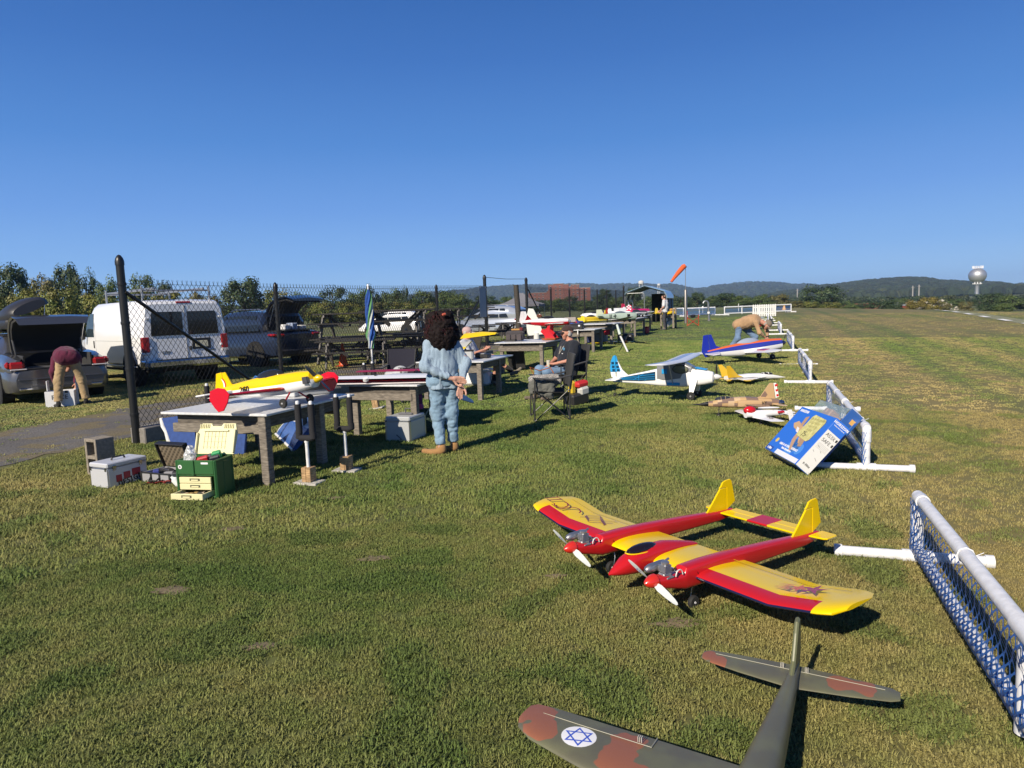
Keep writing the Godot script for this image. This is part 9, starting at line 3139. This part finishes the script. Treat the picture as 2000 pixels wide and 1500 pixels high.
func lump(called: String, label: String, cat: String, pos: Vector3, boxes: Array, turn := 0.0, mat: Material = null) -> Node3D:
	# a small thing of a few rounded blocks, each a part: [part name, centre, size, colour]
	var o := thing(called, label, cat, pos, turn)
	for q in boxes:
		new_part(o, q[0], mat if mat else mats.plastic, q[3], func(m): m.box(q[1], q[2], minf(q[2].x, minf(q[2].y, q[2].z)) * 0.18, Basis.from_euler(q[4]) if q.size() > 4 else Basis()))
	return o

func make_far_objects() -> void:
	var Wh := Color(0.74, 0.74, 0.74)
	var K := Color(0.02, 0.02, 0.022)
	var WD := Color(0.33, 0.28, 0.22)
	# third table
	var o := lump("wooden_tote", "orange wooden tote box with a handle left of the woman's shoulder", "tote box", at(5.3, 1.98, 0.70), [["box", v3(0, 0.1, 0), v3(0.16, 0.19, 0.24), C("d8903a")], ["handle_bar", v3(0, 0.34, 0), v3(0.02, 0.025, 0.24), C("b87838")]], ROW, mats.wood)
	for z in [-0.11, 0.11]:
		new_part(o, "end_board", mats.wood, C("b87838"), func(m): m.box(v3(0, 0.25, z), v3(0.14, 0.2, 0.014), 0.004))
	lump("white_cool_bag", "small white cool bag with black rim on the third table", "bag", at(4.75, 2.75, 0.70), [["body", v3(0, 0.085, 0), v3(0.19, 0.17, 0.15), Color(0.55, 0.57, 0.57)], ["rim", v3(0, 0.175, 0), v3(0.195, 0.02, 0.155), K]], ROW + 0.2, mats.cloth)
	o = lump("transmitter", "black radio transmitter lying on the third table", "transmitter", at(5.2, 2.85, 0.70), [["case", v3(0, 0.04, 0), v3(0.26, 0.07, 0.2), K], ["grip", v3(-0.08, 0.07, 0), v3(0.07, 0.06, 0.18), Color(0.04, 0.04, 0.04)], ["panel", v3(0.0, 0.08, 0.02), v3(0.1, 0.01, 0.1), Color(0.35, 0.35, 0.36)]], ROW)
	o = thing("yellow_grey_wing", "yellow and grey wings propped up on the third table before the seated man", "wing", at(5.0, 2.35, 0.95), ROW - 0.12)
	o.rotation.x = 0.42
	var YW := Color(0.72, 0.5, 0.0)
	wings(o, "grey_wing", [[-0.5, 0.0, 0.0, 0.3, 0.08], [0.1, 0.06, -0.02, 0.34, 0.08], [0.42, 0.09, 0.0, 0.3, 0.08]], Color(0.42, 0.42, 0.38), func(i, j): return YW if j < 2 else Color(0.44, 0.44, 0.4))
	wings(o, "yellow_wing", [[0.12, 0.10, -0.3, 0.22, 0.08], [0.5, 0.13, -0.3, 0.2, 0.08], [0.85, 0.15, -0.22, 0.08, 0.08]], YW)
	wings(o, "yellow_wing", [[-0.2, -0.1, 0.12, 0.2, 0.08], [0.2, -0.04, 0.1, 0.2, 0.08], [0.36, -0.02, 0.14, 0.1, 0.08]], YW)
	new_part(o, "rack", mats.metal, K, func(m):
		for x in [-0.3, 0.3]:
			m.tube([v3(x, -0.27, 0.15), v3(x, 0.02, 0.12)], 0.01, 6)
			m.tube([v3(x, -0.27, 0.0), v3(x, 0.04, 0.12)], 0.01, 6))
	o = lump("white_cooler", "white cool box on the grass behind the third table", "cool box", at(6.6, 2.1), [["body", v3(0, 0.15, 0), v3(0.66, 0.3, 0.36), Wh], ["lid", v3(0, 0.325, 0), v3(0.68, 0.05, 0.38), Wh]], ROW)
	o = lump("timber_frame_chair", "dark timber seat back leaning behind the seated man in the pale cap", "seat", at(7.3, 1.2), [["back_panel", v3(0, 0.75, 0), v3(0.55, 0.75, 0.03), Color(0.05, 0.045, 0.04), v3(0.25, 0, -0.35)], ["back_panel", v3(0.4, 0.72, -0.2), v3(0.45, 0.7, 0.03), Color(0.09, 0.075, 0.06), v3(0.25, 0, -0.35)], ["post", v3(0.0, 0.3, 0.05), v3(0.06, 0.7, 0.06), Color(0.06, 0.05, 0.045)]], ROW, mats.wood)
	# fourth table
	o = lump("tool_bag", "dark grey canvas tool bag with pockets on the fourth table", "tool bag", at(9.3, 2.05, 0.74), [["body", v3(0, 0.12, 0), v3(0.44, 0.24, 0.24), Color(0.07, 0.06, 0.065)], ["pocket", v3(-0.14, 0.08, 0.13), v3(0.11, 0.15, 0.04), Color(0.095, 0.08, 0.085)], ["pocket", v3(0.0, 0.08, 0.13), v3(0.11, 0.15, 0.04), Color(0.095, 0.08, 0.085)], ["pocket", v3(0.14, 0.08, 0.13), v3(0.11, 0.15, 0.04), Color(0.095, 0.08, 0.085)], ["wood_piece", v3(0.02, 0.27, 0), v3(0.22, 0.04, 0.08), C("c89858")], ["red_box", v3(0.16, 0.28, 0), v3(0.08, 0.08, 0.08), Color(0.2, 0.02, 0.03)]], ROW, mats.cloth)
	o = thing("red_plane_stand", "red wooden cradle holding the white and red plane on the fourth table", "plane stand", at(9.5, 2.85, 0.74), ROW)
	new_part(o, "cradle", mats.paint, Color(0.5, 0.012, 0.02), func(m):
		for z in [-0.15, 0.15]:
			m.prism(PackedVector2Array([Vector2(-0.05, 0.02), Vector2(0.22, 0.02), Vector2(0.08, 0.2), Vector2(0.09, 0.36), Vector2(0.02, 0.33), Vector2(-0.02, 0.24), Vector2(-0.12, 0.27), Vector2(-0.16, 0.2), Vector2(-0.06, 0.1)]), 0.025, Transform3D(Basis(), v3(0, 0, z)), 0.004))
	new_part(o, "base", mats.wood, C("b85a28"), func(m): m.box(v3(0.05, 0.02, 0), v3(0.34, 0.04, 0.4), 0.006))
	o = sport_plane("aerobatic_plane", "white and red aerobatic model plane on the red cradle", at(9.6, 2.75, 0.84), deg_to_rad(-75), 0.95, {
		"body": Wh, "belly": Color(0.5, 0.015, 0.02), "stripe": Wh, "wing": Color(0.72, 0.72, 0.7), "lead": Color(0.72, 0.72, 0.7), "tail": Wh, "fin": Wh, "rudder": Color(0.74, 0.7, 0.7), "gear": false, "cone": Color(0.5, 0.52, 0.54), "y": 0.32, "blade": K, "half": 0.8})
	new_part(o, "fin_flash", mats.film, Color(0.5, 0.01, 0.02), func(m):
		for sx in [-1.0, 1.0]:
			m.tri(v3(sx * 0.0095, 0.40, 0.36), v3(sx * 0.0095, 0.52, 0.47), v3(sx * 0.0095, 0.36, 0.54))
			m.tri(v3(sx * 0.0095, 0.40, 0.36), v3(sx * 0.0095, 0.36, 0.54), v3(sx * 0.0095, 0.52, 0.47)))
	lump("grey_dome", "grey rounded cover on the fourth table behind the seated man's head", "cover", at(9.9, 3.0, 0.74), [["cover", v3(0, 0.09, 0), v3(0.3, 0.18, 0.26), Color(0.13, 0.13, 0.14)], ["base", v3(0, 0.03, 0), v3(0.34, 0.05, 0.3), K]], 0.3)
	lump("folded_chair", "black folded chair leaning under the fourth table", "chair", at(9.2, 1.7), [["frame", v3(0.3, 0.4, 0), v3(0.3, 0.75, 0.06), K, v3(0.2, 0, 0.1)], ["sling", v3(0.5, 0.35, 0.05), v3(0.24, 0.6, 0.05), Color(0.03, 0.03, 0.03), v3(0.2, 0, 0)]], ROW)
	# the big white tail standing by the gate post
	o = thing("upended_plane", "white and brown model plane tail standing upright by the gate post", "model plane", at(14.6, 0.9), ROW)
	fin(o, "fin", 0.0, [[-0.3, 0.5], [-0.36, 1.0], [-0.25, 1.4], [-0.08, 1.38], [0.08, 1.05], [0.24, 0.55]], 0.05, Color(0.68, 0.68, 0.63)).rotation.y = PI / 2
	for q in [[0.12, 1.15, 0.09], [-0.02, 0.9, 0.08]]:
		new_part(o, "brown_patch", mats.film, Color(0.12, 0.045, 0.03), func(m): m.ball(v3(q[0], q[1], 0.03), v3(q[2], 0.06, 0.006)))
	new_part(o, "fuselage", mats.film, Color(0.66, 0.66, 0.62), func(m): m.tube([v3(0, 0.02, 0), v3(0, 0.6, 0)], [0.12, 0.09], 10))
	# fifth table
	o = lump("black_gear_box", "black gear box with blue corner on the fifth table", "box", at(14.25, 2.35, 0.70), [["body", v3(0, 0.08, 0), v3(0.42, 0.15, 0.26), K], ["lid", v3(0.0, 0.18, -0.02), v3(0.4, 0.04, 0.24), Color(0.03, 0.035, 0.06)], ["blue_patch", v3(-0.15, 0.19, 0.04), v3(0.1, 0.04, 0.12), Color(0.03, 0.08, 0.35)], ["white_tag", v3(0.1, 0.12, 0.135), v3(0.06, 0.05, 0.01), Wh]], ROW)
	lump("white_figure", "small white tool hanging at the fifth table's edge", "tool", at(13.93, 2.45, 0.6), [["grip", v3(0, 0.02, 0), v3(0.03, 0.12, 0.03), Wh], ["arm", v3(0, 0.1, 0), v3(0.08, 0.03, 0.03), Wh]], ROW)
	lump("dark_case", "dark maroon open case at the fence end of the fifth table", "case", at(15.3, 1.9, 0.70), [["body", v3(0, 0.1, 0), v3(0.4, 0.2, 0.3), Color(0.04, 0.012, 0.018)], ["lid", v3(-0.08, 0.26, -0.1), v3(0.4, 0.2, 0.03), Color(0.03, 0.01, 0.014), v3(-0.3, 0, 0)], ["red_handle", v3(0.18, 0.15, 0.1), v3(0.05, 0.14, 0.05), Color(0.4, 0.02, 0.05)], ["blue_handle", v3(0.24, 0.12, 0.1), v3(0.05, 0.12, 0.05), Color(0.08, 0.1, 0.4)]], ROW)
	o = sport_plane("yellow_model_plane", "yellow model plane with blue, yellow and red tail on the tables behind the gear box", at(16.6, 2.3, 0.78), deg_to_rad(120), 1.0, {"body": Color(0.7, 0.52, 0.03), "wing": Color(0.72, 0.56, 0.06), "tail": Color(0.03, 0.06, 0.3), "fin": Color(0.72, 0.5, 0.02), "rudder": Color(0.6, 0.06, 0.02), "gear": false, "y": 0.15, "half": 0.85, "cone": Color(0.05, 0.05, 0.05)})
	fin(o, "blue_fin", 0.1, [[0.42, 0.2], [0.46, 0.42], [0.62, 0.42], [0.62, 0.2]], 0.012, Color(0.02, 0.04, 0.22))
	o = sport_plane("small_yellow_plane", "small plane with a bright yellow fin right behind the seated man's cap", at(15.9, 1.7, 0.74), deg_to_rad(75), 0.7, {"body": Color(0.04, 0.05, 0.2), "wing": Color(0.04, 0.05, 0.16), "fin": Color(0.72, 0.58, 0.03), "gear": false, "y": 0.12})
	# grey warbird across the sixth table, its near leg on a white tube
	var GR := Color(0.36, 0.44, 0.38)
	o = thing("grey_warbird", "pale grey green warbird model with black crosses on the sixth table", "model plane", at(16.9, 3.15, 0.80), deg_to_rad(-82))
	fus(o, "fuselage", [[-0.62, 0.2, 0.09, 0.1], [-0.55, 0.2, 0.12, 0.13], [-0.3, 0.2, 0.115, 0.13], [0.0, 0.21, 0.1, 0.12], [0.4, 0.22, 0.065, 0.09], [0.75, 0.23, 0.03, 0.05]], GR, func(i, j): return Color(0.16, 0.2, 0.22) if j > 2 and j < 7 else GR)
	wings(o, "wing", [[-1.0, 0.2, -0.22, 0.18, 0.08], [-0.4, 0.14, -0.28, 0.3, 0.1], [0, 0.12, -0.3, 0.36, 0.1], [0.4, 0.14, -0.28, 0.3, 0.1], [1.0, 0.2, -0.22, 0.18, 0.08]], Color(0.35, 0.38, 0.36))
	fin(o, "fin", 0, [[0.52, 0.28], [0.6, 0.46], [0.78, 0.46], [0.8, 0.2]], 0.016, Color(0.55, 0.58, 0.42))
	flat(o, "tailplane", 0.25, [[-0.3, 0.6], [0.3, 0.6], [0.3, 0.76], [-0.3, 0.76]], 0.014, GR)
	new_part(o, "canopy", mats.glass, Color(0.1, 0.13, 0.15), func(m): m.ball(v3(0, 0.31, -0.05), v3(0.06, 0.07, 0.2)))
	new_part(o, "markings", mats.film, Color(0.01, 0.01, 0.01), func(m):
		for sx in [-1.0, 1.0]:
			m.box(v3(sx * 0.087, 0.22, 0.15), v3(0.01, 0.12, 0.03), 0)
			m.box(v3(sx * 0.0875, 0.22, 0.15), v3(0.01, 0.03, 0.12), 0)
			m.box(v3(sx * 0.079, 0.22, 0.28), v3(0.01, 0.12, 0.02), 0)
			m.box(v3(sx * 0.077, 0.22, 0.33), v3(0.01, 0.12, 0.02), 0)
			m.box(v3(sx * 0.118, 0.22, -0.32), v3(0.01, 0.1, 0.1), 0))
	prop(o, v3(0, 0.2, -0.63), 0.24, 0.2, Color(0.1, 0.13, 0.15), K, 0.07)
	for sx in [-1.0, 1.0]:
		tyre(o, v3(sx * 0.3, 0.05, -0.3), 0.055, 0.035, Wh)
		new_part(o, "gear_leg", mats.film, GR, func(m): m.tube([v3(sx * 0.24, 0.14, -0.22), v3(sx * 0.29, 0.05, -0.3)], 0.012, 6))
	o = thing("white_support_tube", "white tube leg slanting from the warbird down to the grass", "tube", at(13.95, 3.98), ROW)
	new_part(o, "tube", mats.pvc, Wh, func(m): m.tube([v3(0.0, 0.01, 0), v3(-0.24, 0.5, -0.1)], 0.03, 10))
	new_part(o, "upper_leg", mats.film, Color(0.55, 0.62, 0.58), func(m): m.tube([v3(-0.25, 0.54, -0.1), v3(-0.34, 0.84, -0.14)], [0.045, 0.035], 8))
	new_part(o, "joint", mats.plastic, K, func(m): m.tube([v3(-0.24, 0.49, -0.1), v3(-0.255, 0.56, -0.105)], 0.038, 8))
	new_part(o, "stay", mats.plastic, K, func(m): m.tube([v3(-0.28, 0.02, -0.1), v3(0.05, 0.75, -0.6)], 0.012, 6))
	# things under the fifth and sixth tables
	o = thing("long_yellow_wing", "long yellow wing with an orange band lying on the grass under the tables", "wing", at(18.1, 2.7, 0.05), 0.08)
	wings(o, "panel", [[-0.85, 0, 0, 0.2, 0.12], [0.0, 0.02, -0.02, 0.26, 0.12], [0.72, 0, 0, 0.18, 0.1]], Color(0.72, 0.50, 0.0))
	new_part(o, "orange_band", mats.film, Color(0.62, 0.16, 0.01), func(m): m.box(v3(0.42, 0.012, 0.08), v3(0.12, 0.07, 0.25), 0.01))
	lump("black_speaker_box", "black box with round dials on the grass under the grey warbird's nose", "box", at(19.2, 3.05), [["body", v3(0, 0.15, 0), v3(0.42, 0.3, 0.3), K], ["dial", v3(-0.08, 0.16, 0.155), v3(0.1, 0.1, 0.02), Color(0.2, 0.2, 0.2)], ["dial", v3(0.1, 0.2, 0.155), v3(0.06, 0.06, 0.02), Color(0.3, 0.3, 0.32)]], ROW)
	lump("navy_bin", "navy and grey storage bins under the sixth table", "bin", at(18.6, 1.9), [["bin", v3(-0.2, 0.28, 0), v3(0.3, 0.56, 0.4), Color(0.02, 0.03, 0.1)], ["bin", v3(0.25, 0.24, 0), v3(0.45, 0.48, 0.4), Color(0.16, 0.18, 0.19)], ["lid", v3(0.25, 0.5, 0), v3(0.48, 0.04, 0.42), K]], ROW)
	lump("red_fuel_can", "red pennant shaped fuel can hanging under the warbird", "can", at(17.6, 2.6, 0.35), [["can", v3(0, 0.12, 0), v3(0.22, 0.26, 0.14), Color(0.42, 0.015, 0.03)], ["cap", v3(0.05, 0.27, 0), v3(0.05, 0.04, 0.05), K]], ROW)
	# seventh and eighth tables
	lump("white_foam_board", "upright white foam board among the parts on the seventh table", "board", at(23.2, 1.9, 0.78), [["board", v3(0.1, 0.24, 0), v3(0.55, 0.46, 0.03), Color(0.55, 0.58, 0.6), v3(-0.2, 0, 0)], ["stay", v3(0.1, 0.12, -0.12), v3(0.03, 0.26, 0.03), WD]], 0.1)
	lump("tan_tool_block", "tan block with pegs on the seventh table's edge", "block", at(22.9, 2.45, 0.78), [["block", v3(0, 0.07, 0), v3(0.26, 0.13, 0.16), C("cdbb80")], ["peg", v3(-0.05, 0.18, 0), v3(0.05, 0.12, 0.05), C("d8c890")], ["peg", v3(0.06, 0.2, 0), v3(0.05, 0.16, 0.05), C("d8c890")]], 0.1)
	for q in [["white_and_orange_plane", "white model plane with orange wing stripes left of the foam board", 19.4, 2.1, 100.0, 0.9, Wh, Color(0.6, 0.12, 0.04), Wh], ["white_tailed_plane", "white finned model plane beyond the yellow one", 20.9, 1.5, 80.0, 0.85, Color(0.72, 0.72, 0.74), Color(0.7, 0.7, 0.72), Wh], ["dark_red_tailed_plane", "model plane with a dark red fin at the fence end of the tables", 21.8, 1.2, 70.0, 0.9, Wh, Wh, Color(0.2, 0.01, 0.015)], ["pink_chequered_plane", "white plane with a pink and white chequered fin behind the foam board", 24.4, 1.5, 85.0, 1.15, Wh, Color(0.7, 0.7, 0.7), Color(0.6, 0.03, 0.1)], ["magenta_striped_plane", "white model plane with magenta and navy stripes on the eighth table", 27.8, 1.9, -60.0, 1.35, Color(0.55, 0.02, 0.14), Color(0.72, 0.72, 0.74), Color(0.55, 0.02, 0.08)], ["black_and_silver_plane", "dark silver model plane on the seventh table's far end", 25.2, 2.3, -75.0, 0.9, Color(0.05, 0.05, 0.06), Color(0.3, 0.31, 0.33), Wh]]:
		o = sport_plane(q[0], q[1], at(q[2], q[3], 0.80), deg_to_rad(q[4]), q[5], {"body": q[6], "belly": Wh, "wing": q[7], "fin": q[8], "tail": q[6], "y": 0.2, "rudder": q[8]})
		if q[0].begins_with("pink"):
			new_part(o, "chequers", mats.film, Wh, func(m):
				for i in 3:
					for j in 4:
						if (i + j) % 2 == 0:
							m.box(v3(0, 0.36 + j * 0.06, 0.58 + i * 0.07), v3(0.024, 0.06, 0.07), 0))
	lump("red_bucket", "red can standing at the seventh table's leg", "can", at(25.6, 2.75), [["can", v3(0, 0.15, 0), v3(0.22, 0.3, 0.22), Color(0.45, 0.03, 0.03)], ["lid", v3(0, 0.31, 0), v3(0.24, 0.03, 0.24), Color(0.4, 0.03, 0.03)]], 0.3)
	# timber plane stand on wheels
	o = thing("timber_trolley", "weathered timber plane trolley on white wheels in front of the white shirted man", "trolley", at(29.6, 2.9), ROW)
	for q in [[v3(0, 0.55, 0), v3(0.09, 1.1, 0.09)], [v3(0.62, 0.55, -1.1), v3(0.09, 1.1, 0.09)], [v3(0.0, 0.55, -1.1), v3(0.09, 1.1, 0.09)], [v3(0.62, 0.55, 0), v3(0.09, 1.0, 0.09)]]:
		new_part(o, "post", mats.wood, WD * rng.randf_range(0.9, 1.2), func(m): m.box(q[0], q[1], 0.006))
	for q in [[v3(0.31, 0.62, 0), v3(0.7, 0.1, 0.04)], [v3(0.31, 0.62, -1.1), v3(0.7, 0.1, 0.04)], [v3(0.05, 0.6, -0.55), v3(0.04, 0.1, 1.1)], [v3(0.31, 0.68, -0.55), v3(0.7, 0.03, 1.2)]]:
		new_part(o, "rail", mats.wood, WD, func(m): m.box(q[0], q[1], 0.006))
	for q in [[v3(0.0, 0.1, 0.07)], [v3(0.62, 0.1, -1.03)]]:
		tyre(o, q[0], 0.09, 0.05, Wh)
	lump("white_cloth", "white cloth bundle hanging under the timber trolley", "cloth", at(30.2, 3.2, 0.15), [["cloth", v3(0, 0.15, 0), v3(0.34, 0.26, 0.2), Wh, v3(0.3, 0.3, 0.6)], ["cloth_fold", v3(0.1, 0.22, 0.05), v3(0.2, 0.18, 0.16), Wh, v3(0.1, 0.8, 0.3)]], 0.3, mats.cloth)
	o = sport_plane("bright_yellow_plane", "bright yellow model plane resting on the timber trolley", at(30.4, 3.05, 0.66), deg_to_rad(-72), 0.95, {"body": Color(0.72, 0.5, 0.0), "wing": Color(0.72, 0.52, 0.02), "fin": Color(0.72, 0.55, 0.08), "gear": false, "y": 0.16, "half": 0.6})
	lump("tan_bag", "tan leather bag on the far corner of the timber trolley", "bag", at(32.4, 3.15, 0.74), [["bag", v3(0, 0.14, 0), v3(0.3, 0.28, 0.2), C("c89040")], ["flap", v3(0, 0.24, 0.06), v3(0.28, 0.1, 0.12), C("d8a858")]], 0.2, mats.cloth)
	for q in [[9.2, -42.5, "dark folding table beyond the trolley, nearer the windsock"], [10.2, -46.0, "dark picnic bench farthest off beside the windsock post"]]:
		o = thing("dark_bench", q[2], "bench", on(q[0], q[1]), -0.2)
		new_part(o, "top", mats.wood, Color(0.05, 0.05, 0.05), func(m): m.box(v3(0, 0.72, 0), v3(1.1, 0.04, 0.6), 0.006))
		for x in [-0.42, 0.42]:
			new_part(o, "leg", mats.wood, Color(0.04, 0.04, 0.04), func(m):
				m.box(v3(x, 0.36, 0.18), v3(0.07, 0.74, 0.07), 0.004, Basis(Vector3.RIGHT, 0.25))
				m.box(v3(x, 0.36, -0.18), v3(0.07, 0.74, 0.07), 0.004, Basis(Vector3.RIGHT, -0.25)))

func picnic_table() -> Node3D:
	var o := Node3D.new()
	var WD := Color(0.05, 0.047, 0.044)
	for i in 5:
		new_part(o, "top_plank", mats.wood, WD * rng.randf_range(0.85, 1.15), func(m): m.box(v3(0, 0.75, -0.32 + i * 0.16), v3(2.2, 0.042, 0.148), 0.004))
	for z in [-0.72, 0.72]:
		for k in 2:
			new_part(o, "bench_plank", mats.wood, WD * rng.randf_range(0.85, 1.15), func(m): m.box(v3(0, 0.45, z + (k - 0.5) * 0.15), v3(2.2, 0.042, 0.142), 0.004))
	for x in [-0.78, 0.78]:
		for sz in [-1.0, 1.0]:
			new_part(o, "leg", mats.wood, WD * rng.randf_range(4.0, 6.0), func(m): m.box(v3(x, 0.37, sz * 0.42), v3(0.045, 0.86, 0.14), 0.004, Basis(Vector3.RIGHT, -sz * 0.5)))
		new_part(o, "bearer", mats.wood, WD * 6.5, func(m):
			m.box(v3(x + 0.05, 0.40, 0), v3(0.045, 0.1, 1.66), 0.004)
			m.box(v3(x + 0.05, 0.69, 0), v3(0.045, 0.09, 0.76), 0.004))
		new_part(o, "brace", mats.wood, WD, func(m): m.box(v3(x * 0.62, 0.5, 0), v3(0.62, 0.08, 0.04), 0.004, Basis(Vector3.BACK, signf(x) * 0.7)))
	return o

func make_picnic_tables() -> void:
	var proto := picnic_table()
	proto.name = numbered("picnic_table")
	add_child(proto)
	var spots := [[-5.1, -21.6, 0.0, -0.08, "weathered picnic table at the left end of the row beyond the fence"], [-5.0, -21.7, 0.78, -0.1, "picnic table stacked upon the one at the row's left end"], [-3.9, -23.6, 0.0, -0.04, "weathered picnic table behind the folded parasol"], [-3.85, -23.6, 0.78, -0.06, "picnic table stacked on the one behind the parasol"], [-2.9, -26.0, 0.0, 0.0, "picnic table seen left of the woman's head"], [-2.7, -26.0, 0.78, 0.0, "upper picnic table of the stack left of the woman's head"],
		[-1.7, -28.6, 0.0, 0.05, "picnic table seen right of the woman's head"], [-1.7, -28.6, 0.78, 0.05, "upper picnic table of the stack right of the woman's head"], [-0.6, -31.0, 0.0, 0.08, "picnic table before the silver car's front"], [0.4, -33.5, 0.0, 0.1, "picnic table before the silver car's rear, last of the row"], [-2.6, -21.8, 0.0, 0.15, "picnic table nearest the fence, behind the pale capped man"], [-4.4, -19.6, 0.0, 0.1, "picnic table close behind the orange cone"], [-3.3, -20.4, 0.78, 0.08, "picnic table raised on the others behind the woman's shoulder"], [-3.2, -20.5, 0.0, 0.08, "picnic table under the raised one behind the woman's shoulder"], [-5.9, -24.5, 0.0, -0.1, "picnic table behind the left end of the stacks"]]
	for i in spots.size():
		var q = spots[i]
		var o: Node3D = proto if i == 0 else proto.duplicate()
		if i > 0:
			o.name = numbered("picnic_table")
			add_child(o)
		tag(o, q[4], "picnic table", "weathered picnic tables beyond the fence")
		o.position = on(q[0], q[1], q[2])
		o.rotation.y = q[3]


# everything
func _ready() -> void:
	var cam := Camera3D.new()
	cam.name = "camera"
	cam.fov = 58.47
	cam.near = 0.05
	cam.far = 9000
	cam.transform = Transform3D(Basis(Vector3.RIGHT, deg_to_rad(-6.26)) * Basis(Vector3.BACK, -0.037), v3(0, 1.6, 0))
	add_child(cam)
	cam.current = true
	nz.seed = 2
	nz.frequency = 0.16
	nz.fractal_octaves = 3
	nz2.seed = 8
	nz2.frequency = 0.5
	nz2.fractal_octaves = 2
	rng.seed = 4
	var env := Environment.new()
	env.background_mode = Environment.BG_SKY
	env.sky = make_sky()
	env.tonemap_mode = Environment.TONE_MAPPER_LINEAR
	env.tonemap_exposure = 1.32
	env.sdfgi_enabled = true
	env.ssao_enabled = true
	env.ssil_enabled = true
	env.fog_enabled = true
	env.fog_density = 0.00018
	env.fog_light_color = Color(0.62, 0.75, 0.92)
	var we := WorldEnvironment.new()
	we.name = "environment"
	we.environment = env
	add_child(we)
	var sun := DirectionalLight3D.new()
	sun.name = "sun"
	sun.light_energy = 1.6
	sun.light_color = Color(1.0, 0.95, 0.87)
	sun.light_angular_distance = 0.53
	sun.shadow_enabled = true
	sun.look_at_from_position(Vector3(), v3(0.559 * 0.829, -0.559, -0.829 * 0.829))
	add_child(sun)
	setup_materials()
	make_ground()
	make_roads()
	make_far()
	make_trees()
	make_fence()
	make_barriers()
	make_far_fittings()
	make_van()
	make_sedan()
	make_suvs()
	make_picnic_tables()
	make_tables()
	make_twin()
	make_camo()
	make_high_wing()
	make_jets()
	make_near_objects()
	make_boxes()
	make_far_objects()
	make_people()
	make_grass()
